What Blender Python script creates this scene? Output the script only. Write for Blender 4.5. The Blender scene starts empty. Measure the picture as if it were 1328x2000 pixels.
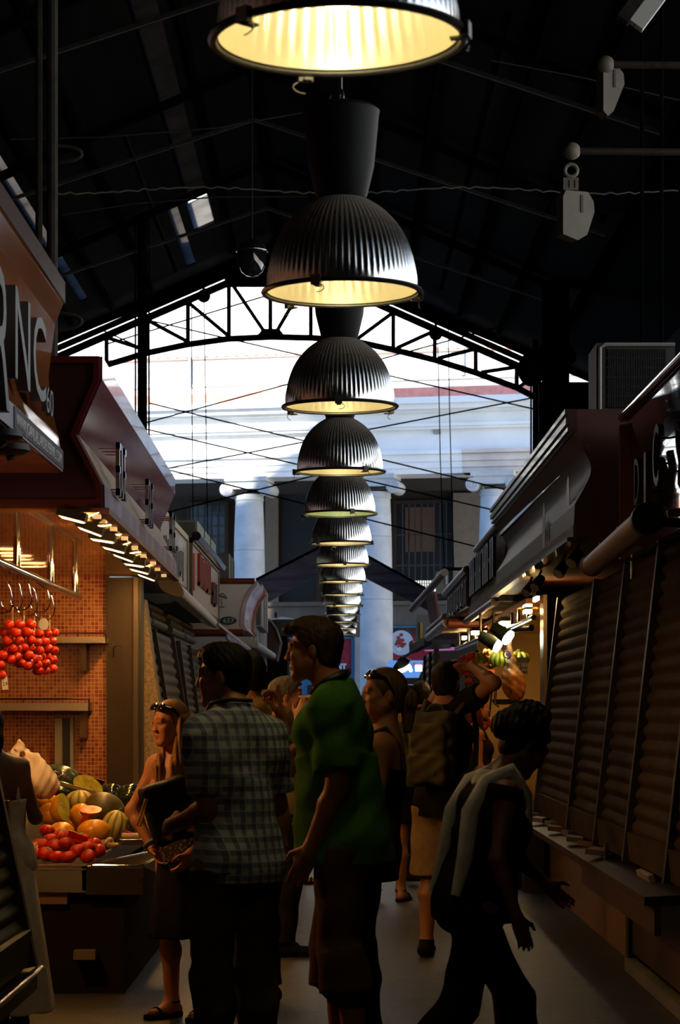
import bpy, math, random
import numpy as np
from mathutils import Vector, Matrix, Euler
random.seed(4); rng = np.random.default_rng(4)
PI = math.pi
sc = bpy.context.scene
COL = sc.collection
F, CX, HY, CH = 4500.0, 664.0, 1385.0, 1.45      # focal length in px, principal column, horizon row, camera height

def P(px, py, Y):                                 # photo pixel + real distance -> point in the place
    return Vector(((px-CX)*Y/F, Y, CH+(HY-py)*Y/F))
def PX(px, py, X):                                # photo pixel on the plane x = X
    return P(px, py, F*X/(px-CX))

# ---------------------------------------------------------------- materials
MATS = {}
def nmat(name):
    m = bpy.data.materials.new(name); m.use_nodes = True
    nt = m.node_tree
    b = nt.nodes['Principled BSDF']
    MATS[name] = m
    return m, nt, b
def mat(name, col, rough=.6, metal=0, bump=0, bscale=40, var=0, vscale=6, spec=.5, coat=0, emit=None, estr=0, stretch=None, bdist=.01):
    if name in MATS: return MATS[name]
    m, nt, b = nmat(name)
    N, L = nt.nodes, nt.links
    b.inputs['Base Color'].default_value = (*col, 1)
    b.inputs['Roughness'].default_value = rough
    b.inputs['Metallic'].default_value = metal
    b.inputs['Specular IOR Level'].default_value = spec
    b.inputs['Coat Weight'].default_value = coat
    if emit:
        b.inputs['Emission Color'].default_value = (*emit, 1); b.inputs['Emission Strength'].default_value = estr
    tc = None
    if bump or var:
        tc = N.new('ShaderNodeTexCoord'); mp = N.new('ShaderNodeMapping')
        L.new(tc.outputs['Object'], mp.inputs['Vector'])
        if stretch: mp.inputs['Scale'].default_value = stretch
    if var:
        n = N.new('ShaderNodeTexNoise'); n.inputs['Scale'].default_value = vscale; n.inputs['Detail'].default_value = 5
        L.new(mp.outputs[0], n.inputs['Vector'])
        r = N.new('ShaderNodeValToRGB'); L.new(n.outputs['Fac'], r.inputs['Fac'])
        r.color_ramp.elements[0].position = .3; r.color_ramp.elements[1].position = .7
        r.color_ramp.elements[0].color = (*[max(0, c*(1-var)) for c in col], 1)
        r.color_ramp.elements[1].color = (*[min(1, c*(1+var)) for c in col], 1)
        L.new(r.outputs[0], b.inputs['Base Color'])
    if bump:
        n = N.new('ShaderNodeTexNoise'); n.inputs['Scale'].default_value = bscale; n.inputs['Detail'].default_value = 4
        L.new(mp.outputs[0], n.inputs['Vector'])
        bp = N.new('ShaderNodeBump'); bp.inputs['Strength'].default_value = bump; bp.inputs['Distance'].default_value = bdist
        L.new(n.outputs['Fac'], bp.inputs['Height']); L.new(bp.outputs[0], b.inputs['Normal'])
    return m
def emat(name, col, s):
    return mat(name, (.8, .8, .8), emit=col, estr=s)
def tile_mat(name, c1, c2, mortar, w, h, mw, rough=.3, offset=0, rot=(PI/2, 0, 0)):
    m, nt, b = nmat(name); N, L = nt.nodes, nt.links
    tc = N.new('ShaderNodeTexCoord'); mp = N.new('ShaderNodeMapping'); mp.vector_type = 'POINT'
    mp.inputs['Rotation'].default_value = rot
    L.new(tc.outputs['Object'], mp.inputs['Vector'])
    t = N.new('ShaderNodeTexBrick'); t.offset = offset; t.squash = 1
    t.inputs['Color1'].default_value = (*c1, 1); t.inputs['Color2'].default_value = (*c2, 1); t.inputs['Mortar'].default_value = (*mortar, 1)
    t.inputs['Scale'].default_value = 1; t.inputs['Brick Width'].default_value = w; t.inputs['Row Height'].default_value = h
    t.inputs['Mortar Size'].default_value = mw; t.inputs['Mortar Smooth'].default_value = .1; t.inputs['Bias'].default_value = 0
    L.new(mp.outputs[0], t.inputs['Vector']); L.new(t.outputs['Color'], b.inputs['Base Color'])
    b.inputs['Roughness'].default_value = rough
    bp = N.new('ShaderNodeBump'); bp.inputs['Strength'].default_value = .4; bp.inputs['Distance'].default_value = .003; bp.invert = True
    L.new(t.outputs['Fac'], bp.inputs['Height']); L.new(bp.outputs[0], b.inputs['Normal'])
    return m
def plaid_mat(name):
    m, nt, b = nmat(name); N, L = nt.nodes, nt.links
    tc = N.new('ShaderNodeTexCoord'); sp = N.new('ShaderNodeSeparateXYZ'); L.new(tc.outputs['Object'], sp.inputs[0])
    def math_(op, a, c=None, v=None):
        n = N.new('ShaderNodeMath'); n.operation = op; L.new(a, n.inputs[0])
        if c is not None: L.new(c, n.inputs[1])
        if v is not None: n.inputs[1].default_value = v
        return n.outputs[0]
    def bands(src, period, width):                # 1 inside the dark stripe
        f = math_('FRACT', math_('DIVIDE', src, v=period)); return math_('LESS_THAN', f, v=width)
    xa = math_('ADD', sp.outputs['X'], math_('MULTIPLY', sp.outputs['Y'], v=.12))
    def mix(fac, a, col, f):
        n = N.new('ShaderNodeMixRGB'); n.inputs[2].default_value = (*col, 1)
        L.new(math_('MULTIPLY', fac, v=f), n.inputs[0]); L.new(a, n.inputs[1]); return n.outputs[0]
    base = N.new('ShaderNodeRGB'); base.outputs[0].default_value = (.74, .80, .86, 1)
    c = mix(bands(sp.outputs['Z'], .046, .42), base.outputs[0], (.05, .08, .18), .68)
    c = mix(bands(xa, .040, .42), c, (.05, .08, .18), .68)
    c = mix(bands(math_('ADD', xa, v=.024), .040, .1), c, (.75, .75, .72), .6)
    c = mix(bands(math_('ADD', sp.outputs['Z'], v=.027), .046, .1), c, (.75, .75, .72), .6)
    L.new(c, b.inputs['Base Color']); b.inputs['Roughness'].default_value = .85
    n = N.new('ShaderNodeTexNoise'); n.inputs['Scale'].default_value = 9; L.new(tc.outputs['Object'], n.inputs['Vector'])
    bp = N.new('ShaderNodeBump'); bp.inputs['Strength'].default_value = .5; bp.inputs['Distance'].default_value = .03
    L.new(n.outputs['Fac'], bp.inputs['Height']); L.new(bp.outputs[0], b.inputs['Normal'])
    return m
def spots_mat(name, base, c1, c2, scale, rough=.8):
    m, nt, b = nmat(name); N, L = nt.nodes, nt.links
    tc = N.new('ShaderNodeTexCoord'); v = N.new('ShaderNodeTexVoronoi'); v.inputs['Scale'].default_value = scale
    L.new(tc.outputs['Object'], v.inputs['Vector'])
    r = N.new('ShaderNodeValToRGB'); e = r.color_ramp.elements; e[0].color = (*c1, 1); e[0].position = .12
    e[1].color = (*base, 1); e[1].position = .42
    x = e.new(.28); x.color = (*c2, 1)
    L.new(v.outputs['Distance'], r.inputs['Fac']); L.new(r.outputs[0], b.inputs['Base Color'])
    b.inputs['Roughness'].default_value = rough
    return m
def stripe_mat(name, cols, axis, period, rough=.5, metal=0):   # hard colour bands along one object axis
    m, nt, b = nmat(name); N, L = nt.nodes, nt.links
    tc = N.new('ShaderNodeTexCoord'); sp = N.new('ShaderNodeSeparateXYZ'); L.new(tc.outputs['Object'], sp.inputs[0])
    d = N.new('ShaderNodeMath'); d.operation = 'DIVIDE'; d.inputs[1].default_value = period; L.new(sp.outputs[axis], d.inputs[0])
    f = N.new('ShaderNodeMath'); f.operation = 'FRACT'; L.new(d.outputs[0], f.inputs[0])
    r = N.new('ShaderNodeValToRGB'); r.color_ramp.interpolation = 'CONSTANT'; e = r.color_ramp.elements
    e[0].color = (*cols[0], 1); e[1].color = (*cols[1], 1); e[1].position = 1/len(cols)
    for k in range(2, len(cols)): x = e.new(k/len(cols)); x.color = (*cols[k], 1)
    L.new(f.outputs[0], r.inputs['Fac']); L.new(r.outputs[0], b.inputs['Base Color'])
    b.inputs['Roughness'].default_value = rough; b.inputs['Metallic'].default_value = metal
    return m
def attr_mat(name, rough=.5, sub=.1):
    m, nt, b = nmat(name); N, L = nt.nodes, nt.links
    a = N.new('ShaderNodeAttribute'); a.attribute_name = 'Col'; L.new(a.outputs['Color'], b.inputs['Base Color'])
    b.inputs['Roughness'].default_value = rough; b.inputs['Subsurface Weight'].default_value = 0
    tc = N.new('ShaderNodeTexCoord'); n = N.new('ShaderNodeTexNoise'); n.inputs['Scale'].default_value = 220; L.new(tc.outputs['Object'], n.inputs['Vector'])
    bp = N.new('ShaderNodeBump'); bp.inputs['Strength'].default_value = .15; bp.inputs['Distance'].default_value = .002
    L.new(n.outputs['Fac'], bp.inputs['Height']); L.new(bp.outputs[0], b.inputs['Normal'])
    return m
def glass_mat(name, tint=(1, 1, 1), refl=.12):
    m, nt, b = nmat(name); N, L = nt.nodes, nt.links
    N.remove(b)
    t = N.new('ShaderNodeBsdfTransparent'); t.inputs[0].default_value = (*tint, 1)
    g = N.new('ShaderNodeBsdfGlossy'); g.inputs['Roughness'].default_value = .05
    mx = N.new('ShaderNodeMixShader'); mx.inputs[0].default_value = refl; L.new(t.outputs[0], mx.inputs[1]); L.new(g.outputs[0], mx.inputs[2])
    L.new(mx.outputs[0], N['Material Output'].inputs['Surface'])
    return m
def translucent_mat(name, col, lines=60):
    m, nt, b = nmat(name); N, L = nt.nodes, nt.links
    N.remove(b)
    tc = N.new('ShaderNodeTexCoord'); w = N.new('ShaderNodeTexWave'); w.bands_direction = 'Y'; w.inputs['Scale'].default_value = lines*.05; w.inputs['Distortion'].default_value = .5
    L.new(tc.outputs['Object'], w.inputs['Vector'])
    n = N.new('ShaderNodeTexNoise'); n.inputs['Scale'].default_value = 1.5; n.inputs['Detail'].default_value = 6; L.new(tc.outputs['Object'], n.inputs['Vector'])
    r = N.new('ShaderNodeValToRGB'); r.color_ramp.elements[0].color = (*[c*.25 for c in col], 1); r.color_ramp.elements[1].color = (*col, 1)
    r.color_ramp.elements[0].position = .3; r.color_ramp.elements[1].position = .65
    mm = N.new('ShaderNodeMath'); mm.operation = 'MULTIPLY_ADD'; mm.inputs[1].default_value = .35; L.new(w.outputs['Fac'], mm.inputs[0]); L.new(n.outputs['Fac'], mm.inputs[2])
    L.new(mm.outputs[0], r.inputs['Fac'])
    t = N.new('ShaderNodeBsdfTranslucent'); L.new(r.outputs[0], t.inputs[0])
    L.new(t.outputs[0], N['Material Output'].inputs['Surface'])
    return m

# ---------------------------------------------------------------- mesh builder
class MB:
    def __init__(s): s.v = []; s.f = []; s.mi = []; s.m = 0
    def add(s, vs, fs):
        b = len(s.v); s.v.extend(Vector(x) for x in vs)
        for f in fs: s.f.append([b+i for i in f]); s.mi.append(s.m)
        return s
    def hexa(s, c):           # 8 corners: bottom 4 then top 4
        return s.add(c, [(3, 2, 1, 0), (4, 5, 6, 7), (0, 1, 5, 4), (1, 2, 6, 5), (2, 3, 7, 6), (3, 0, 4, 7)])
    def box(s, lo, hi):
        x0, y0, z0 = lo; x1, y1, z1 = hi
        return s.hexa([(x0, y0, z0), (x1, y0, z0), (x1, y1, z0), (x0, y1, z0), (x0, y0, z1), (x1, y0, z1), (x1, y1, z1), (x0, y1, z1)])
    def cbox(s, c, size, R=None):
        a, b, d = [x/2 for x in size]; c = Vector(c)
        k = [(-a, -b, -d), (a, -b, -d), (a, b, -d), (-a, b, -d), (-a, -b, d), (a, -b, d), (a, b, d), (-a, b, d)]
        return s.hexa([c+(R @ Vector(p) if R else Vector(p)) for p in k])
    def bar(s, a, b, w, h, up=(0, 0, 1)):   # rectangular bar from a to b
        a, b = Vector(a), Vector(b); d = (b-a).normalized(); u = Vector(up)
        r = d.cross(u)
        if r.length < 1e-4: r = d.cross(Vector((0, 1, 0)))
        r.normalize(); u = r.cross(d); r = r*w/2; u = u*h/2
        return s.hexa([a-r-u, a+r-u, b+r-u, b-r-u, a-r+u, a+r+u, b+r+u, b-r+u])
    def prism(s, poly, ext):               # planar polygon (3D pts) extruded by vector
        n = len(poly); ext = Vector(ext); p = [Vector(x) for x in poly]
        nrm = Vector((0, 0, 0))
        for i in range(n): nrm += p[i].cross(p[(i+1) % n])
        if nrm.dot(ext) > 0: p = p[::-1]
        s.add(p+[x+ext for x in p], [list(range(n)), list(range(2*n-1, n-1, -1))]+[(i, i+n, (i+1) % n+n, (i+1) % n) for i in range(n)])
        return s
    def tube(s, pts, r, seg=8, cap=True, closed=False):
        pts = [Vector(p) for p in pts]; n = len(pts)
        rs = r if isinstance(r, (list, tuple)) else [r]*n
        t0 = (pts[1]-pts[0]).normalized()
        u = t0.cross(Vector((0, 0, 1)))
        if u.length < 1e-3: u = t0.cross(Vector((1, 0, 0)))
        u.normalize(); vs = []
        for i in range(n):
            t = (pts[(i+1) % n if closed else min(i+1, n-1)]-pts[(i-1) if (closed or i > 0) else 0]).normalized()
            u = (u-t*u.dot(t)); u.normalize(); w = t.cross(u)
            for k in range(seg):
                a = 2*PI*k/seg; vs.append(pts[i]+(u*math.cos(a)+w*math.sin(a))*rs[i])
        fs = []
        m = n if closed else n-1
        for i in range(m):
            j = (i+1) % n
            for k in range(seg):
                k2 = (k+1) % seg; fs.append((i*seg+k, i*seg+k2, j*seg+k2, j*seg+k))
        if cap and not closed: fs += [list(range(seg))[::-1], [(n-1)*seg+k for k in range(seg)]]
        return s.add(vs, fs)
    def cyl(s, a, b, r, r2=None, seg=16):
        return s.tube([a, b], [r, r if r2 is None else r2], seg)
    def lathe(s, prof, c=(0, 0, 0), seg=32, R=None, mod=None, cap=False):
        c = Vector(c); vs = []
        for i, (r, z) in enumerate(prof):
            for k in range(seg):
                a = 2*PI*k/seg; rr = r*(mod(a, i) if mod else 1)
                q = Vector((rr*math.cos(a), rr*math.sin(a), z)); vs.append(c+(R @ q if R else q))
        fs = []
        for i in range(len(prof)-1):
            for k in range(seg):
                k2 = (k+1) % seg; fs.append((i*seg+k, i*seg+k2, (i+1)*seg+k2, (i+1)*seg+k))
        if cap: fs += [list(range(seg))[::-1], [(len(prof)-1)*seg+k for k in range(seg)]]
        return s.add(vs, fs)
    def ell(s, c, rad, R=None, seg=20, rings=12, mod=None):
        prof = [(math.sin(PI*i/rings), -math.cos(PI*i/rings)) for i in range(rings+1)]
        prof[0] = (.001, -1); prof[-1] = (.001, 1)
        S = Matrix.Diagonal(Vector(rad)); M = (R @ S) if R else S
        return s.lathe(prof, c, seg, M, mod)
    def torus(s, c, R, r, nrm=(0, 0, 1), seg=32, sg=8):
        q = Vector(nrm).normalized().to_track_quat('Z', 'Y').to_matrix()
        return s.tube([Vector(c)+q @ Vector((R*math.cos(2*PI*k/seg), R*math.sin(2*PI*k/seg), 0)) for k in range(seg)], r, sg, closed=True)
    def build(s, name, mats, parent=None, label=None, smooth=None):
        me = bpy.data.meshes.new(name)
        me.from_pydata([tuple(v) for v in s.v], [], s.f)
        for m in (mats if isinstance(mats, (list, tuple)) else [mats]): me.materials.append(m)
        if isinstance(mats, (list, tuple)): me.polygons.foreach_set('material_index', s.mi)
        me.validate()
        if smooth:
            me.polygons.foreach_set('use_smooth', [True]*len(me.polygons)); me.set_sharp_from_angle(angle=math.radians(smooth))
        return link(name, me, parent, label)
def link(name, me, parent=None, label=None):
    o = bpy.data.objects.new(name, me); COL.objects.link(o)
    if parent is not None:
        o.parent = parent
        if not parent.get('_local'): o.matrix_parent_inverse = wm(parent).inverted()
    if label: o['label'] = label
    return o
def wm(o):
    m = o.matrix_basis
    return (wm(o.parent) @ o.matrix_parent_inverse @ m) if o.parent else m
def thing(name, label, cat, loc=(0, 0, 0), rz=0, group=None, local=False):
    o = bpy.data.objects.new(name, None); COL.objects.link(o); o.empty_display_size = .1
    o.location = loc; o.rotation_euler = (0, 0, rz); o['label'] = label; o['category'] = cat
    if group: o['group'] = group
    if local: o['_local'] = 1
    return o
def tag(o, label, cat, group=None, kind=None):
    o['label'] = label; o['category'] = cat
    if group: o['group'] = group
    if kind: o['kind'] = kind
    return o
def struct(o, label=None):
    o['kind'] = 'structure'
    if label: o['label'] = label
    return o
def copy_tree(o, parent=None):
    c = o.copy(); COL.objects.link(c)
    if parent is not None:
        c.parent = parent; c.matrix_parent_inverse = o.matrix_parent_inverse.copy()
    for ch in list(o.children): copy_tree(ch, c)
    return c
def text(body, origin, xdir, up, size, m, name, parent=None, ext=.004, width=None, label=None, align='LEFT', font_shear=0, bold=0):
    cu = bpy.data.curves.new('txt', 'FONT'); cu.body = body; cu.size = size; cu.extrude = ext; cu.align_x = align; cu.shear = font_shear
    cu.resolution_u = 3; cu.offset = bold
    o = bpy.data.objects.new('txt', cu); COL.objects.link(o)
    dg = bpy.context.evaluated_depsgraph_get(); dg.update()
    me = bpy.data.meshes.new_from_object(o.evaluated_get(dg)); COL.objects.unlink(o); bpy.data.objects.remove(o)
    xd = Vector(xdir).normalized(); ud = Vector(up).normalized(); nd = xd.cross(ud)
    n = len(me.vertices); co = np.empty(n*3, np.float32); me.vertices.foreach_get('co', co); co = co.reshape(-1, 3)
    if width: co[:, 0] *= width/(co[:, 0].max()-co[:, 0].min())
    A = np.array([xd, ud, nd]); co = co @ A + np.array(origin)
    me.vertices.foreach_set('co', co.astype(np.float32).ravel()); me.name = name
    me.materials.clear(); me.materials.append(m); me.update()
    return link(name, me, parent, label)

# ---------------------------------------------------------------- signed-distance modelling (people, fruit, cloth)
class Field:
    def __init__(s, h): s.h = h; s.p = []; s.cuts = []; s.noise = None
    def cap(s, a, b, ra, rb=None, k=.03, sub=False): s.p.append(('c', np.array(a, float), np.array(b, float), ra, ra if rb is None else rb, k, sub)); return s
    def ell(s, c, r, R=None, k=.03, sub=False): s.p.append(('e', np.array(c, float), np.array(r, float), None if R is None else np.array(R, float), None, k, sub)); return s
    def rbox(s, c, half, rad, R=None, k=.01, sub=False): s.p.append(('b', np.array(c, float), np.array(half, float), None if R is None else np.array(R, float), rad, k, sub)); return s
    def cut(s, fn): s.cuts.append(fn); return s      # fn(X,Y,Z) > 0 is removed
    def bb(s, q):
        if q[0] == 'c':
            lo = np.minimum(q[1]-q[3], q[2]-q[4]); hi = np.maximum(q[1]+q[3], q[2]+q[4])
        else:
            r = np.full(3, np.linalg.norm(q[2])) if q[3] is not None else q[2]
            if q[0] == 'e' and q[3] is not None: r = np.full(3, q[2].max())
            lo, hi = q[1]-r, q[1]+r
        return lo, hi
    def ev(s, q, X):
        if q[0] == 'c':
            ba = q[2]-q[1]; pa = X-q[1]; t = np.clip(pa @ ba/max(ba @ ba, 1e-9), 0, 1)
            return np.linalg.norm(pa-t[..., None]*ba, axis=-1)-(q[3]+(q[4]-q[3])*t)
        p = X-q[1]
        if q[3] is not None: p = p @ q[3]
        if q[0] == 'e':
            k0 = np.linalg.norm(p/q[2], axis=-1); k1 = np.linalg.norm(p/(q[2]**2), axis=-1)+1e-9
            return k0*(k0-1)/k1
        d = np.abs(p)-(q[2]-q[4])
        return np.linalg.norm(np.maximum(d, 0), axis=-1)+np.minimum(d.max(-1), 0)-q[4]
    def mesh(s):
        h = s.h
        bbs = [s.bb(q) for q in s.p if not q[6]]
        lo = np.min([b[0] for b in bbs], 0)-3*h-.012; hi = np.max([b[1] for b in bbs], 0)+3*h+.012
        n = np.ceil((hi-lo)/h).astype(int)+1
        f = np.full(n, .2, np.float32)
        ax = [lo[i]+h*np.arange(n[i]) for i in range(3)]
        for q in s.p:
            b = s.bb(q); m = 2.5*h+q[5]*1.2+.01
            i0 = np.maximum(np.floor((b[0]-m-lo)/h).astype(int), 0); i1 = np.minimum(np.ceil((b[1]+m-lo)/h).astype(int)+1, n)
            if (i1 <= i0).any(): continue
            sl = tuple(slice(i0[i], i1[i]) for i in range(3))
            X = np.stack(np.meshgrid(*[ax[i][sl[i]] for i in range(3)], indexing='ij'), -1)
            d = s.ev(q, X); g = f[sl]; k = q[5]
            if q[6]: d = -d; hh = np.maximum(k-np.abs(d-g), 0)/k; f[sl] = np.maximum(d, g)+hh*hh*k*.25
            else: hh = np.maximum(k-np.abs(d-g), 0)/k; f[sl] = np.minimum(d, g)-hh*hh*k*.25
        if s.cuts or s.noise:
            X, Y, Z = np.meshgrid(*ax, indexing='ij')
            if s.noise: f += s.noise(X, Y, Z).astype(np.float32)
            for c in s.cuts: f = np.maximum(f, c(X, Y, Z).astype(np.float32))
        # closed border
        f[0] = f[-1] = .1; f[:, 0] = f[:, -1] = .1; f[:, :, 0] = f[:, :, -1] = .1
        ins = f < 0
        c8 = [ins[a:n[0]-1+a, b:n[1]-1+b, c:n[2]-1+c] for a in (0, 1) for b in (0, 1) for c in (0, 1)]
        tot = sum(x.astype(np.int8) for x in c8)
        act = (tot > 0) & (tot < 8)
        idx = np.full(act.shape, -1, np.int64); cells = np.argwhere(act); idx[act] = np.arange(len(cells))
        corner = np.array([(a, b, c) for a in (0, 1) for b in (0, 1) for c in (0, 1)])
        val = np.stack([f[cells[:, 0]+a, cells[:, 1]+b, cells[:, 2]+c] for a, b, c in corner], 1)
        acc = np.zeros((len(cells), 3)); cnt = np.zeros(len(cells))
        for i in range(8):
            for j in range(i+1, 8):
                if abs(corner[i]-corner[j]).sum() != 1: continue
                a, b = val[:, i], val[:, j]; x = (a < 0) != (b < 0)
                t = np.where(x, a/np.where(x, a-b, 1), 0)[:, None]
                acc += np.where(x[:, None], corner[i]+(corner[j]-corner[i])*t, 0); cnt += x
        V = lo+h*(cells+acc/np.maximum(cnt, 1)[:, None])
        faces = []
        for a in range(3):
            b, c = (a+1) % 3, (a+2) % 3
            s0 = [slice(1, -1)]*3; s1 = [slice(1, -1)]*3
            s0[a] = slice(0, n[a]-1); s1[a] = slice(1, n[a])
            A, B = ins[tuple(s0)], ins[tuple(s1)]; e = np.argwhere(A != B)
            if not len(e): continue
            inside_first = A[tuple(e.T)]
            off = np.zeros(3, int); off[b] = 1; off[c] = 1; e = e+off
            def at(db, dc):
                q = e.copy(); q[:, b] += db; q[:, c] += dc; return idx[tuple(q.T)]
            Q = np.stack([at(-1, -1), at(0, -1), at(0, 0), at(-1, 0)], 1)
            Q[~inside_first] = Q[~inside_first][:, ::-1]
            faces.append(Q)
        Fc = np.concatenate(faces); Fc = Fc[(Fc >= 0).all(1)]
        return V, Fc
    def build(s, name, m, parent=None, label=None, colfn=None):
        V, Fc = s.mesh(); me = bpy.data.meshes.new(name)
        me.vertices.add(len(V)); me.vertices.foreach_set('co', V.astype(np.float32).ravel())
        me.loops.add(Fc.size); me.polygons.add(len(Fc))
        me.loops.foreach_set('vertex_index', Fc.ravel().astype(np.int32))
        me.polygons.foreach_set('loop_start', np.arange(0, Fc.size, 4, dtype=np.int32))
        me.polygons.foreach_set('use_smooth', np.ones(len(Fc), bool))
        me.update(calc_edges=True); me.materials.append(m)
        if colfn:
            at = me.attributes.new('Col', 'FLOAT_COLOR', 'POINT'); c = np.ones((len(V), 4), np.float32); c[:, :3] = colfn(V)
            at.data.foreach_set('color', c.ravel())
        me.validate()
        return link(name, me, parent, label)
OPEN_Z1 = 6.0
# ================================================================ camera, sky, sun
cam = bpy.data.cameras.new('camera'); co = bpy.data.objects.new('camera', cam); COL.objects.link(co)
co.location = (0, 0, CH); co.rotation_euler = (PI/2, 0, 0)
cam.sensor_fit = 'AUTO'; cam.sensor_width = 36; cam.lens = F*36/2000
cam.shift_y = (HY-1000)/2000; cam.shift_x = 0
cam.clip_start = .1; cam.clip_end = 300
cam.dof.use_dof = True; cam.dof.focus_distance = 14; cam.dof.aperture_fstop = 9
sc.camera = co
sc.view_settings.view_transform = 'Standard'; sc.view_settings.look = 'None'
sc.view_settings.exposure = 0; sc.view_settings.gamma = 1
try: sc.view_settings.use_curve_mapping = False
except Exception: pass
sc.cycles.use_denoising = True; sc.cycles.max_bounces = 8; sc.cycles.transparent_max_bounces = 12
sc.cycles.sample_clamp_indirect = 4

w = bpy.data.worlds.new('world'); sc.world = w; w.use_nodes = True
N, L = w.node_tree.nodes, w.node_tree.links
bg = N['Background']; tc = N.new('ShaderNodeTexCoord'); sp = N.new('ShaderNodeSeparateXYZ'); L.new(tc.outputs['Generated'], sp.inputs[0])
r = N.new('ShaderNodeValToRGB'); L.new(sp.outputs['Z'], r.inputs['Fac'])
r.color_ramp.elements[0].color = (2.1, 2.1, 2.0, 1); r.color_ramp.elements[0].position = .05
r.color_ramp.elements[1].color = (.14, .33, .95, 1); r.color_ramp.elements[1].position = .8
e = r.color_ramp.elements.new(.30); e.color = (1.8, 1.85, 1.85, 1)
e = r.color_ramp.elements.new(.45); e.color = (.30, .54, .95, 1)
r2 = N.new('ShaderNodeValToRGB'); L.new(sp.outputs['Z'], r2.inputs['Fac'])     # the sky away from the bright hazy side
r2.color_ramp.elements[0].color = (.45, .76, 1.2, 1); r2.color_ramp.elements[0].position = .05
r2.color_ramp.elements[1].color = (.16, .40, 1.1, 1); r2.color_ramp.elements[1].position = .7
mr = N.new('ShaderNodeMapRange'); mr.inputs[1].default_value = .15; mr.inputs[2].default_value = .55; L.new(sp.outputs['X'], mr.inputs[0])
mxw = N.new('ShaderNodeMixRGB'); L.new(mr.outputs[0], mxw.inputs[0]); L.new(r2.outputs[0], mxw.inputs[1]); L.new(r.outputs[0], mxw.inputs[2])
L.new(mxw.outputs[0], bg.inputs[0]); bg.inputs[1].default_value = 1.5
sun = bpy.data.lights.new('sun', 'SUN'); sun.energy = 13; sun.angle = .009; sun.color = (1, .95, .86)
so = bpy.data.objects.new('sun', sun); COL.objects.link(so)
SD = Vector((.5, .75, -.6)).normalized()
so.rotation_euler = SD.to_track_quat('-Z', 'Y').to_euler(); so.location = (20, -20, 40)

# ================================================================ shared materials
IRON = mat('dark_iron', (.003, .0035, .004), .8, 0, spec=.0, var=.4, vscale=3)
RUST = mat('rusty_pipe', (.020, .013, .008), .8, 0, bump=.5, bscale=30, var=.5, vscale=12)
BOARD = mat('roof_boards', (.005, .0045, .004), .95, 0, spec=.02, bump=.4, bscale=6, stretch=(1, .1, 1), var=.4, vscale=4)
CONC = mat('concrete_floor', (.034, .028, .022), .5, 0, spec=.3, bump=.3, bscale=25, var=.35, vscale=5)
DARKWALL = mat('dark_plaster', (.008, .007, .007), .95, spec=.05)
STEEL = mat('brushed_steel', (.42, .38, .34), .32, 1, bump=.1, bscale=60, stretch=(1, 1, .05))
CHROME = mat('chrome', (.7, .68, .65), .12, 1)
BLACK = mat('black_paint', (.01, .01, .01), .5)
SHUT = mat('shutter_steel', (.085, .08, .062), .6, 0, spec=.25, bump=.2, bscale=80, var=.2, vscale=4)
WHITEP = mat('white_paint', (.7, .7, .68), .5, var=.06, vscale=3)
STONE = mat('pale_stone', (.43, .43, .42), .85, bump=.25, bscale=20, var=.13, vscale=3)
STONEP = mat('pinkish_stone', (.62, .52, .44), .85, bump=.25, bscale=20, var=.15, vscale=2)

# ================================================================ floor, roof, walls
struct(MB().box((-9, -4, -.2), (9, 80, 0)).build('floor', CONC))
RX = -1.27
def zr(x): return CH+9.6-.434*abs(x-RX)
def slope(x0, x1, y0, y1):
    t = .12; a, b = zr(x0), zr(x1)
    return MB().hexa([(x0, y0, a), (x1, y0, b), (x1, y1, b), (x0, y1, a), (x0, y0, a+t), (x1, y0, b+t), (x1, y1, b+t), (x0, y1, a+t)])
SKY1 = translucent_mat('old_skylight', (.22, .20, .18)); SKY2 = translucent_mat('grimy_skylight', (.045, .04, .036)); SKY3 = translucent_mat('clean_skylight', (.40, .38, .34))
cuts = [(-2.72, -2.36, 29, 43.2), (-3.06, -2.88, 40.5, 46), (-3.32, -3.24, 35, 46), (-5.08, -4.92, 33, 45), (1.93, 2.02, 27, 45)]
xs = sorted({-6.8, RX, 6.0} | {c for k in cuts for c in k[:2]})
for a, b in zip(xs[:-1], xs[1:]):
    k = [c for c in cuts if c[0] == a]
    if k:
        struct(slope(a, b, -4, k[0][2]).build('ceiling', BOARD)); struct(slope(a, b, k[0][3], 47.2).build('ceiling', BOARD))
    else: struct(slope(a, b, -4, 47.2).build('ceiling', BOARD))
for i, (a, b, y0, y1) in enumerate(cuts):
    if i == 0: y1 = 40.9
    m = MB(); z0, z1 = zr(a)+.03, zr(b)+.03
    m.add([(a, y0, z0), (b, y0, z1), (b, y1, z1), (a, y1, z0), (a, y0, z0+.01), (b, y0, z1+.01), (b, y1, z1+.01), (a, y1, z0+.01)], [(3, 2, 1, 0), (4, 5, 6, 7), (0, 1, 5, 4), (1, 2, 6, 5), (2, 3, 7, 6), (3, 0, 4, 7)])
    struct(m.build('window_%d' % (i+1), SKY2 if i in (0, 2, 4) else SKY1), 'narrow grimy skylight strip in the roof slope')
m = MB(); z0, z1 = zr(-2.72)+.01, zr(-2.30)+.01; m.hexa([(-2.74, 40.9, z0-.03), (-2.34, 40.9, z1-.03), (-2.34, 43, z1-.03), (-2.74, 43, z0-.03), (-2.74, 40.9, z0-.02), (-2.34, 40.9, z1-.02), (-2.34, 43, z1-.02), (-2.74, 43, z0-.02)])
struct(m.build('window_6', SKY3), 'cleaner pane of the wide skylight strip')
nt = 0
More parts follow.
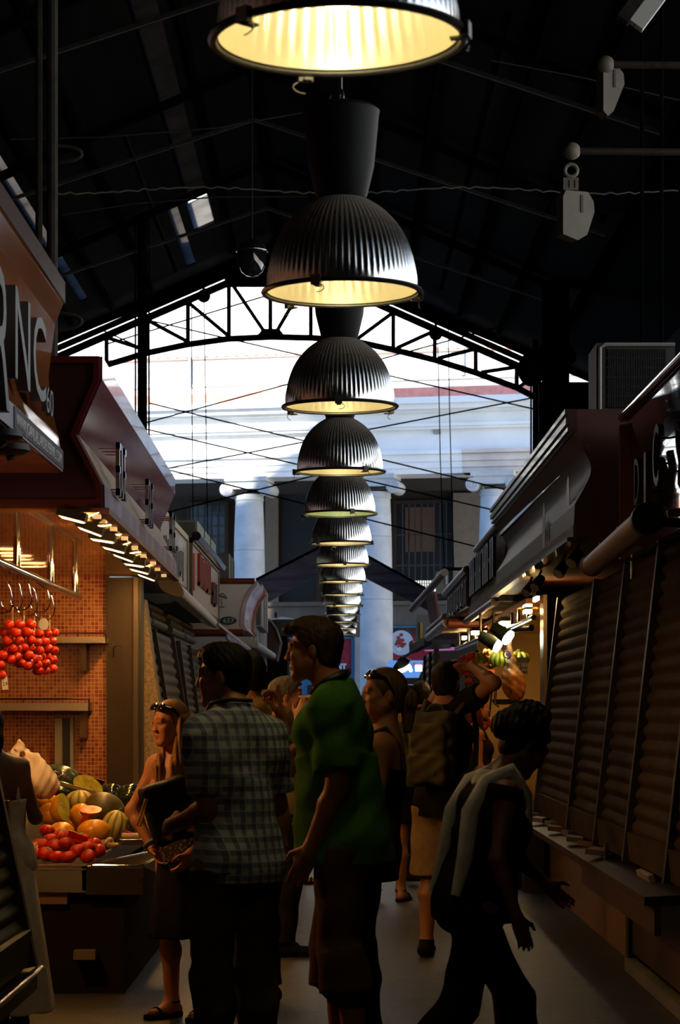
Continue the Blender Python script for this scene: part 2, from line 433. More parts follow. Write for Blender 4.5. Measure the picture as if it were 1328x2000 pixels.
for x in (-6.2, -5.4, -4.6, -3.8, -2.1, -1.27, -.5, .5, 1.3, 2.4, 3.2, 4.2):
    nt += 1; z = zr(x)-.06
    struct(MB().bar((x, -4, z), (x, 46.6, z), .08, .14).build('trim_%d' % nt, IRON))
struct(MB().box((-7, -4, 0), (-6.7, 46.4, zr(-6.7)+.1)).build('wall_left', DARKWALL))
m = MB(); m.box((5.8, -4, 0), (6.1, 46.4, 3.3)); m.box((5.8, -4, OPEN_Z1), (6.1, 46.4, zr(5.9)+.1)); m.box((5.8, -4, 3.3), (6.1, 3, OPEN_Z1)); m.box((5.8, 36, 3.3), (6.1, 46.4, OPEN_Z1))
struct(m.build('wall_right', DARKWALL))
struct(MB().prism([(-7, -4, 0), (6.1, -4, 0), (6.1, -4, zr(6.1)), (RX, -4, zr(RX)+.1), (-7, -4, zr(-7))], (0, -.2, 0)).build('wall_front', DARKWALL))
m = MB(); m.box((3.97, 46, 0), (5.8, 46.3, zr(5.8))); m.box((-6.7, 46, 0), (-4.75, 46.3, 7.6))
struct(m.build('wall_gable', DARKWALL))
# unseen slab added to shade the right arcade, cut to the shadow outline
def tosun(px, py):
    q = PF(px, py); t = (q.y-38)/SD.y; return q-SD*t
def PF(px, py):
    Y = 60.5/(1+.22*(px-CX)/F); return P(px, py, Y)
sil = [tosun(*q) for q in ((1180, 744), (1060, 744), (900, 749), (760, 756), (640, 800), (590, 890), (525, 935), (507, 988), (484, 998), (462, 984), (440, 1010), (430, 1100))]
sil = [(p.x, 38, p.z) for p in sil]; sil = [(sil[0][0], 38, 0)]+sil+[(sil[-1][0], 38, 0)]
struct(MB().prism(sil, (0, -.5, 0)).build('shade_slab', mat('shade_slab_render', (.5, .45, .4), .9)))

# ---- end truss and inner trusses
def truss(Y, name, label, full=True):
    t = thing(name, label, 'roof truss', (RX, Y, 0), group='arched roof trusses')
    def q(px, py): return P(px, py, 46)+Vector((0, Y-46, 0))
    lo = [(35, 785), (130, 742), (205, 714), (280, 691), (365, 673), (445, 662), (530, 658), (610, 660), (690, 666), (768, 683), (849, 703), (929, 728), (1009, 757), (1047, 777)]
    m = MB()
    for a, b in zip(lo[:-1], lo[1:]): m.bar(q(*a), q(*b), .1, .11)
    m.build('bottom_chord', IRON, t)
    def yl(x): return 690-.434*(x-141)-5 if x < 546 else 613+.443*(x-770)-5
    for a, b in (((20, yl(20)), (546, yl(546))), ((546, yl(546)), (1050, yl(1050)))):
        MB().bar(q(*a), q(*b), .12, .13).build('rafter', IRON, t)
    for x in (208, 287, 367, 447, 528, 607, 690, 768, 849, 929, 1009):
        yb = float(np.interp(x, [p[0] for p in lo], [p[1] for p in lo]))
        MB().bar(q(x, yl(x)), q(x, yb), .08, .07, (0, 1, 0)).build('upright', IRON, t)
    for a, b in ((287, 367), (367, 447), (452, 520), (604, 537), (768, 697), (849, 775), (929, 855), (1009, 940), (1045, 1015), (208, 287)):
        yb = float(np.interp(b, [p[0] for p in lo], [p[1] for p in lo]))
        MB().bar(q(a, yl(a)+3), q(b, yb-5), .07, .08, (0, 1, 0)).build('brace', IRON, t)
    MB().prism([q(498, 660), q(560, 660), q(545, 642), q(513, 642)], (0, .08, 0)).build('gusset', IRON, t)
    return t
truss(46, 'roof_truss', 'dark arched iron truss silhouetted against the bright building at the hall end')
for Y, w_ in ((40, 'second'), (34, 'third'), (28, 'fourth')):
    t = thing('roof_truss', 'dark curved iron roof rib, %s in from the open hall end' % w_, 'roof truss', (RX, Y, 0), group='arched roof trusses')
    pts = [Vector((RX+5.2*k/12, Y, zr(RX+5.2*k/12)-.35-.55*(1-abs(k)/12))) for k in range(-12, 13)]
    m = MB()
    for a, b in zip(pts[:-1], pts[1:]): m.bar(a, b, .05, .05)
    m.build('bottom_chord', RUST, t)
    for s in (-1, 1): MB().bar((RX, Y, zr(RX)-.12), (RX+s*5.2, Y, zr(RX+s*5.2)-.12), .1, .12).build('rafter', IRON, t)
# louvre slats above the end rafters
for i, (dv, thick, m_) in enumerate(((17, .10, IRON), (32, .09, IRON))):
    for s in (-1, 1):
        def yl(x): return 690-.434*(x-141)-5-dv if x < 546 else 613+.443*(x-770)-5-dv
        a, b = ((20, yl(20)), (546, yl(546))) if s < 0 else ((546, yl(546)), (1052, yl(1052)))
        o = MB().bar(P(*a, 46.2), P(*b, 46.2), .16, thick).build('louvre_slat', m_)
        tag(o, '%s dark slat running above the %s rafter of the gable end' % (('lower', 'upper')[i], ('left', 'right')[s > 0]), 'slat', 'gable slats')
tag(MB().prism([P(438, 545, 45.8), P(450, 560, 45.8), P(640, 560, 45.8), P(655, 545, 45.8), P(546, 455, 45.8)], (0, .06, 0)).build('ridge_panel', IRON), 'dark flat panel filling the roof peak above the end truss', 'panel')
struct(MB().prism([(-6.8, 47.1, zr(-6.8)), (RX, 47.1, zr(RX)), (6, 47.1, zr(6)), (6, 47.1, zr(6)-.12), (RX, 47.1, zr(RX)-.25), (-6.8, 47.1, zr(-6.8)-.12)], (0, .1, 0)).build('trim_30', IRON))
# ---- tie rods, cords, pulleys
rods = [((275, 622), (1060, 803), 'falling to the right just under the truss'), ((280, 827), (985, 636), 'climbing from left to right across the arch'), ((205, 673), (545, 570), 'climbing to the peak on the left'),
        ((290, 787), (1010, 962), 'falling to the right above the columns'), ((300, 920), (1040, 777), 'climbing to the right above the frieze'), ((285, 838), (980, 1000), 'falling to the right across the column capitals'),
        ((330, 918), (960, 1075), 'lowest, falling to the right in front of the loggia'), ((310, 1005), (690, 910), 'lowest on the left, climbing in front of the first column'), ((200, 645), (300, 690), 'short, at the left eave')]
for i, (a, b, l) in enumerate(rods):
    tag(MB().cyl(P(*a, 45.45-.06*i), P(*b, 45.45-.06*i), .016, seg=6).build('tie_rod', IRON), 'thin dark tie rod %s' % l, 'tie rod', 'tie rods across the open end')
for pts, l in (([(374, 585, 44.6), (375, 800, 44.6), (377, 1016, 44.6)], 'left cord of the left pair hanging from the roof'), ([(398, 590, 44.4), (402, 800, 44.4), (406, 1075, 44.4)], 'right cord of the left pair hanging from the roof'),
               ([(855, 670, 44.6), (860, 900, 44.6), (868, 1118, 44.6)], 'left cord of the right pair hanging from the roof'), ([(875, 620, 44.4), (878, 800, 44.4), (886, 1108, 44.4)], 'right cord of the right pair hanging from the roof')):
    tag(MB().tube([P(*p) for p in pts], .011, 6).build('hanging_rope', IRON), 'thin dark '+l, 'cord', 'cords hanging at the hall end')
for (x, y), l in (((398, 578), 'black pulley wheel under the left rafter'), ((851, 652), 'black pulley wheel under the right rafter')):
    t = thing('pulley', l, 'pulley', P(x, y, 44.6), group='pulleys')
    MB().cyl(P(x, y, 44.6), P(x, y, 44.7), .13, seg=20).build('wheel', IRON, t); MB().bar(P(x, y, 44.65), P(x, y-22, 44.65), .05, .05, (0, 1, 0)).build('hanger', IRON, t)
# ---- posts
def post(name, label, pts, r, base=True):
    t = thing(name, label, 'post', (pts[0][0], pts[0][1], 0))
    MB().cyl(pts[0], pts[1], r, seg=14).build('shaft', IRON, t)
    if base:
        MB().cyl(pts[0], Vector(pts[0])+Vector((0, 0, .4)), r*1.6, r*1.3, seg=14).build('base', IRON, t)
    return t
p = P(278, 700, 40); t = post('iron_post', 'thin dark iron post on the left in front of the bright gable', ((p.x, 40, 0), (p.x, 40, zr(p.x)-.1)), .085)
for d in (-.12, .115): MB().cyl((p.x+d, 40, 3), (p.x+d, 40, zr(p.x)-.1), .018, seg=6).build('conduit', IRON, t)
p = P(1046, 700, 45.4); t = post('iron_post', 'slim iron post carrying the right end of the truss', ((p.x, 45.4, 0), (p.x, 45.4, zr(p.x)-.1)), .06)
for d in (-.09, .1): MB().cyl((p.x+d, 45.4, 3), (p.x+d, 45.4, 8.2), .02, seg=6).build('conduit', IRON, t)
p = P(1085, 700, 40); x = p.x
t = thing('cast_iron_column', 'stout black cast iron column to the right of the gable', 'column', (x, 40, 0))
MB().lathe([(.34, 0), (.34, .5), (.25, .6), (.24, 6.6), (.3, 6.7), (.24, 6.9), (.24, 7.4), (.36, 7.5), (.36, 7.6), (.24, 7.8), (.24, zr(x))], (x, 40, 0), 24).build('shaft', IRON, t, smooth=40)
MB().ell((x-.42, 40, 7.35), (.24, .2, .3)).build('scroll_bracket', IRON, t, smooth=60)
# left standpipes
for px_, r_, l in ((76, .022, 'thinner left rusty pipe running up to the roof'), (102, .034, 'thicker right rusty pipe running up to the roof')):
    p = P(px_, 600, 14); tag(MB().cyl((p.x, 14, 3.0), (p.x, 14, zr(p.x)), r_, seg=10).build('standpipe', RUST), l, 'pipe', 'pipes beside the wooden stall')
for k, (y0) in enumerate((285, 612)):
    c = P(108, y0+16, 14.1); a = [c+Vector((.16*math.sin(s)-.0, .0, .05*math.cos(s))) for s in np.linspace(0, PI*.95, 12)]
    tag(MB().tube(a, .014, 8).build('pipe_bracket', RUST), '%s curved rusty hook sticking out beside the pipes' % ('upper', 'lower')[k], 'hook', 'hooks on the pipes')
p = P(108, 378, 14.2)
wire = [P(x, 372+6*math.sin(x*.012)+1.2*math.sin(x*.31)+1.3*math.sin(x*.173), 14.2+ (x-100)*.003) for x in range(100, 1330, 12)]
tag(MB().tube(wire, .006, 6).build('frayed_cable', RUST), 'dusty cable strung across the dark roof from side to side', 'cable')
for pts, l in (([(20, 272), (200, 268), (420, 250), (620, 215)], 'faint upper dusty cable on the left of the roof'), ([(960, 118), (1140, 152), (1328, 196)], 'faint dusty cable behind the hanging lane sign'), ([(120, 420), (260, 398), (420, 385), (600, 384)], 'faint sagging dusty cable over the left roof slope')):
    tag(MB().tube([P(*q, 16) for q in pts], .005, 6).build('dusty_cable', RUST), l, 'cable', 'dusty cables under the roof')
# hanging glass dome
c = P(492, 490, 30); t = thing('dome_lamp', 'dark glass globe with a shiny rim hanging left of the lamp row', 'lamp', c)
MB().torus(c, .2, .014).build('rim', CHROME, t, smooth=60)
MB().lathe([(.01, -.34), (.08, -.32), (.14, -.27), (.185, -.15), (.195, 0)], c, 32).build('globe', mat('dark_glass', (.01, .01, .012), .08, coat=1), t, smooth=80)
MB().cyl(c, (c.x, c.y, zr(c.x)-.02), .012).build('stem', BLACK, t); MB().lathe([(.19, .0), (.17, .08), (.06, .14)], c, 24).build('cap', BLACK, t, smooth=50)
# lane signs on poles, top right
PLATE = mat('cream_plate', (.16, .14, .11), .6, var=.15)
def lane_sign(px, py, Y, num, w_, label, dep):
    c = P(px, py, Y); s = Y/F
    t = thing('lane_sign', label, 'sign', c, group='lane signs on poles')
    MB().cyl(c, c+Vector((2.2, 0, -.02)), 7*s).build('pole', RUST, t, smooth=60)
    MB().ell(c, (17*s, 17*s, 17*s)).build('ball_end', PLATE, t, smooth=80)
    if num == '11':
        k = c+Vector((-2*s, 0, -38*s))
        MB().torus(k, 12*s, 4*s, (0, 1, 0)).build('ring', PLATE, t, smooth=60)
        MB().cbox(k+Vector((0, 0, -26*s)), (30*s, 3*s, 24*s)).build('plate', PLATE, t)
        text('11', k+Vector((-9*s, -2*s, -34*s)), (1, 0, 0), (0, 0, 1), 22*s, BLACK, 'numeral', t, .001)
        k = k+Vector((12*s, 0, -72*s))
    else: k = c+Vector((8*s, 0, -35*s))
    z = Vector((0, 0, 1)); R = Matrix.Rotation(dep, 3, 'Z')
    prof = [(-24, 32), (24, 32), (36, 14), (38, -6), (22, -52), (2, -64), (-30, -54), (-30, 20)] if num == '11' else [(-12, 36), (16, 36), (30, 20), (32, 0), (8, -56), (-4, -66), (-14, -56), (-14, 28)]
    MB().prism([k+R @ Vector((a*s, 0, b*s)) for a, b in prof], R @ Vector((0, 30*s, 0))).build('number_box', PLATE, t)
    MB().cbox(k+R @ Vector((10*s, -1*s, 8*s)), (5*s, 2*s, 34*s), R).build('numeral_stroke', BLACK, t)
lane_sign(1183, 126, 12, '1', 1, 'upper cream hanging lane sign with a black stroke on a pole', .35)
lane_sign(1117, 295, 13.6, '11', 1, 'lower cream hanging lane sign marked 11 on a pole', .35)
a, b = P(1240, 50, 9), P(1292, -20, 9); t = thing('tube_light', 'white edged fluorescent fixture cut by the top right corner', 'lamp', a)
MB().bar(a, b+(b-a)*.6, .05, .07).build('housing', WHITEP, t); MB().cyl(a, (a.x, a.y, zr(a.x)), .006, seg=6).build('suspension_wire', IRON, t); MB().bar(a+Vector((-.05, 0, .02)), b+Vector((-.05, 0, .02)), .06, .05).build('side_cover', RUST, t)

# ================================================================ facade opposite the hall
U = Vector((1, -.22, 0)).normalized(); NR = Vector((-.22, -1, 0)).normalized(); O = Vector((0, 60.5, 0))
def zf(py): return CH+(HY-py)*60.5/F
def uf(px): return (PF(px, 1000)-O).dot(U)
def ufd(px, d):
    k = (px-CX)/F; return (k*(60.5+d*NR.y)-d*NR.x)/(U.x-k*U.y)
def zfd(py, px, d):
    return CH+(HY-py)*(60.5+ufd(px, d)*U.y+d*NR.y)/F
def fbox(m, u0, u1, z0, z1, d0, d1):
    a, b = O+U*u0, O+U*u1
    return m.hexa([a+NR*d1+Vector((0, 0, z0)), b+NR*d1+Vector((0, 0, z0)), b+NR*d0+Vector((0, 0, z0)), a+NR*d0+Vector((0, 0, z0)),
                   a+NR*d1+Vector((0, 0, z1)), b+NR*d1+Vector((0, 0, z1)), b+NR*d0+Vector((0, 0, z1)), a+NR*d0+Vector((0, 0, z1))])
UL, UR = -11, 11
FW = mat('white_facade', (.78, .76, .72), .9, bump=.15, bscale=6, var=.07, vscale=1.2)
TERRA = mat('terracotta_band', (.70, .27, .20), .85, var=.15)
struct(fbox(MB(), UL, UR, zf(762), 18, -1, 0).build('wall_upper', FW))
def band(n, y0, y1, d, m=FW, u0=UL, u1=UR): return struct(fbox(MB(), u0, u1, zf(y0), zf(y1), -1, d).build('trim_%d' % n, m))
band(40, 747, 743, .06); band(41, 693.5, 691, .05, mat('brick_line', (.5, .25, .18), .9)); band(42, 786, 763, .14, TERRA)
for k, (y0, y1, d) in enumerate(((798, 786, .62), (808, 798, .5), (813, 808, .30), (834, 813, .20), (840, 834, .32), (845, 840, .26), (886, 845, .10), (893, 886, .30), (907, 893, .22), (919, 907, .18), (930, 919, .14))):
    band(43+k, y0, y1, d)
m = MB()
for k in range(60): u = -8+k*.27; fbox(m, u, u+.10, zf(688), zf(686.4), 0, .04)
struct(m.build('trim_60', mat('tile_ends', (.45, .33, .28), .9)))
for (px0, px1, py0, py1, n) in ((905, 1060, 886, 928, 61), ):
    m = MB()
    for y0_, y1_, d_ in ((893, 886, .305), (907, 893, .225), (919, 907, .185), (930, 919, .145)): fbox(m, uf(px0), uf(px1), zf(y0_), zf(y1_-.3), -.5, d_)
    struct(m.build('trim_%d' % n, STONEP))
tag(fbox(MB(), uf(850), uf(862), zf(854), zf(842), 0, .16).build('wall_plaque', mat('grey_plaque', (.25, .25, .25), .7)), 'small grey square plaque on the frieze above the right columns', 'plaque')
for x, y0, y1, l in ((372, 746, 688, 'left'), (905, 742, 688, 'right')):
    tag(fbox(MB(), uf(x)-.04, uf(x)+.04, zf(y0), zf(y1), 0, .1).build('downpipe', mat('grey_pipe', (.2, .22, .25), .6)), 'short grey downpipe on the upper white wall, %s one' % l, 'pipe', 'downpipes on the white wall')
# loggia: beam soffit, floor slab, back wall
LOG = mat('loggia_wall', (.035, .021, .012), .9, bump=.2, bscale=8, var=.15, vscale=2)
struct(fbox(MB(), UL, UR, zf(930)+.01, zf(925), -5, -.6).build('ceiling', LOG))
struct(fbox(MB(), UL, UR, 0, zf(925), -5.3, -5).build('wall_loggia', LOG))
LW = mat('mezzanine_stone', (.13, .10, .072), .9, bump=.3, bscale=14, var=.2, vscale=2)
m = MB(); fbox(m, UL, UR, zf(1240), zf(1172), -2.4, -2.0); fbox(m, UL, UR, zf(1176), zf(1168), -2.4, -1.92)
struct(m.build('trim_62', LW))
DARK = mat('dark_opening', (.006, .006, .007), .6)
def opening(px0, px1, py0, py1, label, grid=None, frame=LOG, pane=DARK, d=-4.9):
    u0, u1 = ufd(px0, d), ufd(px1, d); z0, z1 = zfd(py1, px0, d), zfd(py0, px0, d)
    t = thing('tall_window', label, 'window', O+U*(u0+u1)/2+NR*d+Vector((0, 0, z0)), group='windows at the back of the loggia')
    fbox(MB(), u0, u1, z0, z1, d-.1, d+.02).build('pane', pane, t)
    m = MB()
    for a, b, c, e in ((u0-.1, u0, z0-.1, z1+.1), (u1, u1+.1, z0-.1, z1+.1), (u0, u1, z1, z1+.1), (u0, u1, z0-.1, z0)): fbox(m, a, b, c, e, d-.1, d+.08)
    m.build('frame', frame, t)
    if grid:
        m = MB()
        for k in range(1, grid[0]): u = u0+(u1-u0)*k/grid[0]; fbox(m, u-.02, u+.02, z0, z1, d+.02, d+.06)
        for k in range(1, grid[1]): z = z0+(z1-z0)*k/grid[1]; fbox(m, u0, u1, z-.02, z+.02, d+.02, d+.06)
        m.build('grille', mat('grille_iron', (.05, .05, .05), .7), t)
    return t, (u0, u1, z0, z1)
PANE = mat('dim_pane', (.07, .08, .10), .25, var=.6, vscale=1.2)
opening(372, 440, 988, 1130, 'gridded window in the loggia left of the first column', (5, 7), pane=PANE)
opening(545, 618, 962, 1175, 'black doorway in the loggia between the first two columns')
t, (u0, u1, z0, z1) = opening(775, 885, 985, 1165, 'barred window with a brown board right of the second column', (9, 3))
fbox(MB(), u0+.25, u0+1.1, z0+1.25, z1-.1, -4.9, -4.84).build('board', mat('brown_board', (.11, .06, .04), .8), t)
struct(fbox(MB(), ufd(885, -4.6), ufd(950, -4.6), 4, zf(935), -4.9, -4.6).build('trim_63', mat('pale_pilaster', (.22, .17, .125), .9, var=.1)))
struct(fbox(MB(), ufd(518, -4.6), ufd(540, -4.6), 4, zf(935), -4.9, -4.6).build('trim_64', mat('pale_pilaster', (.22, .17, .125), .9)))
# fretwork panel; its glow is painted in for sunlight behind the lattice
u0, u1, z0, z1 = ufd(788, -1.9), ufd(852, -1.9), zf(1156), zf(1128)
t = thing('fretwork_panel', 'bright white fretwork panel with painted glow behind the right canopy flap', 'panel', O+U*u0+NR*-1.9+Vector((0, 0, z0)))
fbox(MB(), u0, u1, z0, z1, -1.95, -1.9).build('sunlit_glow_panel', emat('sunlit_white_glow', (1, .95, .82), 1.1), t)
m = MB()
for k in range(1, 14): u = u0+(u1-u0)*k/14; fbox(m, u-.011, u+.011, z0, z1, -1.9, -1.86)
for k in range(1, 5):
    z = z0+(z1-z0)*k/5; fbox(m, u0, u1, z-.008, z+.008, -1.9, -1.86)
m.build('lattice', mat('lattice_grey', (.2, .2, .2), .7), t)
# columns
def column(px, label, joints):
    c = O+U*uf(px); zt = zf(930); t = thing('ionic_column', label, 'column', c, group='ionic columns of the arcade')
    prof = [(.52, 0), (.52, .12), (.48, .14), (.5, .24), (.44, .3), (.435, 2), (.43, 4), (.40, 6), (.365, zt-.62), (.385, zt-.60), (.385, zt-.57), (.37, zt-.55), (.39, zt-.45)]
    MB().lathe(prof, c, 40).build('shaft', STONE, t, smooth=35)
    for j in joints:
        z = zf(j); r = float(np.interp(z, [q[1] for q in prof[5:9]], [q[0] for q in prof[5:9]]))
        MB().torus((c.x, c.y, z), r+.0005, .006).build('joint', mat('joint_dark', (.2, .2, .2), .9), t)
    m = MB(); M = Matrix((U, -NR, Vector((0, 0, 1)))).transposed()
    m.cbox(c+Vector((0, 0, zt-.06)), (1.12, .95, .12), M); m.cbox(c+Vector((0, 0, zt-.22)), (1.0, .86, .2), M)
    m.build('capital', STONE, t)
    for s in (-1, 1):
        k = c+U*s*.52+Vector((0, 0, zt-.33)); m = MB()
        m.cyl(k+NR*.45, k-NR*.45, .175, seg=24)
        sp_ = []
        for a in np.linspace(0, 5*PI, 44): r_ = .165-.14*a/(5*PI); sp_.append(k+NR*.455+U*s*(r_*math.sin(a))+Vector((0, 0, r_*math.cos(a))))
        m.tube(sp_, .016, 6); m.build('volute', STONE, t, smooth=40)
column(487, 'left column of the arcade, its top in sunlight', (1073,)); column(735, 'middle column of the arcade, partly behind the lamp row', (1050, 1172)); column(966, 'right column of the arcade above the right stalls', ())
column(1215, 'far right column of the arcade, behind the stalls', ())
column(245, 'far left column of the arcade, behind the red stall', ())
# shop fronts below
BLUE = mat('blue_frame', (.03, .14, .24), .5, var=.1)
RED = mat('red_panel', (.30, .006, .02), .5)
d = -2.0
def sbox(px0, px1, py0, py1, d0, d1, m): return fbox(MB(), ufd(px0, d1), ufd(px1, d1), zfd(py1, px0, d1), zfd(py0, px0, d1), d0, d1)
t = thing('shop_front', 'blue framed shop front with a red RESTAURANT panel behind the tall man', 'shop front', O+U*uf(620)+NR*d)
sbox(505, 690, 1243, 1306, -2.2, -2.0, 0).build('sign_panel', spots_mat('red_pattern', (.30, .006, .02), (.18, .004, .014), (.22, .005, .016), 5.5, .6), t)
zt = zf(1304); wd = 1.30
text('RESTAURANT', O+U*(ufd(677, -1.98)-wd)+NR*-1.98+Vector((0, 0, zt)), U, (0, 0, 1), .2, mat('sign_white', (.6, .66, .72), .6), 'lettering', t, .01, wd, bold=.012)
m = MB(); Q = lambda x: ufd(x, -2); fbox(m, Q(500), Q(695), 0, zf(1308)-.06, -2.3, -2.02); fbox(m, Q(687), Q(695), 0, zf(1240), -2.2, -1.95); fbox(m, Q(500), Q(695), zf(1243), zf(1240), -2.2, -1.95)
m.build('frame', BLUE, t)
sbox(600, 685, 1338, 1500, -2.1, -2.0, 0).build('door', DARK, t)
struct(fbox(MB(), ufd(693, -1.8), ufd(712, -1.8), 0, zf(1240), -2.3, -1.8).build('trim_65', mat('grey_pier', (.34, .33, .31), .9, var=.1)))
t = thing('menu_sign', 'red sign with a white plate of red food right of the middle column', 'sign', O+U*uf(800)+NR*d)
sbox(700, 840, 1222, 1292, -2.2, -2.0, 0).build('sign_panel', RED, t)
c = O+U*ufd(783, -1.99)+NR*-1.99+Vector((0, 0, zf(1252)))
Mf = Matrix((U, Vector((0, 0, 1)), NR)).transposed()
MB().lathe([(.34, 0), (.33, .02), (.01, .015)], c, 32, Mf).build('plate', mat('plate_white', (.5, .55, .62), .5), t, smooth=40)
m = MB()
for k in range(16): m.ell(c+U*random.gauss(-.02, .08)+Vector((0, 0, random.gauss(.04, .08)))+NR*.02, (.06, .02, .045), seg=10, rings=6)
m.build('food', mat('food_red', (.28, .03, .015), .6), t, smooth=60)
MB().lathe([(.07, .03), (.06, .04), (.005, .04)], c+U*-.05+Vector((0, 0, -.17)), 20, Mf).build('sauce_cup', WHITEP, t)
m = MB(); fbox(m, Q(712), Q(840), zf(1222), zf(1218), -2.2, -1.95); fbox(m, Q(712), Q(840), 0, zf(1335), -2.6, -2.3); m.build('frame', BLUE, t)
t = thing('market_awning', 'light blue fabric awning of a stand in the square beyond the hall', 'awning', O+U*uf(805)+NR*1)
MB().prism([O+U*uf(768)+NR*1.5+Vector((0, 0, zf(1326))), O+U*uf(838)+NR*1.5+Vector((0, 0, zf(1326))), O+U*uf(838)+NR*.6+Vector((0, 0, zf(1293))), O+U*uf(768)+NR*.6+Vector((0, 0, zf(1293)))], (0, 0, .02)).build('cloth', mat('blue_cloth', (.25, .48, .66), .8), t)
MB().cyl(O+U*uf(838)+NR*1.4, O+U*uf(838)+NR*1.4+Vector((0, 0, zf(1326))), .025).build('leg', IRON, t)
# entrance canopy of cloth
FAB = mat('purple_cloth', (.30, .26, .36), .85, bump=.5, bscale=4, stretch=(.3, 3, 3), var=.4, vscale=3)
t = thing('cloth_canopy', 'dark purple pitched cloth canopy over the end of the aisle', 'canopy', (0, 47, 4))
rp = P(657, 1052, 46)
for nm, (ex, ey, by) in (('l', (500, 1132, 1190)), ('r', (850, 1160, 1200))):
    e = P(ex, ey, 46); e2 = P(ex, by, 46)
    MB().prism([rp, e, e2, P(657, 1100, 46)], (0, .03, 0)).build('valance', FAB, t)
    MB().hexa([rp+Vector((0, 0, -.03)), e+Vector((0, 0, -.03)), e+Vector((0, 2.5, -.03)), rp+Vector((0, 2.5, -.03)), rp, e, e+Vector((0, 2.5, 0)), rp+Vector((0, 2.5, 0))]).build('roof_cloth', FAB, t)
    MB().cyl(rp, e, .025).build('pole', IRON, t)

# ================================================================ pendant lamps
SHADE, nt_, b_ = nmat('ribbed_aluminium'); b_.inputs['Base Color'].default_value = (.80, .79, .76, 1); b_.inputs['Metallic'].default_value = 1; b_.inputs['Roughness'].default_value = .24
n_ = nt_.nodes.new('ShaderNodeTexNoise'); n_.inputs['Scale'].default_value = 30; tc_ = nt_.nodes.new('ShaderNodeTexCoord'); nt_.links.new(tc_.outputs['Object'], n_.inputs['Vector'])
r_ = nt_.nodes.new('ShaderNodeMapRange'); r_.inputs[3].default_value = .19; r_.inputs[4].default_value = .25; nt_.links.new(n_.outputs['Fac'], r_.inputs[0]); nt_.links.new(r_.outputs[0], b_.inputs['Roughness'])
# dust lying on the upper part of the shade
sx_ = nt_.nodes.new('ShaderNodeSeparateXYZ'); nt_.links.new(tc_.outputs['Object'], sx_.inputs[0])
mr_ = nt_.nodes.new('ShaderNodeMapRange'); mr_.inputs[1].default_value = .16; mr_.inputs[2].default_value = .30; nt_.links.new(sx_.outputs['Z'], mr_.inputs[0])
db_ = nt_.nodes.new('ShaderNodeBsdfDiffuse'); db_.inputs[0].default_value = (.22, .19, .16, 1)
ms_ = nt_.nodes.new('ShaderNodeMixShader'); nt_.links.new(mr_.outputs[0], ms_.inputs[0]); nt_.links.new(b_.outputs[0], ms_.inputs[1]); nt_.links.new(db_.outputs[0], ms_.inputs[2]); nt_.links.new(ms_.outputs[0], nt_.nodes['Material Output'].inputs['Surface'])
DUST = mat('dusty_top', (.13, .115, .10), .8, .3, var=.25, vscale=20)
REFL = mat('lamp_reflector', (.86, .80, .60), .30, metal=.75)
GLASS = glass_mat('lamp_glass', (.98, .97, .88), .05)
BULB = emat('lamp_glow', (1, .84, .52), 26); BULBG = emat('lamp_glow_green', (.75, 1, .62), 11)
HOUS = mat('ballast_housing', (.005, .006, .007), .6, spec=.2)
RIMM = mat('rim_metal', (.10, .10, .095), .35, .8)
def make_lamp(label):
    t = thing('pendant_lamp', label, 'lamp', group='ribbed dome lamps in a row over the aisle', local=True)
    prof = [(.272, .012), (.271, .03), (.268, .06), (.262, .09), (.254, .13), (.243, .165), (.231, .195), (.217, .222), (.200, .247), (.181, .27), (.160, .292), (.137, .31), (.112, .327), (.092, .338)]
    amp = [0, 0, .7, 1, 1, 1, 1, 1, 1, .9, .7, .6, .4, .2]
    m = MB(); m.lathe(prof, seg=432, mod=lambda a, i: 1+.011*amp[i]*math.sin(72*a)); m.build('shade', SHADE, t, smooth=60)
    m = MB(); m.lathe([(r-.004, z) for r, z in prof]+[(.001, .335)], seg=144, mod=lambda a, i: 1+.012*(amp[i] if i < 14 else 0)*math.sin(48*a)); m.build('reflector', REFL, t, smooth=60)
    MB().lathe([(.275, .016), (.288, .013), (.291, .006), (.286, -.001), (.273, -.001), (.271, .004), (.275, .016)], seg=96).build('rim', RIMM, t, smooth=40)
    MB().lathe([(.270, .004), (.2, .002), (.1, .0), (.001, -.001)], seg=64).build('glass', GLASS, t, smooth=60)
    MB().ell((0, 0, .17), (.062, .062, .10), seg=16, rings=10).build('bulb', BULB, t, smooth=80)
    MB().lathe([(.098, .328), (.088, .345), (.094, .36), (.118, .46), (.136, .64), (.139, .655), (.12, .67), (.001, .672)], seg=40).build('housing', HOUS, t, smooth=40)
    for k in range(3):
        a = k*2*PI/3+.5; R = Matrix.Rotation(a, 3, 'Z'); m = MB()
        m.cbox(R @ Vector((.29, 0, .004)), (.018, .034, .034), R); m.cbox(R @ Vector((.272, 0, -.013)), (.035, .02, .006), R)
        m.tube([R @ Vector((.29, .0+.03*math.sin(q), -.012-.014*(1-math.cos(q)))) for q in np.linspace(0, PI, 8)], .0016, 5); m.build('clip', RIMM, t)
    m = MB(); m.tube([Vector((.03*math.sin(q), 0, .70+.03*math.cos(q))) for q in np.linspace(-2.6, 2.6, 14)], .006, 8); m.cyl((0, 0, .73), (0, 0, 1.0), .006); m.build('hook', RIMM, t, smooth=60)
    m = MB(); m.tube([(.01, 0, .67), (.02, 0, .72), (.08, .02, .735), (.10, .03, .69), (.05, .02, .675), (.03, 0, .70), (.01, 0, .9), (0, 0, 1.1)], .005, 6); m.cyl((.01, 0, .665), (.01, 0, .70), .012); m.build('cable', mat('green_cable', (.05, .06, .02), .6), t, smooth=60)
    MB().cyl((0, 0, 1.0), (0, 0, 3.3), .008).build('suspension_rod', IRON, t)
    return t
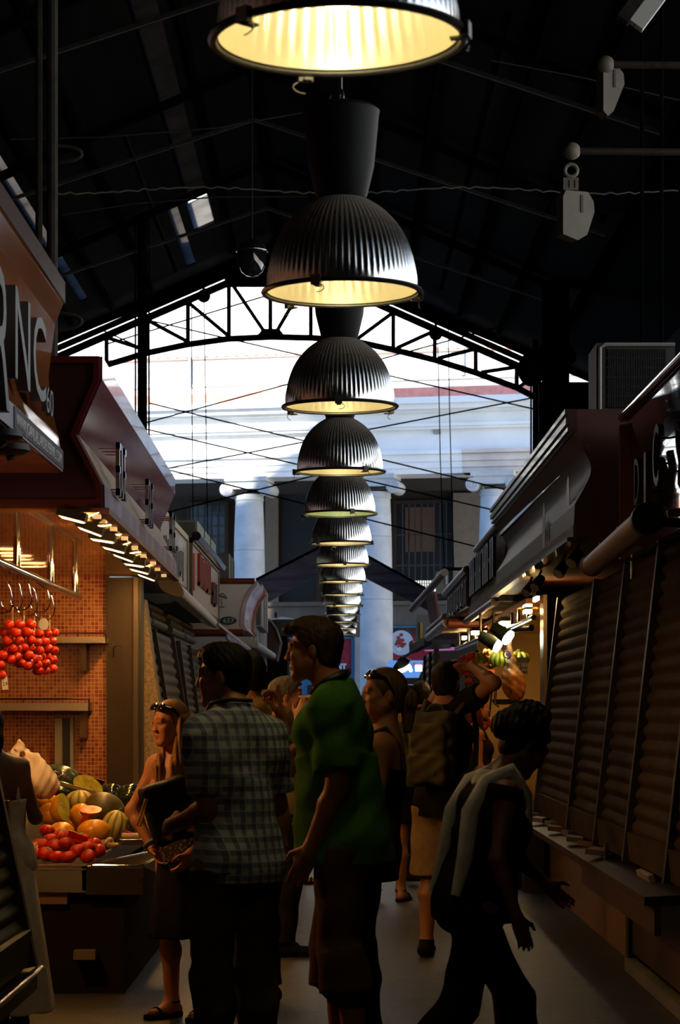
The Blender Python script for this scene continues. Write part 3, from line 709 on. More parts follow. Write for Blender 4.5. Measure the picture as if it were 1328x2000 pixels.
ORD = ['nearest ribbed dome lamp, cut off by the top edge of the photo', 'second ribbed dome lamp from the camera, hanging under the nearest', 'third ribbed dome lamp from the camera, level with the bright cornice',
       'fourth ribbed dome lamp from the camera, in front of the frieze', 'fifth ribbed dome lamp from the camera, glowing greenish white'] + ['%s ribbed dome lamp from the camera in the receding row' % w_ for w_ in ('sixth', 'seventh', 'eighth', 'ninth', 'tenth', 'eleventh', 'twelfth', 'thirteenth')]+['farthest small ribbed dome lamp, lowest in the row']
LX = [661, 668, 664, 664, 664, 667, 669, 669, 668, 669, 669, 668, 668, 668]
lamp0 = make_lamp(ORD[0])
clipa = [-.75, 1.8, 0, .6, .35, 1.3, 2.2, .2, .9, 1.7, 2.5, .4, 1.1, 2.9]
for i in range(14):
    t = lamp0 if i == 0 else copy_tree(lamp0)
    Y = 5.14+3.12*i; t.location = ((LX[i]-CX)*Y/F, Y, CH+1.487); t.rotation_euler = (random.gauss(0, .008), random.gauss(0, .008), clipa[i])
    t['label'] = ORD[i]
    if i == 4:
        for ch in t.children:
            if ch.name.startswith('bulb'): ch.data = ch.data.copy(); ch.data.materials[0] = BULBG
tag(MB().bar((0, 2, CH+1.487+3.3), (.05, 46, CH+1.487+3.3), .04, .05).build('lamp_track', IRON), 'long dark track above the lamp row that the lamps hang from', 'track')
# ================================================================ stall helpers
MAROON = mat('maroon_gloss', (.13, .010, .016), .12, spec=.5, var=.12, vscale=2)
MAROOND = mat('maroon_matt', (.045, .004, .005), .5)
WOODG = mat('varnished_wood', (.22, .07, .02), .09, spec=.5, var=.3, vscale=2.5, stretch=(1, .25, 2), bump=.02, bscale=2)
WOODD = mat('dark_wood', (.045, .016, .008), .25, coat=.8, var=.3, vscale=3)
BEIGE = mat('beige_panel', (.42, .33, .25), .6)
PURPLE = stripe_mat('purple_strip', [(.13, .05, .10), (.22, .12, .2), (.17, .07, .13), (.26, .16, .23), (.11, .03, .06)], 'Y', 1.3, .35)
def extr(m, prof, Y0, Y1, dx=0):          # closed (x,z) profile between two depths
    return m.prism([(x, Y0, z) for x, z in prof], (dx, Y1-Y0, 0))
def strip(m, p, q, Y0, Y1, dx, nx, t=.012):   # thin skin over the profile edge p-q, pushed out along +-x
    e = nx*t
    return m.hexa([(p[0], Y0, p[1]), (p[0]+e, Y0, p[1]), (p[0]+e+dx, Y1, p[1]), (p[0]+dx, Y1, p[1]), (q[0], Y0, q[1]), (q[0]+e, Y0, q[1]), (q[0]+e+dx, Y1, q[1]), (q[0]+dx, Y1, q[1])])
def pxprof(pts, Y): return [((x-CX)*Y/F, CH+(HY-y)*Y/F) for x, y in pts]
def shutter(name, label, side, spans, zt, zb, xt, xb, pitch, m_=SHUT, group='roller shutters', guides=True, perf=0):
    """slanted corrugated shutter; spans = list of depths of the guide rails"""
    t = thing(name, label, 'shutter', (xb, (spans[0]+spans[-1])/2, 0), group=group)
    for a, b in zip(spans[:-1], spans[1:]):
        m = MB(); n = int((zt-zb)/pitch); vs = []; K = 6
        a2, b2 = a+.03, b-.03
        zz = []
        for i in range(n):
            for k in range(K):
                f = k/K; zz.append((zt-(i+f)*pitch, math.sin(PI*min(1, f*1.15))*.022 if f < .87 else -.008))
        zz.append((zb, 0))
        for z, off in zz:
            x = xb+(xt-xb)*(z-zb)/(zt-zb)-side*off
            vs += [(x, a2, z), (x, b2, z), (x+side*.03, a2, z), (x+side*.03, b2, z)]
        fs = []
        for i in range(len(zz)-1):
            o = i*4
            fs += [(o, o+1, o+5, o+4), (o+2, o+6, o+7, o+3), (o, o+4, o+6, o+2), (o+1, o+3, o+7, o+5)]
        e = (len(zz)-1)*4; fs += [(0, 2, 3, 1), (e, e+1, e+3, e+2)]
        if side > 0: fs = [f[::-1] for f in fs]
        m.add(vs, fs); m.build('slat_curtain', m_, t, smooth=50)
        MB().hexa([(xb-side*.02, a2, zb-.05), (xb+side*.03, a2, zb-.05), (xb+side*.03, b2, zb-.05), (xb-side*.02, b2, zb-.05), (xb-side*.035, a2, zb+.10), (xb+side*.03, a2, zb+.10), (xb+side*.03, b2, zb+.10), (xb-side*.035, b2, zb+.10)]).build('bottom_bar', m_, t)
    for a in spans:
        MB().bar((xb-side*.03, a, zb-.06), (xt-side*.03, a, zt), .05, .06, (0, 1, 0)).build('guide_rail', GUIDE, t)
    return t
GUIDE = mat('guide_rail', (.05, .047, .044), .45, .5)
def crom(p, n):       # smooth curve through points
    p = [p[0]]+list(p)+[p[-1]]; out = []
    for i in range(1, len(p)-2):
        a, b, c, d = [np.array(v) for v in p[i-1:i+3]]
        for k in range(n):
            t = k/n; out.append(.5*((2*b)+(c-a)*t+(2*a-5*b+4*c-d)*t*t+(3*b-a-3*c+d)*t**3))
    return out+[np.array(p[-1])]
def strokes(par, mt, x, ys, z0, z1, nx, dx_per_y=0, th=.02, wid=.5, seed=0):   # illegible raised sign lettering: upright strokes with short cross strokes
    rr = random.Random(seed); st = ys[1]-ys[0]
    for y in ys:
        m = MB(); a = z0+(z1-z0)*rr.choice((0, 0, 0, .12)); b = z1-(z1-z0)*rr.choice((0, 0, .06))
        m.box((min(x, x+nx*th), y, a), (max(x, x+nx*th), y+st*.3, b))
        if rr.random() < .55:
            zc = a+(b-a)*rr.choice((.05, .5, .92)); m.box((min(x, x+nx*th), y, zc-.02), (max(x, x+nx*th), y+st*.8, zc+.02))
        m.build('letter', mt, par)

# ================================================================ LEFT: wooden stall with raised letters
Y1 = 11.2; prof = pxprof([(124, 551), (124, 592), (108, 633), (100, 692), (95, 733), (97, 770), (104, 808), (114, 852), (119, 879), (119, 922)], Y1)
t = thing('wooden_stall_hood', 'varnished brown wooden stall hood with raised dark letters at the left edge', 'stall hood', (-1.9, 7.5, 2.4))
back = [(-3.0, prof[-1][1]+.02), (-3.0, prof[0][1])]
extr(MB(), prof[:-1]+[(prof[-1][0], prof[-1][1])]+back, 3.5, Y1).build('body', WOODG, t)
m = MB(); strip(m, prof[0], prof[1], 3.5, Y1+.005, 0, 1, .008); m.build('top_lip', mat('dark_lip', (.06, .018, .01), .3, coat=.5), t)
m = MB(); m.bar((prof[1][0]+.004, 3.5, prof[1][1]), (prof[1][0]+.004, Y1, prof[1][1]), .012, .006); m.build('edge_strip', CHROME, t)
m = MB(); strip(m, prof[-2], prof[-1], 3.5, Y1+.005, 0, 1, .008); m.build('fascia_strip', stripe_mat('mauve_strip', [(.13, .09, .12), (.22, .17, .21)], 'Y', 9, .35), t)
m = MB(); strip(m, (prof[-2][0]+.008, prof[-2][1]-.006), (prof[-1][0]+.008, prof[-1][1]+.012), 9.52, Y1, 0, 1, .004); m.build('address_band', mat('grey_band', (.12, .12, .15), .6, spec=.1), t)
text('WWW.JOANLALLARDELPERNIL.COM', (prof[-1][0]+.0125, 9.56, prof[-1][1]+.028), (0, 1, 0), (0, 0, 1), .075, mat('band_letters', (.85, .85, .8), .6, spec=.1), 'address_lettering', t, .002, 1.55)
SOF = mat('orange_soffit', (.75, .18, .03), .35, coat=.3, var=.35, vscale=5)
MB().box((-2.9, 3.5, prof[-1][1]-.004), (prof[-1][0]-.01, Y1, prof[-1][1]+.018)).build('soffit', SOF, t)
LET = mat('grey_letter', (.10, .105, .10), .45, .3)
xl = prof[0][0]-.0
def letter(ch, y, z, h, wd):
    text(ch, (xl+.025, y, z), (0, 1, 0), (0, 0, 1), h*1.38, LET, 'letter', t, .022, wd)
    for f in (.25, .8): MB().cyl((-1.50, y+wd*.25, z+h*f), (xl+.02, y+wd*.25, z+h*f), .006, seg=6).build('letter_pin', LET, t)
for ch, ya, ptop, pbot, wd in (('R', 8.62, 505, 790, .38), ('N', 9.16, 560, 748, .44), ('C', 9.72, 606, 776, .42)):
    yc = ya+wd/2; zt = CH+(HY-ptop)*yc/F; zb = CH+(HY-pbot)*yc/F; letter(ch, ya, zb, zt-zb, wd)
text('60', (xl+.03, 10.22, CH+(HY-812)*10.4/F), (0, 1, 0), (0, 0, 1), .17, LET, 'numeral', t, .012, .24)
for k, (x, y) in enumerate(((30, 889), (14, 861))):
    c = P(x-12, y, 9.9-k*.5); c.z = prof[-1][1]-.03
    l = thing('spotlight', ('nearer', 'farther')[1-k]+' black round spotlight on the orange underside of the wooden hood', 'spotlight', c, group='spotlights under the wooden hood')
    m = MB(); m.lathe([(.01, .02), (.085, .015), (.09, -.012), (.06, -.03), (.01, -.032)], c, 28); m.build('head', BLACK, l, smooth=40); MB().cyl(c+Vector((0, 0, -.03)), c+Vector((.01, 0, -.05)), .018).build('knob', BLACK, l)
shutter('roller_shutter', 'dark closed roller shutter of the wooden stall at the left edge', -1, (4.5, 6.3, 8.1, 9.75), 2.36, .42, -1.74, -1.335, .075, mat('shutter_dark', (.03, .03, .024), .6, spec=.2))
t = thing('shutter_ledge', 'dark ledge with a rail under the shutter at the bottom left corner', 'ledge', (-1.4, 8, 0))
MB().box((-1.6, 4.5, .24), (-1.31, 9.97, .34)).build('shelf', BLACK, t); MB().cyl((-1.29, 4.5, .33), (-1.29, 9.97, .33), .012).build('rail', STEEL, t); MB().box((-1.7, 4.5, 0), (-1.42, 9.9, .24)).build('plinth', DARKWALL, t)
c = P(42, 1868, 9.8); m = MB(); m.ell(c, (.02, .02, .028)); m.cyl(c+Vector((0, 0, -.03)), c+Vector((0, 0, -.06)), .008); tag(m.build('padlock', CHROME, smooth=60), 'small shiny padlock at the foot of the left shutter', 'lock')
c = P(14, 1690, 9.8); tag(MB().box((c.x-.05, 9.8, .34), (c.x+.005, 9.86, 1.06)).build('shutter_post', mat('worn_post', (.10, .06, .03), .6)), 'worn brown post closing the left shutter beside the woman in white', 'post')
tag(MB().box((-3.1, 3.5, 0), (-2.95, 11.2, 2.42)).build('stall_back_panel', DARKWALL), 'dark back panel of the wooden stall', 'panel')

# ================================================================ LEFT: red fruit stall
Y0, Y1, DX = 11.7, 17.9, -.075
prof = pxprof([(195, 697), (195, 742), (149, 850), (199, 947), (200, 993)], Y0)
t = thing('red_stall_hood', 'glossy maroon stall hood with a beige band and chrome letters on the left', 'stall hood', (-1.6, 14.5, 2.4))
bx = -3.6
extr(MB(), [(prof[0][0]-.02, prof[0][1]), prof[1], prof[2], prof[3], (prof[4][0], prof[4][1]), (bx, prof[4][1]), (bx, prof[0][1])], Y0, Y1, DX).build('body', MAROOND, t)
m = MB(); q = [(-.03, 0)]
ins = [(x-.03, z) for x, z in prof]
m.prism([(x, Y0-.03, z) for x, z in prof]+[(bx, Y0-.03, prof[4][1]), (bx, Y0-.03, prof[4][1]+.045)]+[(ins[4][0], Y0-.03, ins[4][1]+.045)]+[(x, Y0-.03, z) for x, z in ins[3:0:-1]]+[(ins[0][0], Y0-.03, ins[0][1]-.035), (bx, Y0-.03, ins[0][1]-.035), (bx, Y0-.03, prof[0][1])], (0, .03, 0)); m.build('end_frame', mat('red_edge', (.10, .008, .008), .4), t)
m = MB(); strip(m, prof[1], prof[0], Y0-.01, Y1, DX, 1, .014); m.build('top_lip', mat('maroon_lip', (.16, .03, .04), .2, coat=.6), t)
m = MB(); strip(m, prof[2], prof[1], Y0-.01, Y1, DX, 1, .012); m.build('upper_panel', MAROON, t)
m = MB(); strip(m, prof[3], prof[2], Y0-.01, Y1, DX, 1, .012); m.build('lower_panel', BEIGE, t)
m = MB(); strip(m, prof[4], prof[3], Y0-.01, Y1, DX, 1, .014); m.build('fascia_strip', PURPLE, t)
m = MB(); m.bar((prof[4][0]+.01, Y0-.01, prof[4][1]-.012), (prof[4][0]+.01+DX, Y1, prof[4][1]-.012), .05, .03); m.build('bottom_edge', mat('pink_edge', (.20, .07, .07), .5), t)
zs = prof[4][1]
MB().hexa([(bx, Y0, zs-.02), (prof[4][0], Y0, zs-.02), (prof[4][0]+DX, Y1, zs-.02), (bx, Y1, zs-.02), (bx, Y0, zs), (prof[4][0], Y0, zs), (prof[4][0]+DX, Y1, zs), (bx, Y1, zs)]).build('soffit', mat('warm_soffit', (.40, .16, .05), .25, coat=.5), t)
for k, (px, py) in enumerate(((213, 921), (263, 984), (306, 1041))):
    Y = (12.35, 14.5, 16.9)[k]; x = prof[3][0]+DX*(Y-Y0)/(Y1-Y0)+.03
    z = CH+(HY-py)*Y/F; h = .14; m = MB()
    for j in range(3):
        y = Y-.16+j*.15
        m.box((x, y, z-h), (x+.02, y+.035, z+h)); m.box((x, y, z-h), (x+.02, y+.11, z-h+.035))
        if j % 2 == 0: m.box((x, y, z+h-.035), (x+.02, y+.11, z+h)); m.box((x, y, z-.02), (x+.02, y+.09, z+.015))
        for f in (-.8, .75): m.cyl((x-.09, y+.015, z+h*f), (x, y+.015, z+h*f), .005, seg=6)
    m.build('chrome_letters', CHROME, t)
# floodlights
HOT = emat('halogen_glow', (1, .52, .15), 330); HOTDIM = emat('halogen_dim_glow', (1, .55, .18), .7)
FLX = [(141, 1013, 9.9), (176, 1037, 0), (200, 1055, 0), (222, 1073, 0), (241, 1089, 0), (262, 1103, 0), (272, 1115, 0), (286, 1127, 0)]
ORDS = ['first', 'second', 'third', 'fourth', 'fifth', 'sixth', 'seventh', 'farthest']
for k, (px, py, _) in enumerate(FLX):
    Y = 4500*(zs-.055-CH)/(HY-py); c = P(px, py, Y)
    l = thing('floodlight', '%s glowing halogen floodlight under the maroon hood, counting from the nearest' % ORDS[k], 'floodlight', c, group='floodlights under the maroon hood')
    R = Matrix.Rotation(.25+.12*math.sin(k*2.1), 3, 'Y')
    MB().cbox(c+Vector((0, 0, .02)), (.15, .11, .04), R).build('housing', BLACK, l)
    m = MB(); m.cbox(c+R @ Vector((-.022, 0, -.004)), (.062, .075, .008), R); m.cbox(c+R @ Vector((.034, .008, -.004)), (.045, .075, .008), R); m.build('glow', HOT, l)
    MB().cbox(c+R @ Vector((.0, 0, -.002)), (.13, .095, .006), R).build('reflector', HOTDIM, l)
    MB().cbox(c+Vector((.125, .02, .012)), (.035, .05, .02)).build('reflection_glow', HOTDIM, l)  # glowing block put in as the floodlight's mirrored reflection
    MB().bar(c+Vector((0, -.05, .03)), c+Vector((.1, -.05, .05)), .012, .02).build('bracket', BLACK, l)
# structure of the stall
MOS = tile_mat('orange_mosaic', (.42, .13, .025), (.24, .010, .006), (.55, .40, .20), .0285, .0285, .0019, .28)
tag(MB().box((-3.6, 17.4, 0), (-1.75, 17.5, zs-.02)).build('mosaic_partition', MOS), 'orange and red mosaic tile partition at the back of the fruit stall', 'partition')
t = thing('steel_pillar', 'brown lit steel door pillar at the right of the mosaic wall', 'pillar', (-1.7, 17.4, 0))
a, b = P(209, 1400, 17.35), P(262, 1400, 17.35)
MB().box((a.x, 17.34, 0), (b.x, 17.5, zs-.03)).build('panel', mat('bronze_steel', (.06, .038, .022), .4, .5, bump=.05, bscale=40), t)
MB().box((b.x, 17.28, 0), (b.x+.035, 17.5, zs-.03)).build('edge_channel', mat('dull_steel', (.12, .09, .065), .4, .7), t); MB().box((b.x+.035, 17.3, 0), (b.x+.06, 17.5, zs-.03)).build('dark_channel', BLACK, t)
c = P(222, 1265, 17.32); m = MB(); m.tube([c+Vector((.0, 0, -.07)), c+Vector((0, -.02, .0)), c+Vector((.02, -.03, .012)), c+Vector((.06, -.03, .01))], .005, 6); m.build('handle', CHROME, t)
tag(MB().prism([P(274, 1170, 17.6), P(283, 1170, 17.6), P(300, 1300, 17.6), P(332, 1520, 17.6), P(332, 1740, 17.6), P(274, 1740, 17.6)], (0, .25, 0)).build('stone_pier', mat('speckled_stone', (.30, .21, .12), .6, var=.45, vscale=40)), 'speckled stone pier with a slanting edge beside the steel pillar', 'pier')
tag(MB().box((-3.7, 11.4, 0), (-3.6, 17.5, zs-.03)).build('stall_back_panel', MOS), 'mosaic back panel along the left of the fruit stall', 'panel')
# ceiling lamps
for k, (px, py) in enumerate(((8, 1078), (32, 1091), (61, 1105))):
    Y = 4500*(zs-.03-CH)/(HY-py); c = P(px, py, Y); c.z = zs-.03
    l = thing('round_ceiling_light', '%s round glowing ceiling light inside the fruit stall' % ('left', 'middle', 'right')[k], 'ceiling light', c, group='round ceiling lights in the fruit stall')
    MB().lathe([(.001, -.006), (.10, -.006), (.10, 0)], c, 28).build('glow', emat('warm_disc', (1, .45, .16), 3.5), l); MB().lathe([(.10, -.008), (.115, -.008), (.115, 0)], c, 28).build('trim_ring', STEEL, l)
# unseen lamp added inside the wooden stall to light the customers at the fruit counter
c = Vector((-2.05, 10.35, 2.12)); l = thing('fill_bulb', 'added warm bulb hanging unseen under the wooden hood, left of the picture', 'lamp', c)
MB().ell(c, (.055, .055, .065)).build('glow', emat('warm_bulb', (1, .44, .12), 420), l); MB().lathe([(.02, .09), (.05, .085), (.17, .02), (.175, .012), (.165, .015), (.05, .075)], c, 28).build('lamp_shade', mat('shade_white', (.7, .62, .5), .5), l, smooth=50); MB().cyl(c+Vector((0, 0, .06)), (c.x, c.y, 2.44), .012).build('cord', BLACK, l)
# rail with hangers and hooks
t = thing('hanging_rail', 'chrome rail on ceiling posts that the tomato bunches hang from', 'rail', (-1.85, 14, 2.25))
ra, rb = P(-40, 1078, 12.0), P(152, 1166, 16.4)
ra = Vector((-1.85, 11.9, 2.25)); rb = Vector((-1.87, 16.5, 2.25))
MB().cyl(ra, rb, .025).build('bar', CHROME, t, smooth=60)
for x in (33, 99, 146):
    Y = 4500*1.86/(CX-x); MB().cyl((-1.86, Y, 2.25), (-1.86, Y, zs-.02), .022).build('hanger_post', CHROME, t, smooth=60)
TOM = mat('tomato_red', (.55, .024, .005), .3, spec=.3, var=.15, vscale=6)
STEM = mat('vine_green', (.10, .14, .03), .7)
TWINE = mat('twine', (.35, .22, .08), .9)
def hook(px, py0, py1, Y, label):
    c = P(px, py1, Y); h = (py1-py0)*Y/F
    pts = [c+Vector((-.02, 0, h)), c+Vector((0, 0, h-.01)), c+Vector((.045, 0, .12)), c+Vector((.06, 0, .05))]+[c+Vector((.0+.06*math.cos(a), 0, .03-.055*math.sin(a))) for a in np.linspace(0, PI, 9)]
    tag(MB().tube(pts, .0042, 6).build('meat_hook', CHROME, smooth=60), label, 'hook', 'hooks on the chrome rail')
    return c
hooks = [(22, 1118, 1186, 13.0), (40, 1122, 1183, 13.15), (52, 1128, 1195, 13.3), (77, 1138, 1188, 14.0), (86, 1146, 1203, 14.2), (3, 1115, 1190, 12.8)]
for k, h in enumerate(hooks): hook(h[0]+1, h[1], h[2], h[3], '%s steel hook on the rail, counting from the left' % ('second', 'third', 'fourth', 'fifth', 'rightmost', 'leftmost')[k])
rr = random.Random(3)
def bunch(cx, y0, y1, w_, Y, label, n, seed):
    rr = random.Random(seed); top = P(cx, y0-22, Y); t = thing('tomato_bunch', label, 'tomatoes', top, group='hanging tomato bunches')
    m = MB(); m.tube([top, P(cx, (y0+y1)/2, Y), P(cx+2, y1-6, Y)], .005, 6); m.build('stem', STEM, t); MB().cyl(P(cx, y0-24, Y), P(cx, y0+4, Y), .008).build('twine_loop', TWINE, t)
    rows = int(n/2.6)
    for i in range(n):
        f = i//3/(n/3-1); a = (i % 3)*2.1+i//3*.9; r = w_/2*(.62+.25*math.sin(PI*min(1, f+.2)))
        c = P(cx+r*math.cos(a), y0+10+(y1-y0-22)*min(1, f), Y+.045*math.sin(a)); s = rr.uniform(.026, .031)
        m = MB(); m.ell(c, (s, s, s*.94), Euler((rr.uniform(-.5, .5), rr.uniform(-.5, .5), 0)).to_matrix(), seg=16, rings=10); m.build('tomato', TOM, t, smooth=80)
    return t
bunch(24, 1210, 1300, 34, 13.0, 'leftmost red tomato bunch hanging from the rail', 16, 1)
bunch(46, 1210, 1312, 36, 13.25, 'red tomato bunch hanging second from the left', 19, 2)
bunch(66, 1228, 1310, 30, 13.7, 'darker red tomato bunch hanging behind the middle', 14, 3)
bunch(80, 1228, 1322, 34, 14.0, 'red tomato bunch with the white tag, hanging second from the right', 18, 4)
bunch(96, 1225, 1318, 26, 14.25, 'rightmost red tomato bunch on the rail', 15, 5)
bunch(-4, 1270, 1330, 24, 12.9, 'orange red tomatoes cut by the left edge of the photo', 9, 6)
c = P(85, 1219, 13.9); m = MB(); m.prism([c+Vector((.03*math.cos(a), 0, .036*math.sin(a))) for a in np.linspace(0, 2*PI, 21)[:-1]], (0, .003, 0)); tag(m.build('price_tag', mat('tag_white', (.75, .70, .6), .6)), 'oval white tag on the right tomato bunches', 'tag')
c = P(37, 1216, 13.1); m = MB(); m.prism([c+Vector((.02*math.cos(a), 0, .033*math.sin(a))) for a in np.linspace(0, 2*PI, 17)[:-1]], (0, .003, 0)); tag(m.build('price_tag', mat('tag_pink', (.45, .13, .07), .6)), 'oval pinkish tag between the left tomato bunches', 'tag')
a = P(3, 1322, 12.9); m = MB(); m.cbox(a+Vector((.018, 0, -.035)), (.034, .002, .072), Matrix.Rotation(-.12, 3, 'Y')); o = m.build('price_tag', mat('tag_white', (.75, .70, .6), .6)); tag(o, 'white paper price tag hanging at the left edge', 'tag')
text('24', a+Vector((.006, -.003, -.05)), (1, 0, .1), (-.1, 0, 1), .03, BLACK, 'figures', o, .0005)
c = P(60, 1219, 13.9); MB_ = MB().ell(c, (.035, .03, .033), seg=18); tag(MB_.build('cut_watermelon_piece', mat('melon_flesh', (.5, .03, .02), .4, var=.3, vscale=30), smooth=80), 'small bright red cut fruit peeping between the tomato bunches', 'fruit')
# shelves
for k, (px1, py0, py1, bkx, bky) in enumerate(((206, 1237, 1256, 166, 1310), (173, 1365, 1388, 165, 1440))):
    a = P(px1, py0, 17.1); b = P(px1, py1, 17.1)
    t = thing('wall_shelf', '%s steel shelf on the mosaic wall' % ('upper', 'lower')[k], 'shelf', (-2.4, 17.2, b.z), group='steel shelves on the mosaic wall')
    MB().box((-3.5, 17.08, b.z), (a.x, 17.4, a.z-.03)).build('board', STEEL, t)
    m = MB(); m.cyl((-3.5, 17.09, a.z), (a.x, 17.09, a.z), .007); m.cyl((a.x, 17.09, b.z), (a.x, 17.09, a.z), .007); m.cyl((-2.35, 17.09, b.z), (-2.35, 17.09, a.z), .007); m.build('rail', CHROME, t)
    c = P(bkx, bky, 17.3); MB().box((c.x-.02, 17.2, c.z), (c.x+.02, 17.4, b.z)).build('bracket', mat('bracket_brown', (.12, .07, .04), .5, .4), t)
t = thing('upright_channels', 'pair of grey slotted uprights fixed to the mosaic wall', 'upright', P(125, 1500, 17.3))
for a_, b_ in ((107, 121), (137, 143)):
    p, q = P(a_, 1403, 17.3), P(b_, 1520, 17.3); MB().box((p.x, 17.3, q.z), (q.x, 17.4, p.z)).build('channel', mat('grey_channel', (.36, .30, .24), .5), t)
p, q = P(121, 1403, 17.33), P(137, 1520, 17.33); MB().box((p.x, 17.33, q.z), (q.x, 17.4, p.z)).build('dark_slot', BLACK, t)

# ---- counter with trays
CY = 11.7; ZC = CH-305*CY/F
t = thing('steel_counter', 'steel fruit counter with a shiny rim in front of the mosaic wall', 'counter', (-1.6, 13, 0))
x1 = (168-CX)*CY/F; x2 = (280-CX)*CY/F
MB().box((-3.5, CY+.06, 0), (x2-.10, 16.8, ZC-.16)).build('base', mat('counter_base', (.010, .007, .005), .8, spec=.1), t)
m = MB(); m.box((-3.5, CY, ZC-.13), (x1, CY+.02, ZC)); m.box((x1-.02, CY, ZC-.13), (x1, 16.6, ZC)); m.box((-3.5, CY+.02, ZC-.14), (x1, 16.6, ZC-.10)); m.build('produce_tray', STEEL, t)
m = MB(); m.cyl((-3.5, CY, ZC), (x1, CY, ZC), .008); m.cyl((-3.5, CY-.004, ZC-.02), (x1, CY-.004, ZC-.02), .004); m.build('front_rim', CHROME, t, smooth=60)
MB().box((-3.4, CY+.03, ZC-.2), (x1-.1, CY+.06, ZC-.14)).build('wooden_batten', mat('batten', (.20, .10, .04), .6), t)
# empty tray on the right with sloping sides
m = MB(); zt = ZC; zb = ZC-.13; A = [(x1+.01, CY, zt), (x2, CY, zt), (x2+.05, CY+1.2, zt), (x1+.27, CY+1.2, zt)]
B = [(x+(.03 if i in (0, 3) else -.03), y+(.03 if i < 2 else -.03), zb) for i, (x, y, z) in enumerate(A)]
m.add(A+B, [(0, 1, 5, 4), (1, 2, 6, 5), (2, 3, 7, 6), (3, 0, 4, 7), (4, 5, 6, 7)]); m.build('empty_tray', STEEL, t)
m = MB(); m.tube([Vector(a) for a in A], .009, 8, closed=True); m.build('tray_rim', CHROME, t, smooth=60)
m = MB(); m.hexa([(x1, CY, zb-.02), (x2, CY, zb-.02), (x2+.05, CY+1.2, zb-.02), (x1, CY+1.2, zb-.02), (x1, CY+.004, zt-.01), (x2, CY+.004, zt-.01), (x2+.05, CY+1.2, zt-.16), (x1, CY+1.2, zt-.16)]); m.build('apron', mat('apron_dark', (.02, .015, .012), .5, .3), t)
a, b = P(272, 1722, 11.68), P(286, 1712, 11.68); tag(MB().bar(a, b, .006, .004).build('price_clip', CHROME), 'thin shiny clip under the counter corner', 'clip')
a = P(145, 1856, 11.7); b = P(187, 1873, 11.7); tag(MB().box((a.x, 11.66, b.z), (b.x, 11.76, a.z)).build('crate_label', mat('crate_grey', (.16, .12, .09), .8)), 'pale label on the dark base below the counter', 'label')
# raised bank under the pile
MB().prism([(-3.4, CY+.12, ZC-.1), (-3.4, 14.9, ZC-.1), (-3.4, 14.9, ZC+.26), (-3.4, 14.6, ZC+.28), (-3.4, 12.5, ZC+.03)], (-(-3.4)+x1-.04, 0, 0)).build('display_bank', mat('bank_dark', (.02, .012, .008), .8), t)
# ---- fruit
def fmat(n, c, c2, ribs=0, rough=.35):
    return mat(n, c, rough, var=.22, vscale=14, coat=.15)
YEL = fmat('canary_yellow', (.72, .30, .012), 0); GRY = fmat('greenish_yellow', (.50, .36, .06), 0); DGR = mat('dark_green_rind', (.030, .045, .012), .28, var=.5, vscale=25, coat=.4, stretch=(4, 1, 4)); WGR = mat('watermelon_green', (.012, .022, .010), .18, var=.5, vscale=10, coat=.6)
BRN = mat('brown_green_rind', (.085, .06, .010), .4, var=.4, vscale=12)
def striped(n, a, b):
    m, nt, bs = nmat(n); N, L = nt.nodes, nt.links
    at = N.new('ShaderNodeAttribute'); at.attribute_name = 'Col'; L.new(at.outputs['Color'], bs.inputs['Base Color']); bs.inputs['Roughness'].default_value = .4
    return m
RIBM = striped('ribbed_melon_rind', 0, 0)
def melon(name, px, py, w_, h_, Y, m_, label, ribs=0, rot=0, group='melons on the fruit counter', dpt=None, cat='melon', stem=False):
    c = P(px, py, Y); a = w_/2*Y/F; b = h_/2*Y/F; d = dpt*Y/F/2 if dpt else (a+b)/2
    R = Matrix.Rotation(rot, 3, 'Y'); m = MB()
    if ribs: m.ell(c, (a, d, b), R, seg=ribs*8, rings=18, mod=lambda q, i: 1+.035*abs(math.cos(q*ribs/2))*2-.035)
    else: m.ell(c, (a, d, b), R, seg=32, rings=18)
    o = m.build(name, m_, smooth=80); tag(o, label, cat, group)
    if ribs:
        me = o.data; at = me.attributes.new('Col', 'FLOAT_COLOR', 'POINT'); n = len(me.vertices); S = ribs*8
        k = np.arange(n) % S; q = 2*PI*k/S; f = np.clip(1.6*np.abs(np.cos(q*ribs/2))-.25, 0, 1)[:, None]
        c_ = np.ones((n, 4), np.float32); c_[:, :3] = np.array((.10, .13, .03))*(1-f)+np.array((.52, .40, .10))*f; at.data.foreach_set('color', c_.ravel())
    if stem: MB().tube([c+R @ Vector((0, 0, b*.92)), c+R @ Vector((.006, 0, b*1.12)), c+R @ Vector((.016, 0, b*1.2))], .008, 6).build('stem', STEM, o)
    return o
melon('yellow_melon', 120, 1628, 54, 46, 12.55, YEL, 'round yellow melon behind the red tomatoes, front left')
melon('yellow_melon', 183, 1624, 66, 48, 12.35, YEL, 'large long yellow melon in the front row, right of the red card', rot=-.1, dpt=46)
melon('yellow_melon', 97, 1590, 46, 44, 13.0, YEL, 'round yellow melon in the second row at the left')
melon('yellow_melon', 92, 1564, 44, 30, 13.4, YEL, 'yellow melon below the white plastic bag')
melon('yellow_melon', 158, 1592, 46, 46, 12.95, YEL, 'round yellow melon between the cut melons')
melon('ribbed_melon', 156, 1566, 58, 46, 13.45, RIBM, 'ribbed green and yellow melon in the middle of the pile', ribs=10, stem=False)
melon('ribbed_melon', 225, 1613, 52, 62, 12.6, RIBM, 'ribbed yellow green melon at the right end of the pile', ribs=10, rot=.25, stem=True)
melon('brown_melon', 205, 1580, 82, 64, 13.3, BRN, 'large brownish green melon behind the ribbed melon on the right', ribs=0, rot=.35)
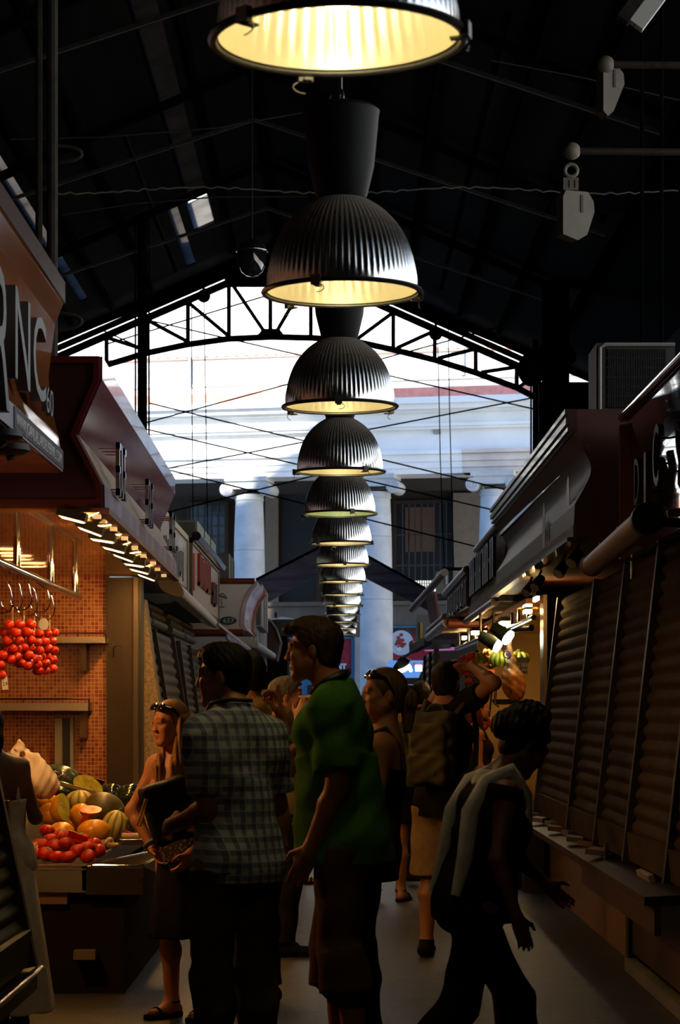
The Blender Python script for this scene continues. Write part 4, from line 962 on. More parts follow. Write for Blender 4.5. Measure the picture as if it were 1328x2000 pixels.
melon('green_melon', 120, 1522, 84, 56, 14.2, DGR, 'long dark green melon with a sticker at the back', rot=.35, dpt=54)
melon('green_melon', 118, 1545, 90, 40, 13.9, WGR, 'dark melon half hidden under the long green melon', rot=.3, dpt=50)
melon('watermelon', 218, 1552, 50, 44, 14.2, WGR, 'dark glossy watermelon, left of the pair at the back right', ribs=0, cat='watermelon', group='watermelons')
melon('watermelon', 252, 1555, 62, 48, 13.9, WGR, 'large dark glossy watermelon beside the blond woman', rot=-.3, cat='watermelon', group='watermelons')
melon('orange_melon', 140, 1612, 40, 40, 13.1, YEL, 'yellow melon deep between the front rows')
def half(name, px, py, w_, h_, Y, tilt, rind, flesh, label, cat='cut melon', seeds=None, az=0, group='cut melons'):
    c = P(px, py, Y); a = w_/2*Y/F; b = h_/2*Y/F; R = (Matrix.Rotation(az, 3, 'Z') @ Euler(tilt).to_matrix())
    n = 14; prof_ = [(max(.001, math.sin(PI/2*i/n)), -math.cos(PI/2*i/n)) for i in range(n+1)]
    S = R @ Matrix.Diagonal(Vector((a, b, b)))
    t = thing(name, label, cat, c, group=group)
    MB().lathe(prof_, c, 28, S).build('rind', rind, t, smooth=80)
    MB().lathe([(.999, 0), (.93, .012), (.4, -.01), (.001, -.05)], c, 28, S).build('flesh', flesh, t, smooth=60)
    if seeds:
        m = MB(); rr = random.Random(5)
        for k in range(18): m.ell(c+S @ Vector((rr.uniform(-.55, .55), rr.uniform(-.18, .18), .0)), (.004, .003, .003), seg=6, rings=4)
        m.build('seeds', seeds, t)
half('cut_yellow_melon', 124, 1576, 40, 62, 12.8, (1.15, .5, .9), YEL, mat('pale_green_flesh', (.34, .30, .03), .3, var=.2, vscale=30), 'halved yellow melon with pale green flesh facing right', seeds=mat('melon_seed', (.4, .2, .04), .5))
half('cut_orange_melon', 177, 1581, 44, 34, 12.75, (.45, 0, .1), YEL, mat('orange_flesh', (.70, .17, .02), .3, var=.2, vscale=25), 'halved melon with glowing orange flesh in the middle of the pile')
half('cut_green_melon', 172, 1535, 62, 44, 13.9, (1.0, .45, .2), DGR, mat('yellow_flesh', (.34, .28, .03), .25, var=.3, vscale=40), 'cut slice of green melon with yellow flesh at the back', seeds=None)
half('cut_watermelon', 172, 1515, 72, 52, 14.4, (-.05, .32, 0), WGR, mat('red_flesh', (.42, .02, .012), .3, var=.3, vscale=25), 'halved dark watermelon with red flesh seen edge on at the back', cat='cut watermelon')
m = MB(); c = P(112, 1541, 13.7); m.bar(P(112, 1528, 13.65), P(187, 1549, 13.6), .012, .02); tag(m.build('wooden_divider', mat('divider', (.2, .13, .03), .6)), 'thin slanting divider below the long green melon', 'divider')
c = P(124, 1508, 14.0); m = MB()
for k in range(7): m.cbox(c+Vector((k*.014-.045, -.01-.004*k, -.006*k+random.uniform(-.008, .008))), (.02, .004, .018), Euler((.5, random.uniform(-.6, .6), 0)).to_matrix())
tag(m.build('foil_sticker', mat('foil', (.6, .4, .35), .15, .9)), 'shiny crumpled foil sticker on the long green melon', 'sticker')
# beef tomatoes
k = 0
TPOS = [(66, 1668, 11.95), (90, 1668, 11.9), (48, 1668, 12.0), (108, 1652, 12.1), (130, 1648, 11.95), (150, 1662, 11.85), (168, 1657, 11.9), (182, 1650, 12.0), (112, 1674, 11.85), (134, 1674, 11.82), (98, 1640, 12.25), (118, 1634, 12.3), (140, 1634, 12.2), (160, 1640, 12.1), (92, 1622, 12.4), (172, 1672, 11.83), (190, 1662, 11.95), (80, 1650, 12.15)]
TL = ['at the lower left of the heap', 'second from the left in the front row', 'half hidden behind the white dress', 'in the middle of the heap', 'biggest one under the red card', 'front centre right, ribbed', 'right of the big ribbed one', 'near the top right of the heap', 'bottom row centre', 'bottom row below the biggest one', 'upper left beside the yellow melon', 'upper centre below the yellow melon', 'behind the red card', 'top right against the long yellow melon', 'topmost at the far left of the heap', 'bottom right corner of the heap', 'rightmost by the tray edge', 'left, above the front row']
TOM2 = mat('beef_tomato', (.48, .022, .004), .4, spec=.25, var=.25, vscale=9)
for (px, py, Y), l in zip(TPOS, TL):
    c = P(px, py, Y); a = random.uniform(.040, .046); R = Euler((random.uniform(-.4, .4), random.uniform(-.4, .4), random.uniform(0, 6))).to_matrix()
    m = MB(); m.ell(c, (a, a, a*.78), R, seg=48, rings=12, mod=lambda q, i: 1+.05*math.sin(q*7)); o = m.build('beef_tomato', TOM2, smooth=80); tag(o, 'ribbed red tomato '+l, 'tomato', 'ribbed tomatoes heaped at the counter front')
    m = MB()
    for j in range(5): q = j*1.26; m.bar(c+R @ Vector((0, 0, a*.76)), c+R @ Vector((.018*math.cos(q), .018*math.sin(q), a*.80)), .004, .002)
    m.build('calyx', STEM, o)
c = P(57, 1655, 12.0); m = MB(); R = Euler((.5, 0, .2)).to_matrix(); m.cbox(c, (.09, .07, .02), R)
for i in range(40): m.ell(c+R @ Vector((random.uniform(-.042, .042), random.uniform(-.03, .03), .012)), (.006, .006, .006), seg=6, rings=4)
tag(m.build('cherry_punnet', mat('orange_grain', (.65, .25, .10), .35)), 'punnet of small orange beads beside the white dress', 'punnet')
def card(px, py, w_, h_, Y, col, label, rot):
    c = P(px, py, Y); R = Euler(rot).to_matrix(); tag(MB().cbox(c, (w_*Y/F, .004, h_*Y/F), R).build('price_card', mat('card_red', col, .5)), label, 'card', 'red price cards')
card(152, 1634, 40, 14, 11.95, (.5, .01, .012), 'red price card stuck among the tomatoes', (.5, .35, 0))
card(163, 1602, 9, 30, 12.6, (.5, .01, .012), 'narrow red card in front of the orange cut melon', (0, .5, 0))
card(252, 1628, 22, 8, 12.4, (.35, .01, .012), 'dark red card edge behind the paper roll', (0, .4, 0))
a, b = P(238, 1634, 12.35), P(272, 1634, 12.35); t = thing('paper_roll', 'beige paper roll lying behind the empty tray', 'paper roll', (a+b)/2)
MB().cyl(a, b, .02).build('roll', mat('kraft_paper', (.42, .28, .17), .8), t, smooth=50); MB().bar(P(236, 1645, 12.2), P(290, 1645, 12.25), .05, .03).build('stand', STEEL, t)
c = P(212, 1645, 12.1); f = Field(.006); 
for k in range(9): f.ell(np.array(c)+np.array((random.uniform(-.05, .05), random.uniform(-.03, .03), random.uniform(-.02, .02))), (.022, .02, .012), Euler((random.uniform(-1, 1), random.uniform(-1, 1), 0)).to_matrix(), k=.004)
tag(f.build('crumpled_paper', mat('kraft_paper', (.42, .28, .17), .8)), 'crumpled brown paper between the ribbed melon and the tray', 'paper')
# white plastic bag
f = Field(.007); 
def bp(px, py, Y): return np.array(P(px, py, Y))
f.ell(bp(72, 1525, 12.9), (.10, .09, .09), k=.05); f.cap(bp(80, 1530, 12.9), bp(38, 1462, 12.9), .08, .02, k=.05); f.cap(bp(98, 1538, 12.9), bp(70, 1480, 12.9), .035, .022, k=.05)
f.cap(bp(38, 1449, 12.9), bp(62, 1480, 12.95), .012, .014, k=.02); f.cap(bp(38, 1449, 12.9), bp(24, 1478, 12.88), .010, .016, k=.02); f.cap(bp(30, 1462, 12.82), bp(58, 1488, 12.84), .008, .012, k=.01); f.cap(bp(24, 1478, 12.88), bp(40, 1510, 12.88), .02, .06, k=.03)
f.ell(bp(40, 1476, 12.85), (.014, .2, .02), k=.008, sub=True)
f.noise = lambda X, Y, Z: .004*np.sin(X*55+Z*40)+.003*np.sin(X*110-Z*70+Y*50)
o = f.build('plastic_bag', mat('thin_white_plastic', (.72, .55, .42), .4, bump=.3, bscale=14)); tag(o, 'white plastic carrier bag with a knotted handle on the melons', 'bag')
m = MB(); m.ell(Vector(bp(75, 1553, 12.83)), (.012, .004, .006)); m.ell(Vector(bp(105, 1545, 12.83)), (.006, .004, .01)); m.build('red_print', TOM, o)

# ================================================================ LEFT: the stalls farther on
t = shutter('roller_shutter', 'grey green closed shutters left of the plaid man, behind the blond woman', -1, (17.95, 20.1, 22.3), 2.15, .42, -1.66, -1.36, .098)
shutter('roller_shutter', 'dark glossy shutters behind the plaid man', -1, (22.6, 24.2, 26.0, 28.4), 2.12, .45, -1.62, -1.40, .08)
shutter('roller_shutter', 'far left closed shutters just left of the tall man', -1, (28.8, 30.8, 33.0, 36.5), 2.02, .45, -1.50, -1.30, .10)
t = thing('shutter_valance', 'row of rolled shutter slats above the left shutters', 'valance', (-1.65, 21, 2.3))
for a, b in ((17.9, 19.5), (19.55, 21.2), (21.8, 23.6), (23.65, 25.4)):
    m = MB()
    for k in range(3): m.tube([(-1.62-.02*k, a+.03, 2.2+.075*k), (-1.62-.02*k, b-.03, 2.2+.075*k)], .04, 10)
    m.build('slat_roll', SHUT, t, smooth=60)
tag(MB().box((-4, 17.6, 0), (-1.75, 40, .4)).build('stall_plinth', DARKWALL), 'dark plinth running under the far left shutters', 'plinth')
CREAM = mat('cream_frame', (.34, .28, .17), .5); SIGNW = mat('sign_cream', (.40, .37, .31), .35, coat=.3, var=.15, vscale=3)
def sign_box(name, label, x, Y0, Y1, z0, z1, face, frame, depth=1.8, trimw=.05):
    t = thing(name, label, 'sign', (x-.5, (Y0+Y1)/2, z0), group='sign boxes over the left stalls')
    MB().box((x-depth, Y0, z0), (x, Y1, z1)).build('box', frame, t); MB().box((x, Y0+trimw, z0+trimw), (x+.012, Y1-trimw, z1-trimw)).build('face', face, t)
    m = MB(); m.box((x, Y0, z1-trimw), (x+.03, Y1, z1)); m.box((x, Y1-trimw, z0), (x+.03, Y1, z1)); m.box((x, Y0, z0), (x+.03, Y0+trimw, z1)); m.build('frame', frame, t)
    return t
x = -1.43
t = sign_box('stall_sign', 'cream framed sign with grey lettering just beyond the maroon hood', x, 18.0, 21.35, 2.52, 3.05, SIGNW, CREAM)
strokes(t, mat('sign_grey', (.13, .14, .16), .5), x+.012, [18.5+.2*k for k in range(12)], 2.6, 2.86, 1, th=.012, seed=1)
t = sign_box('stall_sign', 'cream sign with tall red brown lettering on the left', x, 21.9, 26.8, 2.45, 3.08, mat('sign_pink', (.46, .36, .28), .3, coat=.3, var=.1), mat('grey_frame', (.14, .125, .10), .5))
strokes(t, mat('sign_red', (.22, .03, .012), .4), x+.012, [22.9+.17*k for k in range(12)], 2.68, 3.0, 1, th=.03, seed=2)
strokes(t, mat('sign_dark', (.07, .02, .02), .4), x+.012, [25.3+.19*k for k in range(5)], 2.6, 2.86, 1, th=.03, seed=3)
m = MB(); m.box((x+.012, 22.15, 2.6), (x+.03, 22.35, 2.95)); m.build('red_mark', mat('sign_redbright', (.4, .03, .015), .4), t)
m = MB(); m.cyl((x+.06, 21.95, 3.1), (x+.06, 26.8, 3.1), .045); m.build('top_tube', CHROME, t, smooth=60)
t = thing('awning_cassette', 'cream rolled awning box with an oval wooden end on the left', 'awning', (-1.36, 22, 2.4))
R = Matrix.Identity(3); ca, cb = P(333, 1145, 18.2), P(408, 1212, 25.5)
pr = []
for k in range(20): a = 2*PI*k/20; pr.append(ca+Vector((.105*abs(math.cos(a))**.7*math.copysign(1, math.cos(a)), 0, .065*math.sin(a)-.055*math.cos(a))))
MB().prism(pr, cb-ca).build('cassette', mat('cream_enamel', (.44, .41, .32), .35), t, smooth=40); MB().prism(pr, (0, -.01, 0)).build('end_cap', mat('ochre_cap', (.40, .24, .10), .6), t, smooth=40)
GREYB = mat('grey_cabinet', (.075, .075, .06), .6); GREYG = mat('greygreen_cabinet', (.16, .18, .15), .6)
def cabinet(px0, px1, Y0, Y1, py0, zb, label, m1=GREYG):
    a = P(px0, py0, Y0); b = P(px1, py0, Y0); t = thing('roof_cabinet', label, 'cabinet', (a.x, Y0, zb), group='cabinets on the stall roofs')
    MB().box((a.x, Y0, zb), (b.x, Y1, a.z)).build('body', m1, t); MB().box((a.x+.02, Y0-.012, zb+.02), (b.x-.02, Y0, a.z-.02)).build('front', GREYB, t)
    n = 3; m = MB()
    for k in range(1, n): m.box((b.x, Y0+(Y1-Y0)*k/n-.01, zb), (b.x+.008, Y0+(Y1-Y0)*k/n+.01, a.z))
    m.build('seam', BLACK, t)
cabinet(345, 385, 23.0, 26.5, 1016, 3.05, 'large grey green cabinet on top of the second left sign')
cabinet(424, 447, 27.5, 29.0, 1080, 2.9, 'smaller grey cabinet behind the large one on the left', GREYB)
cabinet(490, 511, 32.0, 34.8, 1140, 2.6, 'pale cabinet above the far left sign', mat('pale_cabinet', (.26, .25, .22), .6))
# 657 stall hood
Y0 = 27.0
prof = pxprof([(494, 1135), (494, 1142), (482, 1158), (473, 1180), (469, 1205), (469, 1222), (476, 1232)], Y0)
t = thing('curved_stall_hood', 'grey end panel of a curved stall hood marked 657 on the left', 'stall hood', (-1.3, 27.5, 2.4))
extr(MB(), prof+[(-3, prof[-1][1]), (-3, prof[0][1])], Y0, 29.2).build('body', mat('grey_end', (.50, .46, .41), .7), t)
m = MB(); m.cyl((-3, Y0-.0, prof[0][1]), (prof[0][0]+.02, Y0, prof[0][1]), .035); m.cyl((-3, Y0, prof[-1][1]-.02), (prof[-1][0], Y0, prof[-1][1]-.02), .04)
m.build('red_edge', mat('brick_red', (.12, .014, .006), .5), t, smooth=60)
m = MB()
for p, q in zip(prof[:-1], prof[1:]): strip(m, q, p, Y0-.01, 29.2, 0, 1, .05)
m.build('striped_front', mat('pastel_front', (.42, .33, .36), .35, var=.35, vscale=4, coat=.3), t)
m = MB(); m.tube([(x_+.06, 29.2, z_) for x_, z_ in prof], .03, 8); m.build('front_edge', mat('brick_red2', (.2, .06, .03), .5), t)
GRN = mat('sign_green', (.005, .045, .04), .6)
c = P(446, 1212, Y0-.02); MB().prism([c+Vector((.098*math.cos(a), 0, .048*math.sin(a))) for a in np.linspace(0, 2*PI, 29)[:-1]], (0, .012, 0)).build('number_plate', GRN, t)
text('657', c+Vector((-.063, -.006, -.027)), (1, 0, 0), (0, 0, 1), .075, mat('plate_white2', (.42, .46, .42), .6), 'numeral', t, .003, .126)
c = P(428, 1186, Y0-.02); o_ = text('a', c+Vector((-.02, 0, 0)), (1, 0, 0), (.12, 0, 1), .20, GRN, 'letter', t, .004); 
m = MB(); k = P(437, 1165, Y0-.02); m.tube([k+Vector((-.05, 0, .01)), k+Vector((-.02, 0, .04)), k+Vector((.03, 0, .0)), k+Vector((.04, 0, -.02)), k+Vector((.0, 0, -.005)), k+Vector((-.05, 0, .01))], .006, 6); m.build('accent', GRN, t)
text('a', c+Vector((-.006, -.006, .010)), (1, 0, 0), (.12, 0, 1), .165, mat('grey_end', (.50, .46, .41), .7), 'letter_inner', t, .004)
t = sign_box('stall_sign', 'pale sign with blue grey panels at the far left beside the tall man', -1.19, 30.6, 36.6, 2.05, 2.92, mat('far_sign', (.34, .32, .30), .5, var=.15), mat('far_frame', (.4, .38, .35), .5))
m = MB(); m.box((-1.178, 31.3, 2.3), (-1.165, 33.0, 2.8)); m.box((-1.178, 33.6, 2.35), (-1.165, 35.8, 2.75)); m.build('printed_panel', mat('print_blue', (.12, .16, .19), .5), t)
m = MB(); m.box((-1.178, 33.4, 2.12), (-1.165, 36.4, 2.33)); m.build('pink_print', mat('print_pink', (.38, .14, .12), .5), t)
t = thing('rolled_awning', 'dark brown curved awning just left of the tall man\'s forehead', 'awning', (-1.1, 37, 2.2))
pts = [P(519, 1207, 37), P(530, 1214, 37), P(540, 1228, 37), P(548, 1252, 37), P(540, 1290, 37), P(519, 1285, 37)]
MB().prism(pts, (0, 1.2, 0)).build('cloth', mat('dark_brown_cloth', (.035, .012, .010), .7), t); MB().tube([q+Vector((0, -.02, 0)) for q in pts[:4]], .02, 6).build('piping', mat('grey_piping', (.25, .23, .22), .6), t)
t = thing('gutter_tube', 'whitish gutter tube running along the far left stalls', 'gutter', (-1.2, 33, 2))
MB().cyl(P(497, 1258, 29.5), P(533, 1281, 36.7), .05).build('tube', mat('enamel_grey', (.40, .37, .34), .4), t, smooth=60)
t = thing('strip_sign', 'narrow red and blue sign strip below the 657 hood', 'sign', P(470, 1260, 27.2))
MB().hexa([P(440, 1247, 24.5), P(482, 1282, 28.5), P(482, 1282, 28.5)+Vector((.02, 0, 0)), P(440, 1247, 24.5)+Vector((.02, 0, 0)), P(440, 1236, 24.5), P(482, 1268, 28.5), P(482, 1268, 28.5)+Vector((.02, 0, 0)), P(440, 1236, 24.5)+Vector((.02, 0, 0))]).build('strip', stripe_mat('redblue_strip', [(.25, .02, .04), (.06, .08, .2), (.2, .22, .3), (.25, .02, .04)], 'Y', 1.1, .3), t)
MB().hexa([P(422, 1222, 23.5), P(485, 1271, 28.8), P(485, 1271, 28.8)+Vector((.03, 0, 0)), P(422, 1222, 23.5)+Vector((.03, 0, 0)), P(422, 1217, 23.5), P(485, 1265, 28.8), P(485, 1265, 28.8)+Vector((.03, 0, 0)), P(422, 1217, 23.5)+Vector((.03, 0, 0))]).build('aluminium_edge', mat('grey_edge', (.34, .31, .27), .4), t)
c = P(555, 1210, 44); t = thing('gas_bottle', 'grey rounded tank seen above the tall man\'s hair', 'tank', c)
tag(MB().box((-2.8, 43, 0), (-.98, 45.2, P(0, 1215, 44).z-.30)).build('kiosk', DARKWALL), 'dark kiosk at the far left under the grey tank', 'kiosk')
MB().lathe([(.01, -.3), (.30, -.28), (.34, -.1), (.30, .04), (.1, .09), (.01, .1)], P(552, 1215, 44), 24).build('body', mat('tank_grey', (.10, .095, .085), .6), t, smooth=50); MB().cyl(P(539, 1206, 44), P(539, 1196, 44), .03).build('valve', BLACK, t)
# ================================================================ RIGHT: nearest stall, glossy sign and shutters
GLOSSB = mat('mirror_brown', (.03, .008, .005), .04, coat=1, spec=1, bump=.012, bscale=1.6)
GLOSSB.node_tree.nodes['Principled BSDF'].inputs['Coat Roughness'].default_value = .02
GLOSSB.node_tree.nodes['Principled BSDF'].inputs['Coat IOR'].default_value = 2.2
Yf = 13.05
t = thing('glossy_stall_hood', 'mirror glossy dark brown stall hood reflecting the bright facade at the right edge', 'stall hood', (1.9, 10, 2.6))
zt = 3.08; zb = 2.30
prof = [(1.615, zt), (1.63, zt-.10), (1.655, zt-.25), (1.665, zt-.40), (1.655, zt-.55), (1.62, zt-.70), (1.60, zb)]
n = 24; pp = []
for i in range(n+1):
    z = zt+(zb-zt)*i/n; pp.append((float(np.interp(-z, [-p[1] for p in prof], [p[0] for p in prof])), z))
m = MB(); vs = []
for x, z in pp: vs += [(x, 3.5, z), (x, Yf, z)]
fs = [(2*i, 2*i+2, 2*i+3, 2*i+1) for i in range(n)]
m.add(vs, fs); b_ = len(m.v); m.add([(3.2, 3.5, zt), (3.2, Yf, zt), (3.2, 3.5, zb), (3.2, Yf, zb)], [])
m.f += [[0, 1, b_+1, b_], [2*n, b_+2, b_+3, 2*n+1], [b_, b_+1, b_+3, b_+2], [2*i+1 for i in range(n+1)]+[b_+3, b_+1], [2*i for i in range(n, -1, -1)]+[b_, b_+2]]; m.mi += [0]*5
m.build('front_panel', GLOSSB, t, smooth=30)
MB().cyl((1.60, 3.5, zt+.02), (1.60, Yf, zt+.02), .026).build('top_rail', WOODD, t, smooth=60)
MB().box((1.585, Yf-.02, 2.30), (1.66, Yf+.05, zt-.02)).build('corner_post', mat('brown_post', (.16, .06, .02), .4), t)
LETD = mat('dark_letter', (.03, .025, .025), .45, spec=.3)
def rlet(ch, ynear, ptop, pbot, wd):
    zt_ = CH+(HY-ptop)*ynear/F; zb_ = CH+(HY-pbot)*ynear/F
    text(ch, (1.60, ynear+wd/2, zb_), (0, -1, 0), (0, 0, 1), (zt_-zb_)*1.38, LETD, 'letter', t, .015, wd)
    for f in (.25, .75): MB().cyl((1.60, ynear, zb_+(zt_-zb_)*f), (1.67, ynear, zb_+(zt_-zb_)*f), .006, seg=6).build('letter_pin', LETD, t)
rlet('C', 11.6, 824, 950, .22); rlet('I', 12.05, 880, 985, .08); rlet('D', 12.35, 890, 985, .2)
t = thing('awning_roller', 'silvery rolled awning tube above the right shutters', 'awning', (1.3, 11, 2.2))
a, b = P(1156, 1104, 11.9), P(1262, 1016, 9.8); MB().cyl(a, b, .052, .06).build('tube', mat('worn_aluminium', (.20, .15, .13), .5, .5, bump=.15, bscale=25), t, smooth=60)
MB().cyl(b, b+(b-a)*.03, .07).build('end_cap', BLACK, t, smooth=50); MB().cyl(a, a+(a-b)*.012, .058).build('end_disc', mat('brown_post', (.16, .06, .02), .4), t)
m = MB(); 
for f in (.2, .55, .9): k = a+(b-a)*f; m.cbox(k+Vector((0, 0, .06)), (.02, .05, .03))
m.build('clips', BLACK, t); MB().bar(b+Vector((0, .5, .04)), b+Vector((.35, .5, .02)), .03, .04).build('bracket', BLACK, t)
a, b = P(1303, 1004, 10), P(1340, 998, 10); tag(MB().cyl(a, b, .018).build('brass_bar', mat('brass', (.45, .26, .04), .3, .8), smooth=60), 'short brass bar at the right edge above the shutters', 'bar')
shutter('roller_shutter', 'large closed brown shutters filling the right edge', 1, (8.8, 10.4, 11.9, 13.3, 14.9, 17.4), 2.29, .72, 1.695, 1.51, .083, mat('shutter_brown', (.05, .033, .018), .8, spec=.05, bump=.2, bscale=80, var=.2, vscale=4))
p = P(1235, 1096, 13.1); MB_ = MB().cyl(p, p+Vector((0, 0, -.10)), .012); tag(MB_.build('cable_gland', CHROME), 'small metal cable end above a guide rail of the right shutters', 'cable end')
tag(MB().box((1.515, 10.12, .64), (1.60, 10.28, 1.35)).build('dark_post', mat('post_brown', (.02, .009, .006), .8, spec=.1)), 'dark brown post closing the right shutters at the right edge', 'post')
# display ledge and goods under the shutters
t = thing('display_ledge', 'dark display ledge with a steel rail below the right shutters', 'ledge', (1.55, 14, .6))
MB().hexa([(1.36, 10.3, .57), (1.75, 10.3, .57), (1.75, 18.2, .57), (1.36, 18.2, .57), (1.36, 10.3, .61), (1.75, 10.3, .63), (1.75, 18.2, .63), (1.36, 18.2, .61)]).build('board', mat('ledge_board', (.03, .014, .010), .5), t)
a, b = P(1182, 1692, 12.7), P(1312, 1774, 10.4); MB().cyl(a, b, .011).build('rail', mat('satin_steel', (.7, .68, .65), .3, 1), t, smooth=60); MB().cyl(a, a+Vector((.02, .1, .12)), .012).build('rail_end', CHROME, t, smooth=60)
MB().bar((1.42, 10.3, .50), (1.42, 13.4, .50), .03, .13).build('front_board', mat('ledge_wood', (.06, .025, .015), .45), t)
GOODS = [mat('carton_'+n_, c_, .5) for n_, c_ in (('purple', (.15, .08, .13)), ('brown', (.10, .04, .02)), ('grey', (.12, .11, .10)))]
for k in range(9):
    y = 12.9+k*.62; x = 1.44+.05*(k % 2); R = Euler((0, .1, random.uniform(-.4, .4))).to_matrix()
    tag(MB().cbox((x, y, .655), (.10, .24, .03), R).build('flat_box', GOODS[k % 3]), '%s flat box lying on the ledge below the right shutters, counting from the nearest' % ('first', 'second', 'third', 'fourth', 'fifth', 'sixth', 'seventh', 'eighth', 'ninth')[k], 'box', 'flat boxes on the ledge')
c = P(1262, 1714, 11.3); tag(MB().cbox(c, (.03, .45, .055), Euler((0, -.3, 0)).to_matrix()).build('paper_label', mat('label_grey', (.25, .23, .22), .6)), 'pale printed label strip on the ledge at the lower right', 'label')
# base panel
t = thing('tiled_plinth', 'ochre tiled plinth standing on the floor at the lower right', 'panel', (1.67, 15.5, 0))
TAN = tile_mat('ochre_tiles', (.22, .12, .045), (.19, .10, .04), (.11, .06, .025), 1.9, .30, .006, .45, rot=(PI/2, 0, PI/2))
MB().box((1.665, 12.9, 0), (1.73, 18.3, .56)).build('tiles', TAN, t)
tag(MB().box((1.62, 9.5, .10), (1.70, 12.82, .56)).build('kick_panel', mat('dark_kick', (.05, .02, .014), .5)), 'dark brown kick panel at the bottom right corner', 'panel')
tag(MB().box((1.58, 9.5, 0.002), (1.64, 12.8, .07)).build('skirting', mat('grey_skirting', (.16, .15, .14), .5)), 'grey skirting strip on the floor at the bottom right corner', 'skirting')
tag(MB().box((1.60, 12.78, 0), (1.68, 12.9, .58)).build('base_post', BLACK), 'black post at the near end of the ochre tiled plinth', 'post')
tag(MB().box((1.46, 18.25, 0), (1.62, 18.58, .56)).build('base_cabinet', BLACK), 'black cabinet at the far end of the ochre tiled plinth', 'cabinet')
tag(MB().box((3.3, 3, 0), (3.4, 40, 3.0)).build('stall_back_panel', DARKWALL), 'dark back panel behind the right stalls', 'panel')

# ================================================================ RIGHT: second stall hood with cornice
Y0, Y1 = 13.3, 20.0
prof = pxprof([(1120, 799), (1120, 847), (1145, 881), (1157, 908), (1153, 935), (1126, 984), (1124, 1049)], Y0)
prof = prof[:1]+[tuple(v) for v in crom(prof[1:6], 5)]+prof[6:]
t = thing('carved_stall_hood', 'dark wooden stall hood with a moulded cornice and a curved grey sign on the right', 'stall hood', (1.7, 16, 2.4))
extr(MB(), prof+[(2.9, prof[-1][1]), (2.9, prof[0][1])], Y0, Y1).build('body', mat('end_redbrown', (.07, .016, .008), .6, var=.15), t)
m = MB(); x0, z0 = prof[0]; zc = prof[1][1]
for a, b, e in ((0, .05, .05), (.05, .09, .03), (.09, .16, .045), (.16, .19, .02), (.19, .23, .035), (.23, .26, .012)):
    f = (z0-zc)/.14; m.box((x0-e, Y0-.005, z0-b*.55), (x0+.02, Y1, z0-a*.55))
m.build('cornice', mat('cornice_wood', (.05, .022, .014), .35, coat=.15, spec=.3), t)
CHALK = mat('slate_sign', (.045, .048, .052), .5, spec=.3)
m = MB(); q = prof[6:-1]
for a, b in zip(q[:-1], q[1:]): strip(m, b, a, Y0+.02, Y1, 0, -1, .008)
strip(m, (prof[-1][0], CH+(HY-1024)*Y0/F), prof[-2], Y0+.02, Y1, 0, -1, .008)
m.build('sign_face', CHALK, t)
m = MB(); strip(m, prof[-1], (prof[-1][0], CH+(HY-1024)*Y0/F), Y0+.01, Y1, 0, -1, .012); m.build('lower_band', mat('grey_band2', (.13, .12, .115), .6), t)
m = MB(); m.bar((prof[-1][0]-.02, Y0-.01, prof[-1][1]-.012), (prof[-1][0]-.02, Y1, prof[-1][1]-.012), .06, .024); m.build('bottom_moulding', mat('cornice_wood2', (.10, .04, .02), .3, coat=.6), t)
m = MB(); m.bar((x0+.09, Y0, CH+(HY-872)*Y0/F), (x0+.05, Y1, CH+(HY-872)*Y0/F), .03, .03); m.build('inner_moulding', mat('cornice_wood2', (.10, .04, .02), .3, coat=.6), t)
EMB = mat('sign_emblem', (.19, .19, .18), .4)
for yy, tx in ((13.95, 'A'), (15.0, 'TS')):
    x = prof[-2][0]-.012; z1_, z2_ = CH+(HY-1010)*Y0/F, CH+(HY-955)*Y0/F
    if tx == 'TS':
        m = MB(); c = Vector((x, yy+.28, 2.62)); m.prism([c+Vector((0, .11*math.cos(a), .20*math.sin(a))) for a in np.linspace(0, 2*PI, 25)[:-1]], (-.003, 0, 0)); m.build('emblem', EMB, t)
        text('TS', (x-.002, yy+.12, 2.54), (0, -1, 0), (0, 0, 1), .2, EMB, 'lettering', t, .002, .22)
    else:
        m = MB(); c = Vector((x+.03, yy, 2.72)); m.prism([c+Vector((0, .09*math.cos(a), .14*math.sin(a))) for a in np.linspace(0, 2*PI, 25)[:-1]], (-.004, 0, 0)); m.build('emblem', EMB, t)
for k, (px, py) in enumerate(((1098, 1100), (1124, 1078), (1052, 1128), (1034, 1140))):
    Y = 4500*1.42/(px-CX); c = P(px, py, Y)
    l = thing('spotlight', '%s unlit black spotlight under the carved hood on the right' % ('second', 'nearest', 'third', 'farthest')[k], 'spotlight', c, group='unlit spotlights on the right')
    MB().cyl(c+Vector((.02, 0, -.0)), c+Vector((-.03, -.05, -.07)), .03, .04).build('head', BLACK, l, smooth=50); MB().cyl(c+Vector((-.031, -.051, -.071)), c+Vector((-.034, -.054, -.075)), .036).build('lens', mat('lens_grey', (.3, .32, .34), .2), l); MB().cyl(c, (c.x+.02, c.y, prof[-1][1]-.0), .008).build('stem', BLACK, l)
